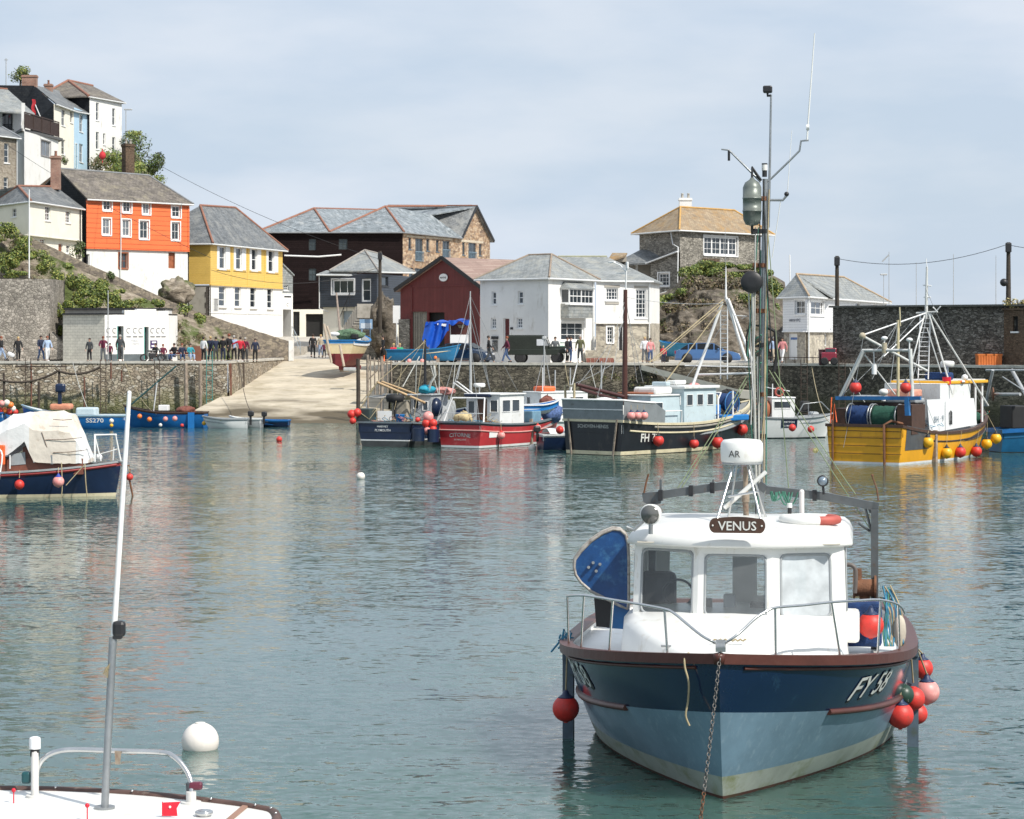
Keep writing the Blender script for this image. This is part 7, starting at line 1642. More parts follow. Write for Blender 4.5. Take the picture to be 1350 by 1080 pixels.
    m=MB(); text_on(m,'BH · 9',lambda x,y:o+u*(1.02+x)+Vector((.012,0,.42+y)),.42,1.05); m.build('registration',M('dull_grey_letters',(.16,.2,.24),.6),wb)
    m=MB(); k=o+u*2.25+Vector((.04,0,.22)); m.tube([k,k+Vector((0,0,.55)),k+u*.09+Vector((0,0,.62)),k+u*.18+Vector((0,0,.55)),k+u*.18+Vector((0,0,.0))],.03,6); m.build('handle',blackp,wb)
    m=MB(); k=o+u*1.75; m.bar(k+Vector((.01,0,0)),k+Vector((.01,0,1.3)),.015,.02); m.build('seam',greyp,wb)
    c=cab(b,-1.2,1.55,4.6,8.0,1.2,3.42,whiteh,[('A',.1,.3,.62,.85),('A',.4,.6,.62,.85)],over=.0,rh=.05)
    rf=MB(); rf.bbox((.15,7.7,3.5),(2.9,4.6,.14),.04); rf.build('canopy_roof',M('yellow_paint',(.75,.38,.02),.5,.1,2),b)
    rf=MB(); rf.bbox((.15,7.7,3.59),(2.7,4.4,.05),.02); rf.build('roof_deck',M('pale_roof_deck',(.55,.55,.52),.6,.1,2),b)
    for x,y in ((1.4,9.7),(1.4,8.9),(-1.2,9.7)): tubes(b,'canopy_post',whitep,[([(x,y,1.6),(x,y,3.45)],.06)],6)
    m=MB(); q=r(1249,480,6.2); m.lathe([(.25,-.14),(.3,-.1),(.33,.05),(.28,.13),(.1,.15)],q,16); m.tube([q-Vector((0,0,.14)),q-Vector((0,0,1.0))],.06,8); m.build('radar_dome',fibre,b)
    m=MB(); q=r(1238,496,6.0); m.bbox((q.x,6.0,q.z),(1.2,.7,.35),.1); m.build('tarpaulin',netblue,b)
    m=MB(); q=r(1248,503,5.6); m.tube([q-Vector((0,0,.15)),q+Vector((0,0,.2))],.2,10); m.build('red_tub',M('red_plastic'),b)
    m=MB(); q=r(1264,503,7.0); torus(m,q,.26,.06,20,6,seg=lambda f:int(f*8)%2); m.build('lifebuoy',[orng,fibre],b)
    m=MB(); q=r(1272,498,7.5); m.sph(q,.16,10,7); m.build('dome_aerial',fibre,b)
    m=MB(); q=r(1148,522,2.0); m.bbox((-.9,2.6,2.9),(1.5,1.2,.1),.03); m.bbox((.6,2.8,2.75),(1.6,1.0,.2),.05); m.build('shelter_top',greyp,b)
    m=MB(); q=r(1165,517,2.2); m.sph(q,.22,12,8,sc=(1,1,.7)); m.tube([q,q-Vector((0,0,.4))],.1,8); m.build('small_dome',fibre,b)
    m=MB(); m.bbox((.2,3.4,3.05),(1.5,1.3,.35),.08); m.build('raft_case',M('orange_white',(.6,.28,.2),.6,.3,5),b)
    pile(b,(.4,10.4,1.75),(.55,.9,.35),netgreen,seed=3); pile(b,(.5,9.4,1.8),(.5,.5,.4),REDB,seed=4,name='gear_pile'); pile(b,(1.5,1.9,1.7),(.25,.4,.5),dkwood,seed=6,name='gear_pile')
    m=MB(); q=h.pt(.26,0,1,.1); m.bar((q.x,q.y,-.5),(q.x,q.y,1.42),.2,.2); m.build('beaching_leg',postw,b)
    tubes(b,'stern_rope',orng,[([(-1.6,.1,1.75),(-1.55,.2,2.6),(-1.4,.1,1.8)],.03),([(-1.7,.1,1.75),(-1.75,.3,2.9)],.03)],5)
    clutter(b,(.2,2.9,1.6),(1.5,.8,1.0),14,[rope_b,rope_t,dkwood],3); clutter(b,(.1,10.6,1.7),(.8,1.2,.5),9,[rope_g,orng],4); lines(b,[(r(1210,415,5),r(1112,520,.3)),(r(1220,380,5),r(1300,545,11)),(r(1184,424,2),r(1150,465,.3)),(r(1222,415,5),r(1196,525,.4)),(r(1138,445,.3),r(1112,590,-.1)),(r(1200,462,.3),r(1232,560,1.5))],greyp)
    W=wm(b)
    L=[('yellow ball fender beside the dark steel panel of the yellow trawler',1223,583,YELB,.06),('yellow ball fender left of the two red ones on the yellow trawler',1248,597,YELB,.14),('red ball fender left of the grey leg on the yellow trawler',1266,596,REDB,.2),('red ball fender right of the grey leg on the yellow trawler',1287,595,REDB,.33),('yellow ball fender under the bow curve of the yellow trawler',1301,585,YELB,.5),('yellow ball fender nearest the bow of the yellow trawler',1313,578,YELB,.72)]
    for lab,x,y,m_,t in L:
        t_=h.find(b,x-3,1,lambda t:.6); Yw=(W@h.pt(t_,.6,1,.27)).y; q=P(x,y,Yw); fender(lab,q,.26,m_,blackp if m_==YELB else NAVYC,W@h.pt(t_,h.sheer(t_),1,.05))
    fender('red ball fender hung inside the left leg of the white gallows',W@r(1128,511,.3),.27,REDB,NAVYC,W@r(1126,500,.35)); fender('red ball fender hung on the right leg of the white gallows',W@r(1194,511,.25),.25,REDB,NAVYC,W@r(1198,495,.35))
yellow_boat()
# ---- black boat FH70
def black_boat():
    b=mk('fishing_boat','black hulled fishing boat with grey raised stern and brown mast',782,115,40)
    h=Hull(13.2,3.75,2.35,1.42,1.66,rake=1.3,ws=.95,tm=.42,ntop=2.3,nbot=1.6,em=.1,eb=.45,z0=-1)
    hull_build(b,h,[(lambda t:.03,anti2),(lambda t:.2,creamh),(lambda t:h.sheer(t),blackh)],cap=(.12,.09),capm=creamh,deckz=.6,deckm=greyp,inm=greyp)
    strake(b,h,lambda t:h.sheer(t)-.45,.04,.97,creamh,.05); strake(b,h,lambda t:h.sheer(t)-.2,.18,.98,M('worn_grey_band',(.3,.28,.24),.7,.2,4),.06)
    r=lambda x,y,ly:ray(b,x,y,ly); W=wm(b)
    # raised grey bulwark
    m=MB()
    for s_ in (1,-1):
        ts=[.0+.02*i for i in range(13)]
        for i in range(12): 
            a,c=ts[i],ts[i+1]; ha=.95 if a<.18 else .95-(a-.18)*6; hc=.95 if c<.18 else .95-(c-.18)*6
            m.add([h.pt(a,h.sheer(a),s_,.02),h.pt(c,h.sheer(c),s_,.02),h.pt(c,h.sheer(c),s_,.06)+Vector((0,0,hc)),h.pt(a,h.sheer(a),s_,.06)+Vector((0,0,ha))],[(0,1,2,3)])
    x=h.pt(0,h.sheer(0),1).x; m.add([(-x-.02,-.03,h.stern),(x+.02,-.03,h.stern),(x+.06,-.08,h.stern+.95),(-x-.06,-.08,h.stern+.95)],[(0,1,2,3)]); m.build('raised_bulwark',greyh,b,fixn=False)
    m=MB(); m.tube([(-x-.06,-.08,h.stern+.96),(x+.06,-.08,h.stern+.96)]+[h.pt(t,h.sheer(t),1,.06)+Vector((0,0,.96)) for t in (.05,.1,.15,.18)],.05,6); m.bar((-x,-.06,h.stern+.5),(x,-.06,h.stern+.5),.03,.04); m.build('bulwark_rail',whitep,b)
    transom_text(b,h,'SCHOVEN-HENSIS',1.28,.23,M('silver_letters',(.45,.45,.43),.5),1.0)
    hull_text(b,h,'FH 70',2.1,.62,1,.55,1.05,M('off_white_letters'),bold=.02)
    # deckhouses
    cab(b,-1.0,1.0,3.2,5.6,1.0,2.72,paleblue,[('A',.15,.4,.5,.82),('A',.6,.85,.5,.82),('S',.15,.4,.5,.82)],roofm=whiteh,name='aft_deckhouse')
    cab(b,-.95,1.25,5.6,8.3,1.0,3.05,paleblue,[('S',.08,.26,.6,.86),('S',.4,.58,.6,.86),('S',.72,.9,.6,.86),('A',.7,.9,.62,.84)],roofm=whiteh,over=.14,rh=.14)
    m=MB(); m.bbox((.1,4.6,2.98),(1.4,1.4,.35),.12); m.bbox((0,6.6,3.35),(.7,.9,.2),.06); m.build('raft_case',fibre,b)
    m=MB(); m.bbox((.3,5.0,3.3),(.9,.35,.2),.05); m.build('blue_box',paleblue,b); m=MB(); m.bbox((-.3,4.3,2.86),(1.9,1.6,.06),.02); m.build('roof_tray',M('rust_orange_tray',(.35,.12,.06),.7),b)
    tubes(b,'handrail',whitep,[([(1.25,3.4,1.1),(1.25,3.4,2.0),(1.25,5.4,2.0),(1.25,5.4,1.1)],.03),([(1.3,8.4,1.2),(1.3,8.4,2.5),(1.2,8.8,2.8),(-.6,8.8,2.8)],.045),([(1.35,9.6,1.2),(1.35,9.6,2.9)],.045)],6)
    # mast
    tubes(b,'mast',M('brown_mast',(.07,.025,.018),.4,.2,4),[([r(823.5,545,3.0),r(824.5,382,3.0)],[.15,.10])],10)
    tubes(b,'masthead_aerial',whitep,[([r(825,382,3),r(826,350,3)],.035),([r(825,358,3),r(818,350,3),r(808,346,3)],.03),([r(826,360,3),r(812,361,3)],.02)],5); m=MB(); m.bbox(r(807,346,3),(.35,.2,.08),.03); m.bbox(r(827,350,3),(.12,.1,.35),.03); m.build('masthead_lamp',whitep,b)
    tubes(b,'stay',greyp,[([r(824,400,3),r(806,500,1)],.012),([r(824,395,3),r(792,500,.3)],.012),([r(825,400,3),r(848,505,5)],.012),([r(825,390,3),r(840,505,5)],.012)],4)
    tubes(b,'derrick',M('dark_red_brown_spar',(.06,.02,.018),.5,.2,4),[([r(760,507,.2),r(822,523,2.8)],.09),([r(765,513,.2),r(822,530,2.8)],.08)],8)
    tubes(b,'boom_crutch',M('pale_timber',(.4,.34,.22),.8,.25,4),[([r(746,557,.1),r(745,508,.1),r(757,509,.1)],.06),([r(757,560,.1),r(757,505,.1)],.06)],6)
    m=MB(); m.grid(lambda u,v:Vector((-1.0+1.9*u,.55+.7*v,2.3+.42*math.sin(math.pi*u)**.6*(.6+.4*math.sin(math.pi*v)))),12,6); m.b2(-1.0,.9,.55,1.25,1.9,2.3); m.build('covered_locker',fibre,b)
    clutter(b,(.1,1.9,2.2),(1.3,1.0,.5),10,[rope_b,rope_t,rope_g],5); clutter(b,(.3,9.6,1.7),(1.0,1.5,.8),13,[rope_b,rope_t,blackrub],6); lines(b,[(r(825,392,3),r(952,400,9)),(r(825,420,3),r(762,507,.2)),(r(825,430,3),r(880,503,7)),(r(957,392,9),r(1000,545,12.5)),(r(800,470,2),r(780,550,.2)),(r(957,420,9),r(895,510,8)),(r(745,510,.1),r(822,470,3))],greyp)
    # forward gallows with ladder
    G1=9.2
    tubes(b,'gallows',whitep,[([r(953,398,G1),r(912,512,G1-.8)],.075),([r(957,392,G1),r(984,476,G1+.6)],.075),([r(960,394,G1),r(992,476,G1+.4)],.07),([r(918,494,G1),r(990,492,G1)],.05),([r(903,482,G1-.4),r(990,484,G1)],.03),([r(957,396,G1),r(957,352,G1)],[.06,.02]),([r(968,416,G1),r(985,417,G1),r(978,420,G1)],.02)],7)
    ladder(b,r(954.5,500,G1),r(954.5,404,G1),.42,whitep,16)
    tubes(b,'masthead_aerial',M('grey_metal'),[([r(957,352,G1),r(956,300,G1)],.012)],4)
    tubes(b,'topping_lift',rope_t,[([r(955,394,G1),r(856,478,5)],.03),([r(954,402,G1),r(878,503,6)],.03),([r(955,398,G1),r(862,476,5)],.02)],5)
    drum(b,(.1,10.4,2.2),.62,1.3,netblue,fl=bluep); pile(b,(-.3,11.4,2.35),(.7,.7,.5),blackrub,seed=5); pile(b,(.2,9.4,1.7),(.8,.35,.35),blackrub,seed=8)
    m=MB(); m.bbox((.6,8.9,1.75),(.7,.5,.9),.04); m.build('blue_bin',M('bright_blue_plastic',(.01,.16,.45),.45,.1,4),b); m=MB(); m.bbox((1.1,9.6,1.55),(1.0,2.2,.3),.06); m.build('blue_tray',M('bright_blue_plastic'),b)
    m=MB(); m.bbox((-.2,9.2,2.1),(1.6,.5,1.2),.05); m.build('cream_panel',creamh,b); pile(b,(-.6,8.9,2.9),(.7,.4,.35),PINK,seed=12,name='buoy_heap')
    for s_ in (1,-1): m=MB(); m.bar((s_*x*.82,-.06,1.7),(s_*x*.70,-.1,0),.08,.05); m.build('transom_strap',postw,b)
    for i,(lab,px_,py_,m_,t_off,rr) in enumerate([('red ball fender covering the end of the white lettering on the black boat',868,581,REDB,0,.265),('red ball fender half way along the black boat side',915,585,REDB,0,.235),('large red ball fender on the black boat partly behind the white radar drum',946,583,REDB,0,.3),('red ball fender highest, near the bow of the black boat',978,566,REDB,0,.3)]):
        t_=h.find(b,px_-3,1,lambda t:.9); Yw=(W@h.pt(t_,.9,1,.3)).y; fender(lab,P(px_,py_,Yw),rr,m_,blackp,W@h.pt(t_,h.sheer(t_),1,.05))
    for i,(px_,lab) in enumerate(((832,'left of the three pink balls hung at the grey bulwark of the black boat'),(840.5,'middle of the three pink balls hung at the grey bulwark of the black boat'),(849,'right of the three pink balls hung at the grey bulwark of the black boat'))):
        q=ray(b,px_,548,lx=2.1); fender(lab,W@q,.2,PINK,NAVYC,W@(q+Vector((0,0,.5))))
black_boat()
# ---- red boat
def red_boat():
    b=mk('fishing_boat','red hulled fishing boat with white wheelhouse and open dark door, stern towards us',606.5,122,31)
    h=Hull(10,2.8,1.75,1.15,1.32,rake=1.1,ws=.9,tm=.45,ntop=2.3,nbot=1.6,em=.12,eb=.45,z0=-.7)
    hull_build(b,h,[(lambda t:.02,anti2),(lambda t:.13,whiteh),(lambda t:h.sheer(t)-.16,redh),(lambda t:h.sheer(t),blackh)],cap=(.1,.06),capm=M('grey_cap',(.15,.18,.2),.5),deckz=.4,deckm=greyp,inm=greyp)
    strake(b,h,lambda t:h.sheer(t)-.42,.0,.97,M('pinkish_strake',(.6,.3,.27),.5,.15,4),.04)
    m=MB(); m.tube([(-1.28,-.03,.9),(1.28,-.03,.9)],.04,6); m.build('transom_strake',M('pinkish_strake'),b)
    r=lambda x,y,ly:ray(b,x,y,ly); W=wm(b)
    transom_text(b,h,'CITORNE',.58,.27,M('silver_letters'),1.1,arc=.12); transom_text(b,h,'PLYMOUTH',.38,.12,M('silver_letters'),1.1)
    m=MB(); l0=.75
    q=[h.lz(l0,.52,1,.02),h.lz(l0+.75,.52,1,.02),h.lz(l0+.75,.84,1,.02),h.lz(l0,.84,1,.02)]; m.add(q,[(0,1,2,3)]); pl=m.build('number_plate',whitep,b); hull_text(b,h,'FY 42',l0+.37,.57,1,.28,.8,blackp)
    cab(b,-1.0,1.0,2.2,4.6,.9,2.62,whiteh,[('A',.06,.25,.45,.82),('A',.72,.94,.5,.85),('S',.1,.42,.5,.85),('S',.5,.8,.5,.85)],over=.1,door=('A',.33,.62,.88))
    m=MB(); m.bbox((-.25,2.1,2.6),(1.5,.3,.16),.04); m.build('visor',navyh,b)
    tubes(b,'mast',M('grey_metal'),[([r(620.5,522,3.4),r(620,384,3.4)],[.08,.03])],8)
    tubes(b,'stay',greyp,[([r(620,420,3.4),r(603,500,1.2)],.018),([r(620,430,3.4),r(590,540,.4)],.022),([r(620,420,3.4),r(648,522,5.8)],.018),([r(620,400,3.4),r(652,540,6.5)],.012)],4)
    tubes(b,'twin_boom',whitep,[([r(598,505,1.8),r(622,522,3.2)],.04),([r(602,503,1.8),r(626,521,3.2)],.04)],6)
    m=MB(); q=r(632,508,4.0); m.lathe([(.25,-.1),(.31,-.06),(.31,.06),(.26,.11)],q,14); m.tube([q-Vector((0,0,.1)),q-Vector((0,0,.6))],.04,6); m.build('radar_dome',fibre,b)
    tubes(b,'stern_frame',whitep,[([(-1.2,.3,1.2),(-1.0,.9,2.5),(.9,.9,2.5),(1.2,.3,1.2)],.045),([(-1.25,.2,1.3),(-1.2,.2,1.75),(1.2,.2,1.75)],.02)],6)
    pile(b,(-.4,.9,1.45),(.5,.35,.35),M('tan_sack',(.45,.36,.2),.9,.3,5),seed=2); pile(b,(.4,8.1,2.0),(.42,.5,.45),M('brown_net',(.2,.07,.05),.9,.3,9,.8),seed=7); pile(b,(.9,7.6,1.6),(.5,.9,.5),M('blue_white_net',(.1,.16,.35),.9,.6,10,.8),seed=9)
    m=MB(); m.bbox((.5,5.6,1.45),(1.4,.9,.6),.05); m.build('fish_box',M('dull_blue_box',(.15,.27,.36),.6,.2,4),b)
    clutter(b,(.2,1.1,1.3),(1.0,.7,.6),10,[rope_b,rope_t,rust],7); clutter(b,(.4,7.6,1.5),(.8,1.0,.6),9,[rope_g,rope_t],8); lines(b,[(r(620,390,3),r(576,556,.1)),(r(620,390,3),r(700,548,8)),(r(620,440,3),r(632,556,.1)),(r(652,540,6),r(640,480,4))],greyp)
    t=thing('dinghy','small white and blue dinghy carried on the deck of the red boat','dinghy',W@Vector((.2,5.2,1.55)),-R(60)); hh=Hull(2.6,1.1,.75,.5,.5,rake=.5,ws=.8,tm=.4,ntop=2,nbot=1.6,em=.2,eb=.5,z0=0); hull_build(t,hh,[(lambda t:.3,whiteh),(lambda t:hh.sheer(t),M('bright_blue_plastic'))],deckz=.3,capm=whitep,cap=(.04,.04),nt=14)
    m=MB(); q=h.pt(.52,0,1,.08); m.bar((q.x,q.y,-.4),(q.x,q.y,1.35),.14,.14); m.build('beaching_leg',postw,b); m=MB(); q=h.pt(.18,0,1,.03); m.bar((q.x,q.y,-.3),(q.x,q.y,1.2),.05,.05); m.build('side_post',dkwood,b)
    t_=h.find(b,658,1,lambda t:.8); fender('red ball fender hung amidships on the red boat',P(661,574,(W@h.pt(t_,.8,1,.3)).y),.19,PINK,REDB,W@h.pt(t_,h.sheer(t_),1,.05)); t_=h.find(b,703,1,lambda t:.9); fender('faded pink ball fender near the bow of the red boat',P(709,564,(W@h.pt(t_,.9,1,.3)).y),.17,PINK,REDB,W@h.pt(t_,h.sheer(t_),1,.05))
red_boat()
# ---- navy boat
def navy_boat():
    b=mk('fishing_boat','navy hulled fishing boat with cluttered deck, stern towards us, left of the red one',507,123.5,22)
    h=Hull(10.5,3.2,1.7,1.15,1.25,rake=1.1,ws=.93,tm=.45,ntop=2.3,nbot=1.6,em=.16,eb=.45,z0=-.7)
    hull_build(b,h,[(lambda t:.30,M('dark_grey_bottom',(.05,.055,.055),.6,.3,3)),(lambda t:.36,whiteh),(lambda t:h.sheer(t),navyh)],cap=(.1,.06),capm=M('grey_cap'),deckz=.5,deckm=greyp,inm=navyh)
    r=lambda x,y,ly:ray(b,x,y,ly); W=wm(b)
    transom_text(b,h,'HARVEY',.98,.17,whitep,1.0,x0=-.1); transom_text(b,h,'PLYMOUTH',.78,.17,whitep,1.0,x0=-.1)
    cab(b,.1,1.25,3.0,5.2,1.0,2.55,M('grey_white_cab',(.42,.44,.45),.5,.1,2,stain=(.3,.28,.24),stainamt=.3),[('A',.15,.4,.55,.85),('A',.6,.85,.5,.8),('S',.2,.45,.5,.8)],over=.1)
    m=MB(); m.grid(lambda u,v:Vector((1.2+.1*math.sin(v*3)-.1,3.0+3.4*u,1.2+1.3*v-.3*u*v)),8,6); m.grid(lambda u,v:Vector((-.6+1.8*v,5.2+1.8*u,2.5-.1*u)),4,4); m.build('spray_hood',M('grey_canvas',(.36,.38,.38),.8,.15,3),b)
    m=MB(); m.bbox((-1.25,.5,1.55),(.75,.8,.75),.06); m.build('dark_crate',M('dark_green_grey',(.03,.045,.045),.6,.2,3),b)
    m=MB(); m.box((-.35,.75,1.55),(.75,.05,.5),.1); m.build('white_sheet',whitep,b); m=MB(); m.lathe([(.18,0),(.24,.42),(.25,.44)],(.55,.7,1.2),14); m.build('blue_bucket',M('bright_blue_plastic'),b)
    m=MB(); m.lathe([(.2,-.25),(.42,-.2),(.5,0),(.42,.16),(.2,.2)],(-.15,1.6,2.45),14); m.tube([(-.15,1.6,1.0),(-.15,1.6,2.2)],.08,8); m.build('pot_hauler',blackrub,b)
    tubes(b,'shelter_frame',greyp,[([(-1.4,.8,1.2),(-1.4,.8,2.5),(-.2,1.8,2.6),(1.0,2.2,2.6)],.04),([(-1.4,2.8,1.2),(-1.4,2.8,2.6),(1.0,2.8,2.6)],.04)],6); m=MB(); m.bbox((-.8,2.2,2.45),(1.3,1.4,.07),.02); m.build('shelter_roof',M('pale_board',(.45,.43,.4),.7,.15,4),b)
    m=MB(); m.bbox((-.4,2.9,1.7),(.9,.5,1.2),.05); m.build('locker',M('tan_grey_box',(.35,.32,.26),.7,.2,4),b)
    tubes(b,'derrick',M('tan_spar',(.5,.35,.2),.7,.2,4),[([r(497,504,.4),r(560,531,3)],.07),([r(503,503,.6),r(552,521,3)],.05)],7); tubes(b,'rope_stay',rope_t,[([r(497,505,.4),r(474,540,.2)],.03),([r(497,505,.4),r(476,530,.2)],.02),([r(497,504,.4),r(561,450,3)],.015),([r(476,545,.1),r(487,553,.1),r(498,538,.4)],.02)],5)
    tubes(b,'mast',blackp,[([r(560.5,535,3.4),r(560.5,447,3.4)],[.09,.06])],8)
    tubes(b,'rigging',M('grey_white_rope',(.5,.5,.46),.8,.15,5),[([r(572,482,3.0),r(574,495,3.0),r(568,505,3.0),r(565,516,3.0)],.07),([r(568,482,4),r(578,520,4)],.025),([r(549,480,3),r(548,520,3)],.02),([r(579,478,4),r(579,520,4)],.03),([r(531,510,2),r(553,470,3)],.03)],5)
    pile(b,(.9,3.2,2.85),(.45,.4,.22),M('turquoise_rope',(.02,.3,.42),.8,.3,6,.5),seed=3); pile(b,(1.2,4.6,2.75),(.7,.5,.18),M('red_white_gear',(.55,.25,.22),.8,.6,6),seed=4,name='gear_pile'); m=MB(); m.sph(r(575,537,3.5),.45,12,8,sc=(.7,1,1.1)); m.build('blue_drum',navyh,b)
    clutter(b,(0,1.6,1.3),(1.3,1.3,1.2),16,[rope_b,rope_t,M('red_white_gear'),blackrub],9); lines(b,[(r(560,448,3),r(485,550,.2)),(r(560,448,3),r(545,555,.1)),(r(560,450,3),r(598,535,6)),(r(530,480,2),r(520,540,1))],rope_t)
    for lab,x,y,rr,m_,ly in (('red ball fender, upper left of the trio at the left corner of the navy boat',463.5,546,.22,REDB,.2),('red ball fender, upper right of the trio at the left corner of the navy boat',471,544,.21,REDB,.3),('red ball fender, lowest of the trio at the left corner of the navy boat',465,555,.17,REDB,.1),('big pale red ball fender at the top of the bunch between navy and red boats',564.5,549.5,.27,ORGB if 0 else PINK,.4),('bright red ball fender left in the bunch between navy and red boats',562,558,.22,REDB,.3),('bright red ball fender right in the bunch between navy and red boats',571,558,.21,REDB,.35),('red ball fender low in the bunch between navy and red boats',571,566,.19,REDB,.3),('washed out pink ball fender lowest in the bunch between navy and red boats',563.5,568.5,.2,PINK,.2),('small red ball fender left of the bunch by the blue bucket',550.5,553.5,.13,REDB,.25)): fender(lab,W@r(x,y,ly-.3),rr,m_,m_)
    b2=mk('blue_barrel','two' if 0 else 'dark blue barrel floating between the navy and red boats',562,122.2,0,'barrel'); m=MB(); m.tube([(-.4,0,.35),(-.4,0,1.0)],.32,14); m.tube([(.35,0,.3),(.35,0,.95)],.3,14); m.build('barrel',navyh,b2)
navy_boat()
# ---- white cabin boat behind the red one, tender with outboard
def cabin_boat():
    b=mk('cabin_boat','white cabin boat with orange raft on its roof, behind the red boat',668,133,60)
    h=Hull(7.5,2.6,1.5,1.1,1.1,rake=.9,z0=-.5); hull_build(b,h,[(lambda t:.1,blackh),(lambda t:h.sheer(t),whiteh)],capm=whitep,nt=20)
    cab(b,-.9,1.0,1.6,4.6,1.0,2.5,whiteh,[('S',.1,.3,.45,.8),('S',.62,.9,.3,.85),('A',.2,.4,.5,.85)],over=.05); m=MB(); m.bbox((0,2.4,2.72),(1.2,.8,.3),.1); m.build('raft',orng,b)
    tubes(b,'aerial',whitep,[([(.5,2,2.6),(.5,2,3.9)],.03),([(.2,4,2.6),(.5,4.3,4.4)],.035)],5)
cabin_boat()
def outboard(b,p,s=1,mat=None,parent=True):
    m=MB(); p=Vector(p); m.bbox(p+Vector((0,-.12,.3))*s,(.26*s,.38*s,.34*s),.08*s); m.box(p+Vector((0,-.1,-.1))*s,(.1*s,.14*s,.6*s)); o=m.build('outboard_motor',mat or blackp,b); return o
def dinghy(label,px,Y,deg,L,B,mat,inn,top=None,ob=True,z=0,bow=.6,mid=.42,seats=2,name='dinghy'):
    b=mk(name,label,px,Y,deg,'dinghy',z); h=Hull(L,B,bow,mid,mid,rake=.45,ws=.85,tm=.4,ntop=2.1,nbot=1.7,em=.15,eb=.4,z0=-.15)
    bands=[(lambda t:.02,mat),(lambda t:h.sheer(t)-.12,mat),(lambda t:h.sheer(t),top or mat)]
    hull_build(b,h,bands,cap=(.05,.05),capm=top or mat,deckz=.28,deckm=inn,inm=inn,nt=18)
    for i in range(seats): l=L*(.25+.3*i); m=MB(); w_=h.pt(l/L,h.sheer(l/L),1).x-.04; m.b2(-w_,w_,l-.12,l+.12,mid-.12,mid-.08); m.build('thwart',M('pale_timber'),b)
    if ob: outboard(b,(0,-.05,mid),.9)
    return b,h
b_,h_=dinghy('white topped blue tender with black outboard between the red and black boats',712,120.5,75,3.6,1.7,navyh,whiteh,whiteh,bow=1.0,mid=.75); W=wm(b_)
m=MB(); m.grid(lambda u,v:Vector(((u-.5)*1.6*(1-.5*v),.3+2.6*v,.8+.25*math.sin(math.pi*u)+.1*v)),8,8); m.build('cover',whiteh,b_)
fender('red ball fender behind the blue tender, next to the black boat',P(738,567,119),.2,REDB,REDB); fender('pale grey ball fender low at the left end of the blue tender',P(702,591,121),.2,WHTB,WHTB)
# ---- SS270 and other small craft by the left quay
b,h=dinghy('bright blue open boat with white number and small white cuddy, under the left quay',167,147.5,-88,6.4,2.1,blueh,whiteh,M('pale_blue_cap',(.35,.5,.6),.5),ob=False,bow=1.45,mid=.85,seats=0,name='open_boat'); hull_text(b,h,'SS270',1.75,.42,-1,.36,1.25,whitep,bold=.02)
m=MB(); m.bbox((.0,2.4,1.05),(1.2,1.2,.5),.1); m.build('cuddy',paleblue,b)
m=MB(); m.bbox((.1,4.0,1.35),(.9,1.3,.35),.12); m.build('orange_cover',M('faded_orange',(.6,.25,.15),.7,.2,4),b)
outboard(b,(-.2,4.2,2.0),1.6,navyh)
W=wm(b); fender('white sausage shaped fender over the number of the blue open boat',P(147,555,146.2),.14,WHTB,WHTB); fender('small yellow ball fender at the waterline of the blue open boat',P(147,561,146),.11,YELB,YELB)
b,h=dinghy('blue open fishing boat with a row of coloured balls, left of the grey tenders',271,150,-86,5.1,2.0,blueh,blackp,dkwood,ob=False,bow=1.35,mid=.95,seats=2,name='open_boat')
m=MB(); m.bbox((0,2.6,1.2),(.6,.6,.35),.04); m.build('white_box',whitep,b); m=MB(); m.b2(-1.02,-.99,.5,.9,-.05,.95); m.b2(-1.03,-1.0,.75,.8,-.05,.95); m.build('painted_stripe',M('bright_blue_plastic'),b)
tubes(b,'derrick',M('dark_green_spar',(.02,.07,.07),.5,.2,4),[([(0,4.9,1.2),toloc(b,P(232,483,150.5))],.06)],6); tubes(b,'pole',whitep,[([(.2,3.3,1),toloc(b,P(207,505,150))],.04)],6)
pile(b,(.1,1.2,1.05),(.5,.6,.25),M('brown_net'),seed=5,name='gear_pile')
for lab,x,y,m_,rr in (('orange ball fender, leftmost on the blue open fishing boat',184,549,ORGB,.15),('orange ball fender, second from left on the blue open fishing boat',197,553,ORGB,.15),('pink ball fender in the middle of the blue open fishing boat',218,552.5,PINK,.15),('pink ball fender right of the middle of the blue open fishing boat',230.5,552,PINK,.16),('pale little ball fender at the waterline of the blue open fishing boat',211.5,560.5,WHTB,.11),('small red ball fender at the waterline of the blue open fishing boat',240,561,REDB,.11),('yellow ball fender at the stern of the blue open fishing boat',269,558,YELB,.13)): fender(lab,P(x,y,148.7),rr,m_,m_)
b,h=dinghy('long grey white tender moored left of the black outboard',326,148.5,-92,2.7,1.5,whiteh,greyp,greyp,ob=False,bow=.75,mid=.6); outboard(b,(0,-.1,.6),1)
dinghy('grey rubber tender with a folded cover right behind the long one',345,150,-84,2.0,1.4,greyp,whiteh,whiteh,ob=True,bow=.7,mid=.55)
dinghy('small blue dinghy at the right end of the tenders',381,151,-88,2.2,1.3,navyh,blueh,blueh,ob=False,bow=.5,mid=.42)
dinghy('pale grey tender at the left of the group, by the blue stern',296,151.5,-90,1.7,1.3,greyp,greyp,whiteh,ob=False,bow=.6,mid=.5)
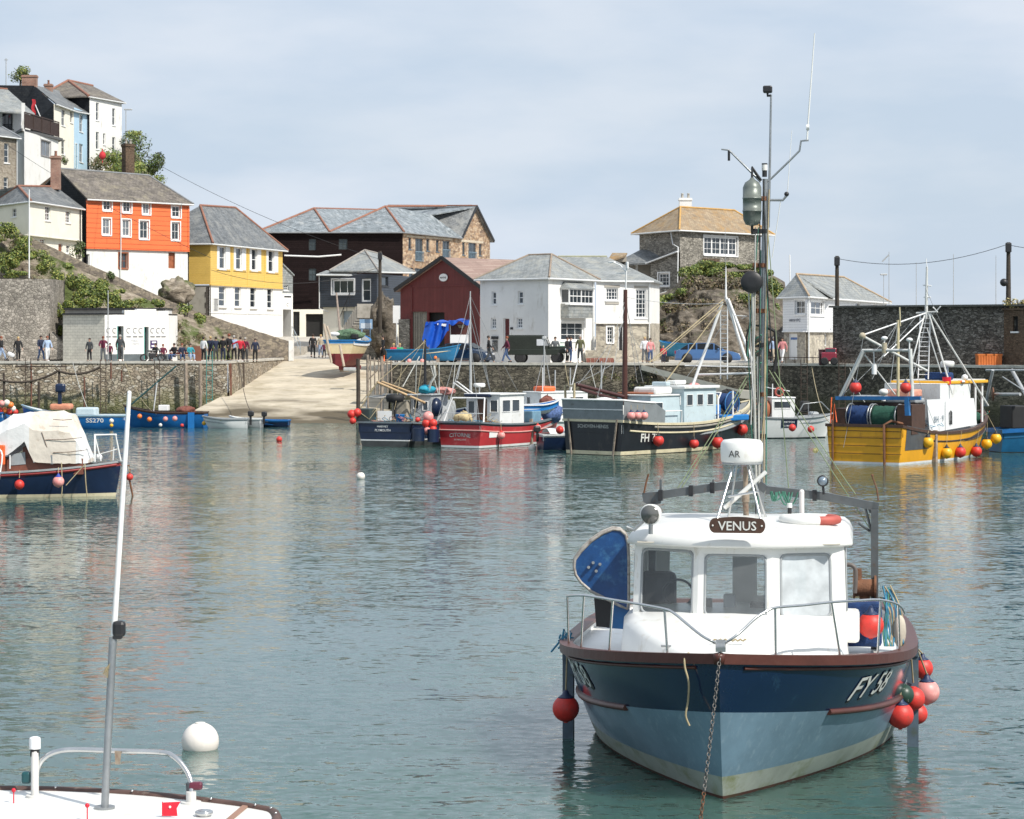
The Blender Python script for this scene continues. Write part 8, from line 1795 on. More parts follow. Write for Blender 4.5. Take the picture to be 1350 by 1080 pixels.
# blue boat at far left and ball cluster
b,h=dinghy('blue boat stern just showing at the left edge',8,148,-86,5,2.2,blueh,whiteh,blueh,ob=False,bow=1.3,mid=1.0,seats=0,name='open_boat')
for i,(x,y,m_,w_) in enumerate(((2,532,PINK,'faded pink ball at the top left'),(9,531,WHTB,'white ball at the top'),(14,534,ORGB,'orange ball at the top right'),(0,541,REDB,'red ball at the left edge'),(6,541,ORGB,'orange red ball in the centre'),(12,543,REDB,'red ball low in the centre'),(17,539,WHTB,'white ball at the right'),(20,543.5,REDB,'red ball at the right end'))):
    fender(w_+' of the buoy cluster by the left frame edge',P(x,y,147+.1*i),.19,m_,m_,name='marker_buoy')
# ---- canvas covered boat
def canvas_boat():
    L_=9.2; b=mk('covered_boat','navy boat under a beige and white canvas cover at the left edge',161-L_*37.6,85.5,90)
    h=Hull(L_,2.7,1.22,.86,.9,rake=.35,ws=.85,tm=.5,ntop=2.6,nbot=1.9,em=.12,eb=.4,z0=-.7)
    hull_build(b,h,[(lambda t:.0,anti2),(lambda t:.11,creamh),(lambda t:h.sheer(t)-.16,navyh),(lambda t:h.sheer(t)-.02,M('dull_red_band',(.3,.04,.04),.5,.2,3)),(lambda t:h.sheer(t),greyp)],cap=(.06,.04),capm=greyp,deckz=.08,deckm=greyp,inm=greyp,nt=40)
    strake(b,h,lambda t:h.sheer(t)-.1,.0,.985,M('dull_red_band'),.05)
    r=lambda x,y,lx=.9:ray(b,x,y,lx=lx); W=wm(b)
    y=lambda x:ray(b,x,600,lx=0).y
    zq=lambda v:ZZ(v,84.5); prof=[(-40,563,.95,zq(612)),(0,557,1.0,zq(603)),(18,546,1.05,zq(598)),(40,543,1.05,zq(580)),(52,542,1.05,zq(607)),(84,541,1.0,zq(609)),(98,546,.95,zq(609)),(110,573,.9,zq(609)),(121,603,.75,zq(609))]
    m=MB(); rows=[]
    for (x,yt,hw_,zb) in prof:
        ly=y(x); zt=ZZ(yt,85.5)-.0; zs=zb+(zt-zb)*.62; rows.append([Vector((hw_,ly,zb-.05)),Vector((hw_*.97,ly,zs)),Vector((hw_*.55,ly,zt-.06)),Vector((0,ly,zt)),Vector((-hw_*.55,ly,zt-.06)),Vector((-hw_*.97,ly,zs)),Vector((-hw_,ly,zb-.05))])
    fine=[]
    for i in range(len(rows)-1):
        for k in range(6):
            t=k/6; fine.append([rows[i][j].lerp(rows[i+1][j],t)+Vector((0,0,-.02*math.sin(math.pi*t)+.015*noise.noise(Vector((i+t*3,j*1.7,0))))) for j in range(7)])
    fine.append(rows[-1]); nf=len(fine)
    for i in range(nf-1):
        mi=0 if i<21 or i>=40 else 1
        for j in range(6): m.add([fine[i][j],fine[i][j+1],fine[i+1][j+1],fine[i+1][j]],[(0,1,2,3)],mi,True)
    m.add(fine[-1],[tuple(range(7))],1)
    m.build('canvas_cover',[M('white_canvas',(.68,.68,.67),.9,.1,1.2,.3,stain=(.4,.4,.38),stainamt=.3,bscale=5),M('beige_canvas',(.64,.58,.5),.9,.14,1.5,.4,stain=(.35,.26,.18),stainamt=.35,bscale=5)],b)
    sm=MB()
    for x0,y0,x1,y1 in ((60,580,108,577),(70,597,115,593),(55,570,66,600),(70,553,95,553)): sm.tube([r(x0,y0,1.02),r((x0+x1)/2,(y0+y1)/2+1,1.02),r(x1,y1,.95)],.012,5)
    sm.build('cover_cord',M('brown_cord',(.12,.07,.05),.9),b)
    c=MB(); c.b2(-.85,.85,y(5),y(115),.8,1.35); c.b2(-.8,.8,y(36),y(60),1.3,1.75); c.build('cabin_side',M('varnished_brown',(.2,.07,.045),.5,.2,4),b)
    w_=MB(); w_.add([r(12,600,.87),r(33,596,.87),r(34,612,.87),r(12,614,.87)],[(0,1,2,3)]); w_.build('window',greyp,b)
    tubes(b,'stanchion',whitep,[([r(45,581,.98),r(45,610,.98)],.03),([r(13,600,1.0),r(13,618,1.0)],.025)],6)
    pl=MB(); z1=ZZ(573,85.5)
    A=r(125,609,.5);
    pl.tube([r(125,609,.55),r(125,573,.55),r(152,573,.28),r(159,607,.15)],.032,6); pl.tube([r(125,606,-.5),r(126,574,-.5),r(150,573,-.25),r(153,573,.28)],.03,6); pl.tube([r(125,575,.55),r(133,608,.5)],.025,6); pl.tube([r(150,590,.3),r(149,607,.25)],.02,6); pl.tube([r(127,600,.55),r(155,592,.25)],.012,5); pl.build('pulpit',whitep,b)
    bl=MB(); bl.sph(r(131,603,.3),.11,10,8); bl.build('bundled_rope',whitep,b); bl=MB(); bl.tube([r(68,600,.95),r(69,612,.95)],.07,8); bl.build('bollard',galv,b)
    tubes(b,'dangling_rope',rope_t,[(catmull([r(81,610,1.3),r(82,640,1.4),r(81,655,1.42)],4),.02),(catmull([r(112,612,1.1),r(113,635,1.2),r(115,655,1.2)],4),.02),([r(87,640,1.38),r(112,612,1.1)],.015)],5)
    tubes(b,'left_arch',whitep,[(catmull([r(-3,640,1.38),r(3,600,1.3),r(-6,590,1.2)],4),.03)],6); m=MB(); m.bbox(r(0,600,1.1),(.15,.35,.7),.04); m.build('lifebuoy_case',orng,b)
    tubes(b,'bow_iron',rust,[([r(171,618,0),r(171,634,0),r(175,654,0)],.035),([r(160,614,0),r(171,614,0)],.03)],6)
    fender('red ball fender at the left of the canvas covered boat',P(25.5,639,84),.17,REDB,REDB,W@r(26,620,1.4)); fender('faded pink ball fender with blue cap on the canvas covered boat',P(77,635,84),.2,PINK,M('blue_cap',(.03,.06,.35),.5),W@r(77,616,1.4)); fender('red ball fender hanging ahead of the bow of the canvas covered boat',P(171,629,85.4),.125,REDB,REDB,W@r(169,614,0))
canvas_boat()
# ---- white boat right of the front boat mast, small speedboat, blue boat at right edge
def white_boats():
    b=mk('motor_boat','white workboat with dark name plate behind the tall mast of the front boat',1000,134,80)
    h=Hull(2.6+1.2,2.2,1.35,1.15,1.2,rake=.6,z0=-.5,ws=.9); h.L=4.2; hull_build(b,h,[(lambda t:.06,blackh),(lambda t:h.sheer(t)-.12,whiteh),(lambda t:h.sheer(t),greyp)],capm=greyp,cap=(.05,.05),nt=22,deckz=.3)
    m=MB(); l=1.0; q=[h.lz(l,.6,1,.02),h.lz(l+.9,.6,1,.02),h.lz(l+.9,1.05,1,.02),h.lz(l,1.05,1,.02)]; m.add(q,[(0,1,2,3)]); m.build('name_plate',navyh,b); hull_text(b,h,'PLYMOUTH',l+.45,.66,1,.14,.95,whitep); hull_text(b,h,'PATTON',l+.45,.86,1,.15,1,whitep)
    cab(b,-.6,.6,.6,1.9,1.1,2.2,whiteh,[('S',.1,.8,.5,.85)],over=.05); tubes(b,'rail',galv,[([(.9,1.9,1.2),(.9,2.3,1.9),(.6,3.4,2.0),(.3,4.0,1.5)],.03),([(.9,2.6,1.2),(.8,2.6,1.95)],.02)],6)
    m=MB(); m.bbox((.2,2.6,1.75),(.5,.5,.6),.1); m.build('engine_box',blackrub,b); m=MB(); torus(m,(.62,1.0,2.55),.22,.06,18,6,Matrix.Rotation(R(90),3,'Y')); m.build('lifebuoy',[M('faded_red')],b); tubes(b,'aerial_arm',whitep,[([(0,.8,2.2),(0,.8,3.0)],.03),([(-.3,.5,2.8),(.6,1.6,2.6)],.03)],5); pile(b,(0,.3,1.6),(.5,.4,.6),M('rust_orange_tray'),seed=3,name='gear_pile')
    fender('pinkish red ball fender on the white workboat',P(1044.5,564,131.8),.2,REDB,REDB); fender('pinkish red ball floating off the bow of the white workboat',P(1069,566,132),.19,REDB,REDB)
    b,h=dinghy('small white motor boat with grey outboard left of the yellow trawler',1061,136,84,1.7,1.3,whiteh,whiteh,greyp,ob=False,bow=.95,mid=.8); m=MB(); m.bbox((.0,.5,1.15),(.8,.5,.5),.12); m.build('screen',greyp,b)
    b=mk('fishing_boat','blue boat with rusty net disc cut by the right frame edge',1312,118,80); h=Hull(7,2.6,1.6,1.2,1.1,rake=.8,z0=-.6); hull_build(b,h,[(lambda t:.03,anti2),(lambda t:h.sheer(t),M('mid_blue_hull',(.012,.12,.26),.4,.2,2))],capm=blueh,nt=20,deckz=.4,deckm=greyp)
    r=lambda x,y,ly:ray(b,x,y,ly); rot=Vector((1,0,0)).to_track_quat('Z','Y').to_matrix()
    m=MB(); q=r(1309,520,.6); m.lathe([(.1,-.05),(.75,-.03),(.78,0),(.75,.03),(.1,.05)],q,24,rot=Vector((.3,.9,0)).to_track_quat('Z','Y').to_matrix(),sx=1,sy=.45); m.build('warp_disc',rust,b)
    tubes(b,'gantry',M('grey_metal'),[([r(1299,535,.2),r(1309,488,.2)],.08),([r(1334,488,1),r(1352,520,1)],.09),([r(1300,488,.2),r(1352,488,1.2)],.05),([r(1312,520,.6),r(1345,520,1.2)],.08),([r(1322,497,.5),r(1350,515,.8)],.03)],8)
    m=MB(); m.bbox((0,1.0,1.7),(1.6,.9,1.1),.05); m.build('dark_locker',blackrub,b); pile(b,(.2,2.2,1.8),(.6,.6,.35),netblue,seed=8)
white_boats()
# ---- beached boat on the slip
def slip_boat():
    b=mk('fishing_boat','small cream and dark red wooden boat propped on legs at the top of the slip',447,186,12,z=3.0)
    h=Hull(6.5,3.0,2.75,2.25,2.35,rake=.7,ws=.82,tm=.45,ntop=2.2,nbot=1.5,em=.42,eb=.8,z0=.3)
    hull_build(b,h,[(lambda t:1.3,M('dark_red_bottom',(.16,.02,.025),.6,.2,3)),(lambda t:h.sheer(t)-.28,M('cream_hull',(.68,.58,.36),.5,.1,2,stain=(.6,.56,.5),stainamt=.3)),(lambda t:h.sheer(t),M('bright_blue_band',(.02,.2,.5),.5,.15,3))],cap=(.08,.05),capm=M('bright_blue_band'),deckz=.35,deckm=greyp,inm=whiteh,nt=24)
    r=lambda x,y,ly:ray(b,x,y,ly)
    tubes(b,'beaching_leg',M('bleached_timber',(.45,.38,.3),.85,.2,4),[([r(427,427,-.1),r(437,478,-.1)],.1),([r(448,455,-.4),r(453.5,483,-.6)],.1),([r(431,430,.2),r(438,452,.2)],.09)],7)
    tubes(b,'mast',M('pale_mast_wood',(.35,.28,.24),.7,.3,4),[([r(449,446,2),r(443.5,386,2)],[.1,.07])],8)
    pile(b,(.4,1.6,2.75),(1.1,.9,.42),M('green_white_net',(.12,.2,.12),.9,.7,9,.9),seed=6); m=MB(); m.sph((-.6,.8,2.8),.22,10,6,sc=(2,1,.8)); m.build('white_roll',whitep,b); m=MB(); m.bbox((1.0,1.0,2.6),(.5,.6,.4),.08); m.build('dark_box',blackrub,b)
    m=MB(); m.b2(-.08,.08,.2,6.0,.05,.35); m.build('keel',M('dark_red_bottom'),b); m=MB(); m.b2(-.3,.3,1.2,1.6,-.1,.1); m.build('keel_block',postw,b)
slip_boat()
sd=MB(); p=P(461,489,178); sd.bbox((0,0,.12),(.9,.6,.25),.05); solo(sd,'crate',M('pale_grey_crate',(.4,.42,.42),.6,.2,4),'grey crate lying on the slip in front of the propped boat','crate',loc=(p.x,p.y,p.z))
# blue boat on the quay with pale cover, blue workboat on trailer by the rock
b,h=dinghy('blue open boat with cream inside resting on the right quay edge',511,166.8,94,5.0,1.6,M('mid_blue_boat',(.015,.16,.33),.45,.15,3),creamh,M('mid_blue_boat'),ob=False,z=QZ+.35,bow=.95,mid=.62,seats=2,name='open_boat')
m=MB(); m.b2(-.4,.4,1,1.2,-.4,.05); m.b2(-.4,.4,3.4,3.6,-.4,.05); m.build('support_block',postw,b)
for lab,x,y in (('pink ball hanging on the left of the blue boat on the quay',539.5,476),('pink ball hanging in the middle of the blue boat on the quay',556.5,476),('small orange ball hanging at the right of the blue boat on the quay',574,471.5)): fender(lab,P(x,y,165.4),.15 if x<570 else .11,PINK if x<570 else ORGB,PINK if x<570 else ORGB)
b,h=dinghy('turquoise blue open boat parked behind the blue car by the rock',917,176,-42,3.6,1.6,M('turquoise_hull',(.02,.22,.38),.5,.15,3),blueh,M('turquoise_hull'),ob=False,z=QZ+.55,bow=1.0,mid=.8,seats=0,name='open_boat')
m=MB(); m.b2(-.3,.3,1,1.2,-.6,.05); m.b2(-.3,.3,3,3.2,-.6,.05); m.build('support_block',postw,b)
# harbour timber posts
def hpost(label,x,y0,y1,Y,r=.12,mat=None,group=None): m=MB(); m.tube([P(x,y1,Y),P(x,(y0+y1)/2,Y)+Vector((.02,0,0)),P(x,y0,Y)],[r,r*1.02,r*.95],8); solo(m,'mooring_post',mat or postw,label,'post',group)
for i,(x,y0,y1) in enumerate(((245,479,552),(264,479,545),(303,479,535),(320,479,526))): hpost(['weathered fender post, leftmost of four on the left quay wall','pale weathered fender post, second of four on the left quay wall','reddish fender post, third of four on the left quay wall','dark fender post nearest the slipway on the left quay wall'][i],x,y0,y1,172.8 if x<300 else 173+(x-300)*.35,.13,[postw,postw,postr,M('dark_post',(.06,.045,.035),.85,.3,3,.4)][i])
dkp0=M('dark_rust_iron',(.06,.04,.03),.8,.3,4); tp=M('teal_ladder_paint',(.05,.22,.2),.6,.25,3)
ql=thing('quay_ladder','green painted iron ladder fixed to the left quay wall','ladder',P(276,540,172.6)); ladder(ql,toloc(ql,P(276,540,172.6)),toloc(ql,P(276,463,172.6)),.42,tp,12)
ql=thing('quay_ladder','rusty iron ladder on the left quay wall below the toilets','ladder',P(207,540,172.6)); ladder(ql,toloc(ql,P(207,545,172.6)),toloc(ql,P(207,474,172.6)),.38,dkp0,12)
ql=thing('quay_ladder','rusty iron ladder on the left quay wall near the walkers','ladder',P(37,545,172.6)); ladder(ql,toloc(ql,P(37,548,172.6)),toloc(ql,P(37,472,172.6)),.38,dkp0,12)
ql=thing('quay_ladder','thin rusty ladder on the left quay wall under the couple by the toilets','ladder',P(136,545,172.6)); ladder(ql,toloc(ql,P(136,545,172.6)),toloc(ql,P(136,474,172.6)),.4,dkp0,12)
for lab,x,y0,y1 in (('tall dark timber pile standing in the water before the slip',472,473,560),('second timber pile by the slip edge, thinner and greener',484.5,468,556),('timber pile at the left corner of the right quay',503,470,552)): hpost(lab,x,y0,y1,158,.13 if x<480 else .09,M('dark_post') if x<480 else postw)
m=MB(); 
for k in range(6): x=488+k*5.5; m.tube([P(x,470+k,161),P(x+1,520,161)],.05,5)
m.tube([P(486,475,161),P(518,478,161)],.04,5); m.tube([P(486,500,161),P(516,470,161)],.04,5); solo(m,'railing',postw,'rickety timber railing at the left corner of the right quay','railing')
# dark mooring ropes and iron posts on left wall
dkp=M('dark_post')
for lab,x,y0,y1 in (('dark iron post on the quay wall, leftmost',5,492,540),('pale iron post on the quay wall beside the left ladder',41,480,540),('dark post under the peak of the hanging chain',78,489,540),('rusty post under the right hand chain loop',111,497,540),('dark short post under the first chain loop',51,503,540),('thin rusty post right of the chain',146,478,500),('thin rusty post further right of the chain',160,488,503)): hpost(lab,x,y0,y1,172.6,.09 if x in (5,78,51) else .06,dkp if x in (5,78,51) else postr)
m=MB(); m.tube(sag(P(-10,498,172.5),P(77,489,172.5),.55,16),.09,6); solo(m,'mooring_chain',dkp,'thick weedy chain looped along the quay wall at the left edge','chain')
m=MB(); m.tube(sag(P(77,489,172.5),P(132,484,172.5),.35,12),.09,6); solo(m,'mooring_chain',dkp,'thick weedy chain loop right of the peak on the quay wall','chain')
m=MB(); m.tube([P(20,483,172.4),P(88,483.5,172.4)],.05,6); solo(m,'pipe',dkp0,'rusty pipe fixed along the top of the left quay wall','pipe')
# rope mooring lines & iron rungs on right wall
for i,(x,y) in enumerate(((1060,481),(1110,483))):
    ql=thing('quay_ladder',['rusty ladder on the right quay wall behind the white motor boat','rusty ladder on the right quay wall left of the yellow gallows'][i],'ladder',P(x,545,155.5-i)); ladder(ql,toloc(ql,P(x,552,155-i)),toloc(ql,P(x,474,155-i)),.4,dkp0,12)
m=MB(); 
for k in range(9): x=1012+k*12; m.tube([P(x,471,160),P(x,480,160)],.025,5)
m.tube([P(1010,471,160.2),P(1110,472,160.2)],.025,5); solo(m,'railing',dkp0,'low rusty railing along the right quay in front of the harbour office','railing')

rnd=random.Random(21)
for i,(xa,ya,Ya,xb,yb,Yb,lab) in enumerate(((575,481,164,552,545,127,'between the quay and the navy boat'),(600,481,164,588,540,126,'between the quay and the red boat stern'),(655,481,164,690,540,131,'from the quay down to the red boat bow'),(745,481,163,762,530,120,'from the quay to the grey stern of the black boat'),(778,481,163,800,545,140,'from the crab pots down behind the black boat'),(1030,480,160,1012,552,136,'from the quay down to the white workboat'),(1070,482,159,1098,560,110,'from the right quay towards the yellow trawler stern'),(1120,484,157,1160,545,112,'passing behind the yellow trawler gallows'),(1238,485,153,1300,548,118,'from the pier foot to the yellow trawler bow'),(165,478,173,200,542,150,'from the left quay to the blue open fishing boat'),(96,478,173,120,548,148,'from the left quay to the numbered blue boat'),(315,478,173.5,330,541,149,'from the left quay to the grey tenders'))):
    m=MB(); m.tube(sag(P(xa,ya,Ya),P(xb,yb,Yb),rnd.uniform(.3,1.0),10),.022,4); solo(m,'mooring_line',[rope_t,M('grey_white_rope'),dkp][i%3],'slack mooring line '+lab,'rope','mooring lines from quay to boats')
# ------------------------------------------------------------------ people
SKIN=M('skin',(.5,.3,.22),.55,.08,9); CL={}
def cloth(n,c):
    CL[n]=M('cloth_'+n,c,.85,.15,6,.2); return CL[n]
for n,c in dict(black=(.012,.012,.014),navy=(.015,.022,.05),jeans=(.06,.10,.2),grey=(.12,.13,.14),white=(.66,.67,.68),red=(.5,.02,.04),maroon=(.12,.015,.04),beige=(.45,.38,.28),paleblue=(.35,.45,.62),teal=(.03,.25,.3),pink=(.62,.25,.25),olive=(.12,.12,.06),green=(.03,.3,.15),dkgrey=(.05,.055,.06)).items(): cloth(n,c)
HAIR={'dark':M('hair_dark',(.03,.018,.012),.6,.2,9),'blond':M('hair_blond',(.45,.32,.14),.6,.2,9),'grey':M('hair_grey',(.35,.33,.31),.6,.2,9),'red':M('hair_auburn',(.2,.05,.02),.6,.2,9)}
def skin_mesh(V,E,root=0,lv=1):
    me=bpy.data.meshes.new('s'); me.from_pydata([tuple(v[0]) for v in V],E,[]); ob=bpy.data.objects.new('s',me); COL.objects.link(ob)
    sk=ob.modifiers.new('k','SKIN'); sub=ob.modifiers.new('u','SUBSURF'); sub.levels=lv; sub.render_levels=lv
    for i,v in enumerate(V): me.skin_vertices[0].data[i].radius=v[1] if isinstance(v[1],tuple) else (v[1],v[1]); me.skin_vertices[0].data[i].use_root=(i==root)
    dg=bpy.context.evaluated_depsgraph_get(); dg.update(); out=bpy.data.meshes.new_from_object(ob.evaluated_get(dg)); bpy.data.objects.remove(ob); bpy.data.meshes.remove(me)
    out.polygons.foreach_set('use_smooth',[True]*len(out.polygons)); return out
POSES={
 'stand':dict(el=((.27,-.02,1.13),(-.27,.0,1.13)),wr=((.27,-.10,.88),(-.26,-.09,.88)),kn=((.11,-.01,.5),(-.12,-.02,.5)),an=((.12,.03,.09),(-.14,.02,.09))),
 'akimbo':dict(el=((.36,.03,1.16),(-.28,-.04,1.13)),wr=((.2,-.1,1.0),(-.2,-.25,1.08)),kn=((.11,-.02,.5),(-.12,.0,.5)),an=((.15,.03,.09),(-.12,.06,.09))),
 'walk':dict(el=((.26,.10,1.14),(-.26,-.08,1.14)),wr=((.27,.12,.9),(-.25,-.26,.97)),kn=((.1,-.18,.52),(-.1,.03,.5)),an=((.1,-.3,.1),(-.1,.30,.16))),
 'stroll':dict(el=((.26,-.05,1.14),(-.26,.08,1.14)),wr=((.26,-.2,.93),(-.26,.12,.9)),kn=((.1,.03,.5),(-.1,-.12,.52)),an=((.1,.2,.13),(-.1,-.18,.09))),
 'reach':dict(el=((.4,-.06,1.3),(-.28,.0,1.13)),wr=((.62,-.12,1.2),(-.27,-.12,.9)),kn=((.12,-.01,.5),(-.12,-.02,.5)),an=((.14,.03,.09),(-.14,.02,.09))),
 'sit':dict(el=((.27,-.1,.72),(-.27,-.1,.72)),wr=((.12,-.35,.62),(-.12,-.33,.62)),kn=((.12,-.43,.5),(-.13,-.42,.5)),an=((.13,-.42,.09),(-.15,-.36,.09)),drop=.45)}
_pm={}
def pose_meshes(k):
    if k in _pm: return _pm[k]
    p=POSES[k]; d=p.get('drop',0); z=lambda a:a-d
    sp=[((0,0,z(.93)),(.15,.1)),((0,.01,z(1.1)),(.13,.09)),((0,.015,z(1.32)),(.16,.1)),((0,.01,z(1.46)),(.055,.055)),((0,-.0,z(1.53)),(.052,.055)),((0,-.01,z(1.6)),(.075,.09)),((0,-.0,z(1.68)),(.07,.085))]
    V=list(sp); E=[(i,i+1) for i in range(6)]
    def chain(V,E,start,pts):
        a=start
        for q in pts: V.append(q); E.append((a,len(V)-1)); a=len(V)-1
        return a
    for s in (0,1):
        sx=1 if s==0 else -1; el,wr=p['el'][s],p['wr'][s]
        a=chain(V,E,2,[((sx*.17,.01,z(1.40)),.06),(el,.042),(wr,.027),((wr[0],wr[1]-.03,wr[2]-.07),(.03,.02))])
        base=Vector(V[a][0])
        for f in range(5):
            off=(f-1.5)*.014 if f<4 else .03; V.append(((base.x+(off if f<4 else -sx*.03),base.y-.02-(.01 if f<4 else .03),base.z-(.07-.006*abs(f-1.5) if f<4 else .02)),.009)); E.append((a,len(V)-1))
        kn,an=p['kn'][s],p['an'][s]; chain(V,E,0,[((sx*.09,0,z(.86)),.085),(kn,.055),(an,.038),((an[0],an[1]-.12,max(.04,an[2]-.05)),(.04,.03))])
    body=skin_mesh(V,E)
    V=[((0,0,z(.84)),(.17,.12)),((0,0,z(.92)),(.17,.12)),(sp[1][0],(.15,.11)),(sp[2][0],(.18,.125)),(sp[3][0],(.07,.07))]; E=[(0,1),(1,2),(2,3),(3,4)]
    for s in (0,1): sx=1 if s==0 else -1; wr=Vector(p['wr'][s]); el=Vector(p['el'][s]); chain(V,E,3,[((sx*.175,.01,z(1.40)),.08),(tuple(el),.06),(tuple(el.lerp(wr,.92)),.045)])
    top=skin_mesh(V,E)
    V=[((0,0,z(1.04)),(.145,.11)),((0,0,z(.9)),(.16,.115))]; E=[(0,1)]
    for s in (0,1): sx=1 if s==0 else -1; an=Vector(p['an'][s]); kn=Vector(p['kn'][s]); chain(V,E,1,[((sx*.095,0,z(.84)),.1),(tuple(kn),.072),(tuple(kn.lerp(an,.92)),.06)])
    tr=skin_mesh(V,E)
    hm=MB(); hm.sph((0,.02,z(1.66)),.098,12,8,sc=(.95,1.1,1)); hm=hm.build('hair',SKIN); hair=hm.data; bpy.data.objects.remove(hm)
    fm=MB(); 
    for sx in (-1,1): fm.sph((sx*.03,-.095,z(1.625)),.011,6,4); fm.sph((sx*.085,0,z(1.61)),.02,6,4,sc=(.4,.8,1.3))
    fm.sph((0,-.108,z(1.595)),.016,6,4,sc=(.7,.9,1.3)); fm.tube([(-.022,-.096,z(1.56)),(.022,-.096,z(1.56))],.005,4); fm=fm.build('face',SKIN); face=fm.data; bpy.data.objects.remove(fm)
    sm=MB()
    for s in (0,1): an=p['an'][s]; sm.bbox((an[0],an[1]-.07,max(.045,an[2]-.045)),(.1,.27,.09),.03)
    sm=sm.build('shoes',SKIN); shoes=sm.data; bpy.data.objects.remove(sm)
    _pm[k]=dict(body=body,top=top,trousers=tr,hair=hair,face=face,shoes=shoes); return _pm[k]
def person(label,x,Y,pose,rz,top,leg,hair='dark',sc=1.0,z=None,shoe='black',extra=None,group=None):
    pm=pose_meshes(pose); z=groundz(Y) if z is None else z; sc*=1.05
    b=bpy.data.objects.new('person',pm['body']); COL.objects.link(b); b.location=(PX(x,Y),Y,z+.02); b.rotation_euler=(0,0,R(rz)); b.scale=(sc,sc,sc)
    if not pm['body'].materials: pm['body'].materials.append(SKIN)
    tag(b,label,'person',group)
    for n,nm,m in (('top','jacket',CL[top]),('trousers','trousers',CL[leg]),('hair','hair',HAIR[hair]),('face','face',SKIN),('shoes','shoes',CL[shoe])):
        o=bpy.data.objects.new(nm,pm[n]); COL.objects.link(o); o.parent=b
        if not pm[n].materials: pm[n].materials.append(SKIN)
        o.material_slots[0].link='OBJECT'; o.material_slots[0].material=m
    if extra=='bag': m=MB(); m.bbox((0,.19,1.28),(.28,.16,.4),.06); m.build('backpack',CL['white'],b)
    if extra=='longhair': m=MB(); m.sph((0,.07,1.55),.1,10,7,sc=(1,.7,1.5)); m.build('long_hair',HAIR[hair],b)
    return b
person('person with auburn hair in a dark top and pale skirt pushing a pushchair, far left',2,176.5,'walk',80,'black','paleblue','red',1.02)
person('blonde person all in black walking along the left quay',24,176.5,'stroll',20,'black','black','blond',1.0,extra='longhair')
person('person in dark green jacket and jeans walking beside one in white shorts',54,176.5,'walk',35,'navy','jeans','dark',1.05)
person('person in pale shirt and white shorts beside the one in jeans',62.5,176.2,'stroll',30,'paleblue','white','red',1.03,shoe='white')
person('person in dark grey jacket standing in front of the grey toilet wall',118,176.5,'stand',-20,'dkgrey','black','dark',.95)
person('person in maroon jacket and grey trousers near the toilets',136,176.5,'akimbo',10,'maroon','grey','red',1.02)
person('child in dark coat holding on beside the maroon jacket',145,176.5,'stand',-10,'maroon','black','dark',.75)
person('tall bald person in dark grey suit in front of the first toilet door',158.5,176.2,'stand',175,'dkgrey','dkgrey','grey',1.08)
bz=QZ
person('person in black sitting by the motorbike right of the toilet block',205,180,'sit',-40,'black','black','dark',1.0)
person('person in red top sitting between the motorbike and the bench group',215,181,'sit',20,'maroon','grey','red',.95)
person('person in black sitting on the left of the bench',229.5,180,'sit',-30,'black','jeans','dark',1.0)
person('person in navy sitting in the middle of the bench',240,180,'sit',15,'navy','jeans','red',.98)
person('person in teal top sitting at the right end of the bench',251,179.6,'sit',30,'teal','paleblue','dark',.98,shoe='white')
person('person in white top and dark trousers left of the large group',268.5,177,'stand',150,'white','black','dark',1.0,shoe='white')
person('person in navy with tied hair, second from left in the large group',277.5,177.4,'akimbo',170,'navy','navy','blond',1.02)
person('person in navy jacket and dark jeans, third from left in the group',284.5,177,'stand',-150,'navy','dkgrey','dark',1.0)
person('person in black coat with white striped trousers in the middle of the group',294,176.8,'stand',160,'black','navy','dark',1.02)
person('tallest person in the group, in a long black jacket',301.5,177.6,'stroll',-120,'black','black','red',1.12)
person('person in blue shirt partly behind the tallest one of the group',308.5,178.5,'stand',170,'paleblue','black','grey',1.05)
person('person in bright red jacket reaching out an arm to the left',317,177,'reach',180,'red','black','dark',1.0,shoe='white')
person('person in dark red beside the bright red jacket',323.5,177.3,'stand',160,'maroon','dkgrey','grey',.97)
person('person in navy wearing a white backpack, right of the group',336.5,177,'stand',5,'navy','black','dark',.93,extra='bag')
person('person in dark coat and shorts walking at the top of the slip',412.5,204,'stroll',180,'black','black','dark',1.1)
person('person in pale jacket at the top of the slip beside the propped boat',423,204.5,'stand',0,'beige','paleblue','blond',1.05)
person('child in brown coat close to the propped boat on the slip',427.5,204,'stand',0,'maroon','black','dark',.72)
person('person in black and green jacket at the top corner of the slip',505,176,'stroll',-70,'black','black','dark',1.05)
person('person in pink behind the railing at the corner of the right quay',519,175,'sit',0,'red','black','blond',1.0,z=QZ)
person('person in green behind the railing at the corner of the right quay',527,175,'sit',0,'green','black','blond',1.0,z=QZ)
person('person in black leaning forward walking past the white house corner',644.5,165.5,'walk',85,'black','dkgrey','dark',1.04)
person('person in purple top and jeans striding in front of the dark red door',668,165.5,'walk',-80,'maroon','jeans','red',1.02)
person('person in grey jacket behind the bonnet of the dark green off-roader',732,170,'stand',0,'grey','black','dark',1.0)
person('person in navy standing at the bumper of the dark green off-roader',752.5,166,'stand',90,'navy','jeans','dark',1.02)
person('person in dark coat close behind the one in navy by the off-roader',748,167.5,'stand',60,'black','black','dark',1.0)
person('person in olive jacket right of the dark green off-roader',765,166.3,'stand',-20,'olive','dkgrey','grey',1.06)
person('person in pale top in front of the cottage yard, left of two',850,170,'stand',0,'white','grey','blond',1.0)
person('person in pink top in front of the cottage yard, right of two',857.5,170,'stand',20,'pink','jeans','dark',.95)
person('child in red jacket with a white bag by the turquoise boat',874.5,167,'stand',10,'red','navy','blond',.66,extra='bag')
person('person in bright blue shirt and beige trousers by the harbour office',1020.5,165.2,'stroll',30,'paleblue','beige','grey',1.0)
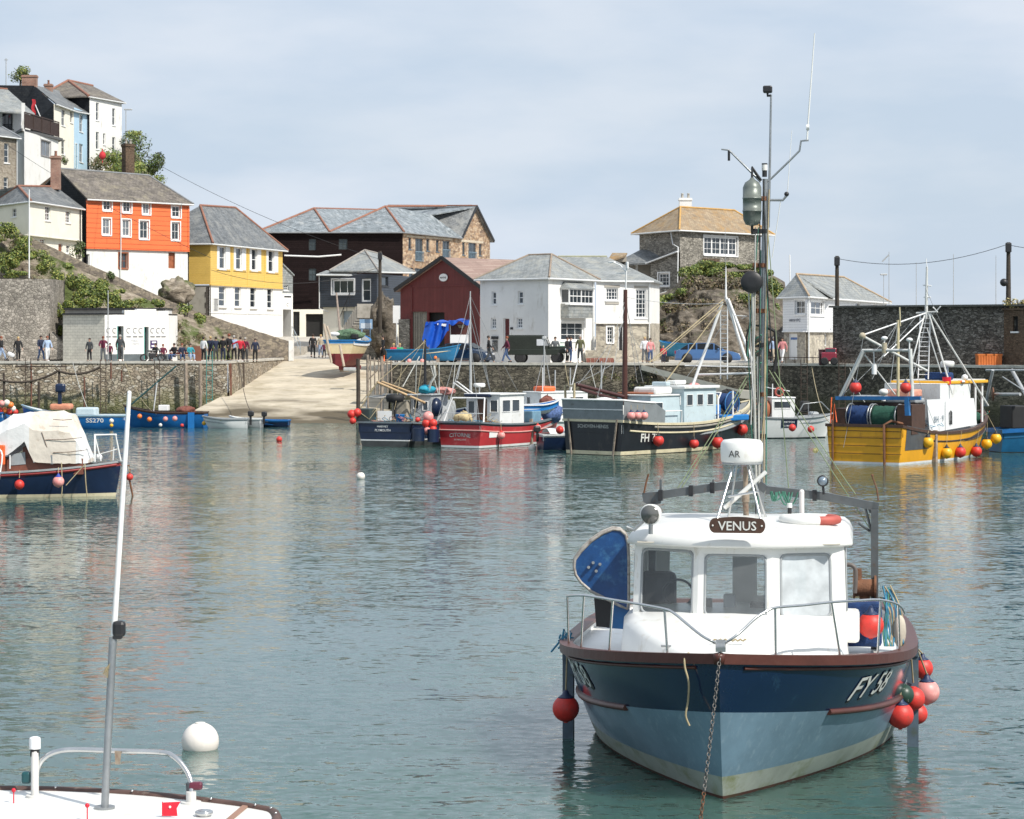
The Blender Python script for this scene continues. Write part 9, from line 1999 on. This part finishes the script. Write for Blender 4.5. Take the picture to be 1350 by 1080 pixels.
person('person in pink shirt and white shorts by the harbour office door',1031.5,165,'walk',-30,'pink','white','dark',.98)
person('person in dark clothes half behind the tall mast near the harbour office',1014,166,'stand',0,'black','black','dark',1.0)
# pushchair, bench, motorbike, planter
t=thing('pushchair','black and white pushchair pushed along the left quay','pushchair',(PX(14,176.4),176.4,QZ)); m=MB(); m.tube([(-.45,0,1.05),(-.1,0,.6),(.3,0,.2)],.03,6); m.tube([(.3,0,.9),(-.1,0,.45),(-.3,0,.15)],.03,6); m.build('frame',blackp,t)
m=MB(); m.bbox((.05,0,.55),(.55,.45,.3),.1,rot=Matrix.Rotation(R(25),3,'Y')); m.build('seat',CL['white'],t); m=MB(); m.grid(lambda u,v:Vector((.15+.3*math.cos(u*2.2),-.24+.48*v,.75+.3*math.sin(u*2.2))),8,4); m.build('hood',CL['grey'],t)
for x in (-.3,.32):
    for y in (-.22,.22): m=MB(); torus(m,(x,y,.13),.11,.025,14,6,Matrix.Rotation(R(90),3,'X')); m.build('wheel',blackrub,t)
t=thing('bench','brown wooden bench with people sitting on it under the cliff','bench',(PX(240,180.4),180.4,QZ)); m=MB(); 
for k in range(3): m.b2(-1.0,1.0,-.2+.16*k,-.06+.16*k,.42,.46)
m.build('seat',darkred,t); m=MB(); m.b2(-1,1,.3,.34,.55,.68); m.b2(-1,1,.31,.35,.75,.88); m.build('backrest',darkred,t)
for x in (-.9,.9): m=MB(); m.b2(x-.04,x+.04,-.2,.3,0,.42); m.build('leg',blackp,t)
t=thing('motorbike','black motorbike parked at the corner of the toilet block','motorbike',(PX(201,178.6),178.6,QZ),R(20)); 
for x in (-.65,.65): m=MB(); torus(m,(x,0,.3),.24,.06,20,7,Matrix.Rotation(R(90),3,'X')); m.build('wheel',blackrub,t)
m=MB(); m.bbox((0,0,.5),(.55,.25,.4),.08); m.bbox((-.05,0,.8),(.6,.26,.14),.06); m.tube([(.65,0,.3),(.45,0,.95)],.035,6); m.tube([(.45,-.3,1.0),(.45,.3,1.0)],.02,6); m.build('body',blackp,t); m=MB(); m.sph((.55,0,.85),.09,8,6); m.build('headlight',glass_l,t)
m=MB(); m.b2(-.28,.28,-.25,.25,0,1.15); solo(m,'wooden_box',M('brown_board',(.2,.08,.05),.8,.2,4),'upright brown box at the right end of the bench','box',loc=(PX(260.5,180),180,QZ))
# ------------------------------------------------------------------ vehicles
def wheel(t,c,r=.31,w=.2):
    m=MB(); rot=Matrix.Rotation(R(90),3,'X'); m.lathe([(r*.6,-w/2),(r*.92,-w/2),(r,-w/3),(r,w/3),(r*.92,w/2),(r*.6,w/2)],c,22,rot=rot); o=m.build('wheel',blackrub,t)
    m=MB(); m.lathe([(.03,-w/2+.03),(r*.58,-w/2+.05),(r*.62,-w/2-.005),(r*.62,w/2+.005),(r*.58,w/2-.05),(.03,w/2-.03)],c,18,rot=rot); m.build('rim',M('alloy_rim',(.4,.41,.42),.35,.1,6,metal=.6),o)
def car(label,x,Y,rz,mat,L_=4.4,W_=1.72,hatch=False,z=QZ):
    t=thing('parked_car',label,'car',(PX(x,Y),Y,z+.02),R(rz))
    # stations: x, belt z, roof z, half width at belt, half width at roof ; front is +x
    S=[(-L_/2,.62,.62,.62,.5),(-L_/2+.08,.86,.88,.74,.6),(-L_/2+.35,.93,1.10 if hatch else .98,.82,.62),(-L_/2+.95,.93,1.36,.85,.60),(-L_/2+1.5,.93,1.42,.86,.60),(-.0,.92,1.43,.86,.60),(.45,.91,1.39,.86,.6),(1.05,.90,1.02,.85,.66),(1.2,.88,.92,.85,.7),(1.75,.80,.83,.82,.7),(L_/2-.12,.66,.70,.74,.62),(L_/2,.50,.52,.66,.55)]
    prof=[]
    for (x_,b,rf,w1,w2) in S: prof.append([Vector((x_,s*a,zz)) for s,seq in ((1,[(w1-.06,.2),(w1,.34),(w1,.62*b+.1),(w1-.01,b),(w2,rf-.02)]),(-1,[(w2,rf-.02),(w1-.01,b),(w1,.62*b+.1),(w1,.34),(w1-.06,.2)])) for a,zz in seq])
    m=MB(); k=10; vs=[p for r in prof for p in r]; fs=[]; gl={3:MB(),5:MB()}
    for i in range(len(prof)-1):
        for j in range(k):
            q=(i*k+j,(i+1)*k+j,(i+1)*k+(j+1)%k,i*k+(j+1)%k)
            if j in (3,5) and 2<=i<=6: 
                a,b_,c,d=[vs[n] for n in q]; cen=(a+b_+c+d)/4; off=Vector((0,.03 if j==3 else -.03,.01)); fs.append(q)
                gl[j].add([cen+(p-cen)*.84+off for p in (a,b_,c,d)],[(0,1,2,3)])
            else: fs.append(q)
    m.add(vs,fs,0,False); m.add(prof[0],[tuple(range(k))]); m.add(prof[-1],[tuple(range(k))]); body=m.build('body',mat,t); [gl[j].build('side_windows',M('car_glass',(.01,.012,.014),.15,.1,3,spec=.3),t) for j in (3,5)]
    w=MB(); a,b_,c,d=Vector((.5,-.55,1.38)),Vector((.5,.55,1.38)),Vector((1.08,.66,1.02)),Vector((1.08,-.66,1.02)); w.add([p+Vector((.012,0,.015)) for p in (a,b_,c,d)],[(0,1,2,3)]); w.build('windscreen',glass_d,t)
    w=MB(); r0=S[3]; r1=S[2]; w.add([Vector((r0[0],-.54,r0[2]+.012)),Vector((r0[0],.54,r0[2]+.012)),Vector((r1[0],.57,r1[2]+.012)),Vector((r1[0],-.57,r1[2]+.012))],[(0,1,2,3)]); w.build('rear_window',glass_d,t)
    for sx in (-L_*.31,L_*.3):
        for sy in (-1,1):
            wheel(t,(sx,sy*(W_/2-.1),.31)); ar=MB(); ar.lathe([(.0,0),(.37,0),(.37,.005)],(sx,sy*(W_/2+.003),.34),18,rot=Matrix.Rotation(R(-90*sy),3,'X')); ar.build('wheel_arch',blackrub,t)
    for sy in (-1,1):
        l=MB(); l.bbox((L_/2-.1,sy*.52,.62),(.16,.3,.13),.04); l.build('headlight',M('headlight_glass',(.6,.62,.64),.1,.1,8),t); l=MB(); l.bbox((-L_/2+.04,sy*.6,.75),(.1,.2,.2),.03); l.build('tail_light',M('tail_red',(.4,.01,.01),.2),t)
        l=MB(); l.bbox((.75,sy*.93,.98),(.14,.14,.1),.03); l.build('wing_mirror',mat,t)
    l=MB(); l.b2(L_/2-.0,L_/2+.02,-.26,.26,.36,.47); l.build('number_plate',whitep,t); l=MB(); l.bbox((L_/2-.03,0,.36),(.14,1.35,.2),.05); l.build('bumper',mat,t)
    return t
M('car_blue',(.05,.13,.30),.25,.05,1,coat=.8); M('car_navy',(.012,.03,.07),.22,.05,1,coat=.8)
car('mid blue car parked on the right quay in front of the rock',932.5,168,-4,MATS['car_blue'],4.5)
car('dark blue car parked by the blue tarpaulin, nose towards the white house',612,168.5,-24,MATS['car_navy'],4.1,hatch=True)
def offroader():
    G_=M('army_green',(.012,.018,.012),.55,.15,2,stain=(.05,.045,.035),stainamt=.3); t=thing('off_roader','dark green canvas backed off-roader in front of the white house','off-roader',(PX(709,167.5),167.5,QZ+.02),R(-6))
    m=MB(); m.bbox((-.85,0,1.42),(2.5,1.6,1.05),.1); m.build('canvas_back',M('dark_canvas',(.015,.02,.015),.85,.2,2,.3),t)
    m=MB(); m.bbox((-.35,0,.78),(3.6,1.62,.42),.04); m.bbox((1.35,0,1.02),(1.25,1.15,.3),.06); m.bbox((1.45,.62,.85),(1.0,.36,.34),.08); m.bbox((1.45,-.62,.85),(1.0,.36,.34),.08); m.b2(.35,.75,-.78,.78,.9,1.2); m.build('body',G_,t)
    m=MB(); m.bar((.82,-.72,1.22),(.62,-.72,1.72),.05,.05); m.bar((.82,.72,1.22),(.62,.72,1.72),.05,.05); m.bar((.62,-.74,1.74),(.62,.74,1.74),.06,.06); m.bar((.82,-.74,1.22),(.82,.74,1.22),.05,.05); m.build('windscreen_frame',G_,t)
    m=MB(); m.add([(.815,-.7,1.24),(.815,.7,1.24),(.63,.7,1.71),(.63,-.7,1.71)],[(0,1,2,3)]); m.build('windscreen',glass_l,t)
    m=MB(); m.b2(.0,.5,-.815,-.79,1.22,1.66); m.build('side_window',M('white_side_sheet',(.55,.57,.6),.4),t)
    m=MB(); m.bbox((2.15,0,.62),(.12,1.65,.16),.02); m.build('bumper',M('pale_bumper',(.42,.42,.4),.5,.1,4),t)
    m=MB(); m.b2(1.96,1.99,-.42,.42,.8,1.15); m.build('radiator_grille',blackp,t)
    for s in (-1,1): m=MB(); m.lathe([(.0,0),(.1,0),(.11,.05)],(1.94,s*.6,.92),12,rot=Matrix.Rotation(R(90),3,'Y')); m.build('headlight',MATS['headlight_glass'],t)
    for sx in (-1.15,1.35):
        for sy in (-1,1): wheel(t,(sx,sy*.68,.4),.4,.22)
offroader()
m=MB(); m.bbox((0,0,.95),(1.0,.8,.5),.1); t=thing('tarpaulin_heap','green tarpaulin heap behind the bonnet of the off-roader','tarpaulin',(PX(742,172),172,QZ)); m.build('cover',M('green_tarp',(.02,.2,.12),.6,.2,4,.3),t)
# red van by the office
t=thing('red_van','dark red van partly showing at the end of the pier wall','van',(PX(1094,157),157.4,QZ),R(-8)); m=MB(); m.bbox((0,0,.55),(1.0,1.5,.6),.08); m.bbox((.12,0,.95),(.75,1.3,.35),.08); m.build('body',M('deep_red_car',(.22,.012,.03),.3,.1,2,coat=.6),t); m=MB(); m.b2(-.2,.42,-.67,-.65,.84,1.06); m.build('side_window',glass_d,t); wheel(t,(-.28,-.68,.27),.26,.16); wheel(t,(.34,-.68,.27),.26,.16)
m=MB(); m.b2(-.3,.3,-.3,.3,0,.95); m.b2(-.33,.33,-.33,.33,.95,1.02); solo(m,'bin',M('dark_maroon',(.06,.015,.02),.6,.2,3),'dark maroon bin left of the red van','bin',loc=(PX(1086,158),158,QZ))
for i,x in enumerate((1293,1303.5,1314)):
    m=MB(); m.b2(-.25,.25,-.4,.4,.08,.74); m.b2(-.28,.28,-.43,.43,.68,.78,0)
    for k in range(3): m.b2(-.22+.17*k,-.12+.17*k,-.43,-.40,.1,.66)
    m.b2(-.25,-.12,-.4,.4,0,.08); m.b2(.12,.25,-.4,.4,0,.08); solo(m,'fish_bin',M('orange_bin',(.55,.15,.03),.6,.15,3),['orange fish bin, left of three below the pier wall','orange fish bin, middle of three below the pier wall','orange fish bin, right of three below the pier wall'][i],'bin',loc=(PX(x,150.6),150.6,QZ),group='orange fish bins on the pier')
# blue tarpaulin shelter
t=thing('market_shelter','bright blue tarpaulin thrown over a small shelter by the boathouse','shelter',(PX(592,172),172,QZ)); TB=M('blue_tarpaulin',(.01,.09,.5),.45,.15,1.5,.3,bscale=4)
k=172/F; q=lambda x,y,d=0:Vector(((x-592)*k,d,(478-y)*k+.0))
m=MB(); m.grid(lambda u,v:q(562+58*u,424-4*u+1.5*math.sin(u*14)*v,-.9+1.8*v+.0)+Vector((0,0,-.25*(1-v)*(1-u))),24,8); m.grid(lambda u,v:q(562+30*u-5*v*(1-u)+6*v*u*0,424+ v*(12+24*math.sin(math.pi*min(1,u*.9+.15))),-.92+.15*math.sin(u*17+v*3)),24,10); m.grid(lambda u,v:q(592+28*u,422+v*(4+3*math.sin(u*9)),-.92+.05*math.sin(u*20)),16,3); m.build('tarpaulin',TB,t)
m=MB(); m.slab([q(577,426,-.9),q(591,427,-.9),q(591,431,-.9),q(577,428,-.9)],(0,-.06,0)); m.build('white_patch',whitep,t)
m=MB()
for x in (566,594,619): m.tube([q(x,478,-.8),q(x,424,-.8)],.04,6); m.tube([q(x,478,.8),q(x,424,.8)],.04,6)
m.build('frame',galv,t); m=MB(); m.slab([q(593,427,.3),q(619,427,.3),q(619,460,.3),q(593,460,.3)],(0,.06,0)); m.build('brown_back',M('dark_brown_panel',(.09,.03,.025),.6,.3,4),t)
m=MB(); m.slab([q(594,441,-.95),q(618,441,-.95),q(618,457,-.95),q(594,457,-.95)],(0,.05,0)); m.build('counter_panel',whitep,t)
m=MB(); m.slab([q(603,428,.2),q(613,428,.2),q(611,432,.2),q(605,432,.2)],(0,.03,0)); m.build('pale_sign',M('pale_timber'),t)
m=MB(); m.lathe([(.16,0),(.05,.1),(.02,.5)],(0,0,0),12); m.b2(-.2,.2,-.2,.2,-.02,.02); solo(m,'traffic_cone',orng,'orange traffic cone at the corner of the slip','traffic cone',loc=(PX(506.5,174),174,QZ+.03))
# lobster pots / gear heap right of the cottages on quay
rnd=random.Random(5)
for i,(x,y_) in enumerate(((778,168),(786,168.6),(795,168.2),(803,168.8))):
    t=thing('crab_pot',['netted crab pot stacked left of the pale yard wall','netted crab pot, second from left before the yard wall','netted crab pot, third from left before the yard wall','netted crab pot nearest the cottage door'][i],'crab pot',(PX(x,y_),y_,QZ),R(rnd.uniform(-20,20)),group='crab pots on the right quay'); m=MB(); 
    for a in (-.3,0,.3): m.tube([(a,-.22,0),(a,-.2,.25),(a,0,.38),(a,.2,.25),(a,.22,0)],.02,5)
    m.b2(-.34,.34,-.24,.24,0,.04); m.build('frame',postw,t); m=MB(); m.grid(lambda u,v:Vector((-.3+.6*u,.2*math.cos(v*3.14),.04+.33*math.sin(v*3.14))),6,8); m.build('netting',M('brown_net'),t)
# cabin boat mast and quay clutter
for lab,x,y0,y1,Y in (('slender grey mast with lamp behind the red boat',717.5,447,545,134),('thin white aerial pole behind the cabin boat',732,488,530,137),('thin grey pole before the right quay wall near the brown mast',793,476,540,140),('slender pole left of the brown mast boat',752,485,545,140)):
    m=MB(); m.tube([P(x-.5,y1,Y),P(x,y0,Y)],[.06,.04],6)
    if y0<450: m.bbox(P(x,y0-1,Y),(.25,.2,.2),.05); m.tube([P(x,y0+20,Y),P(x-14,y1-20,Y)],.02,4); m.tube([P(x,y0+10,Y),P(x+12,y1-15,Y)],.02,4)
    solo(m,'mast',M('grey_metal'),lab,'mast')

GR={'fender':'ball fenders hung on the moored boats','person':'people on the quays','dinghy':'small tenders and dinghies','ladder':'iron ladders on the quay walls','bush':'bushes on the cliff and headland','buoy':'buoys afloat or on the small boats','mast':'thin masts behind the quay','wire':'overhead wires','utility pole':'dark timber utility poles','car':'cars parked on the right quay','boat':'fishing boats moored in the harbour','house':'houses climbing the hill','post':'posts along the quays'}
tops=[o for o in scene.objects if o.parent is None and 'category' in o.keys()]
for o in tops:
    if o['category'] in GR and 'group' not in o.keys(): o['group']=GR[o['category']]
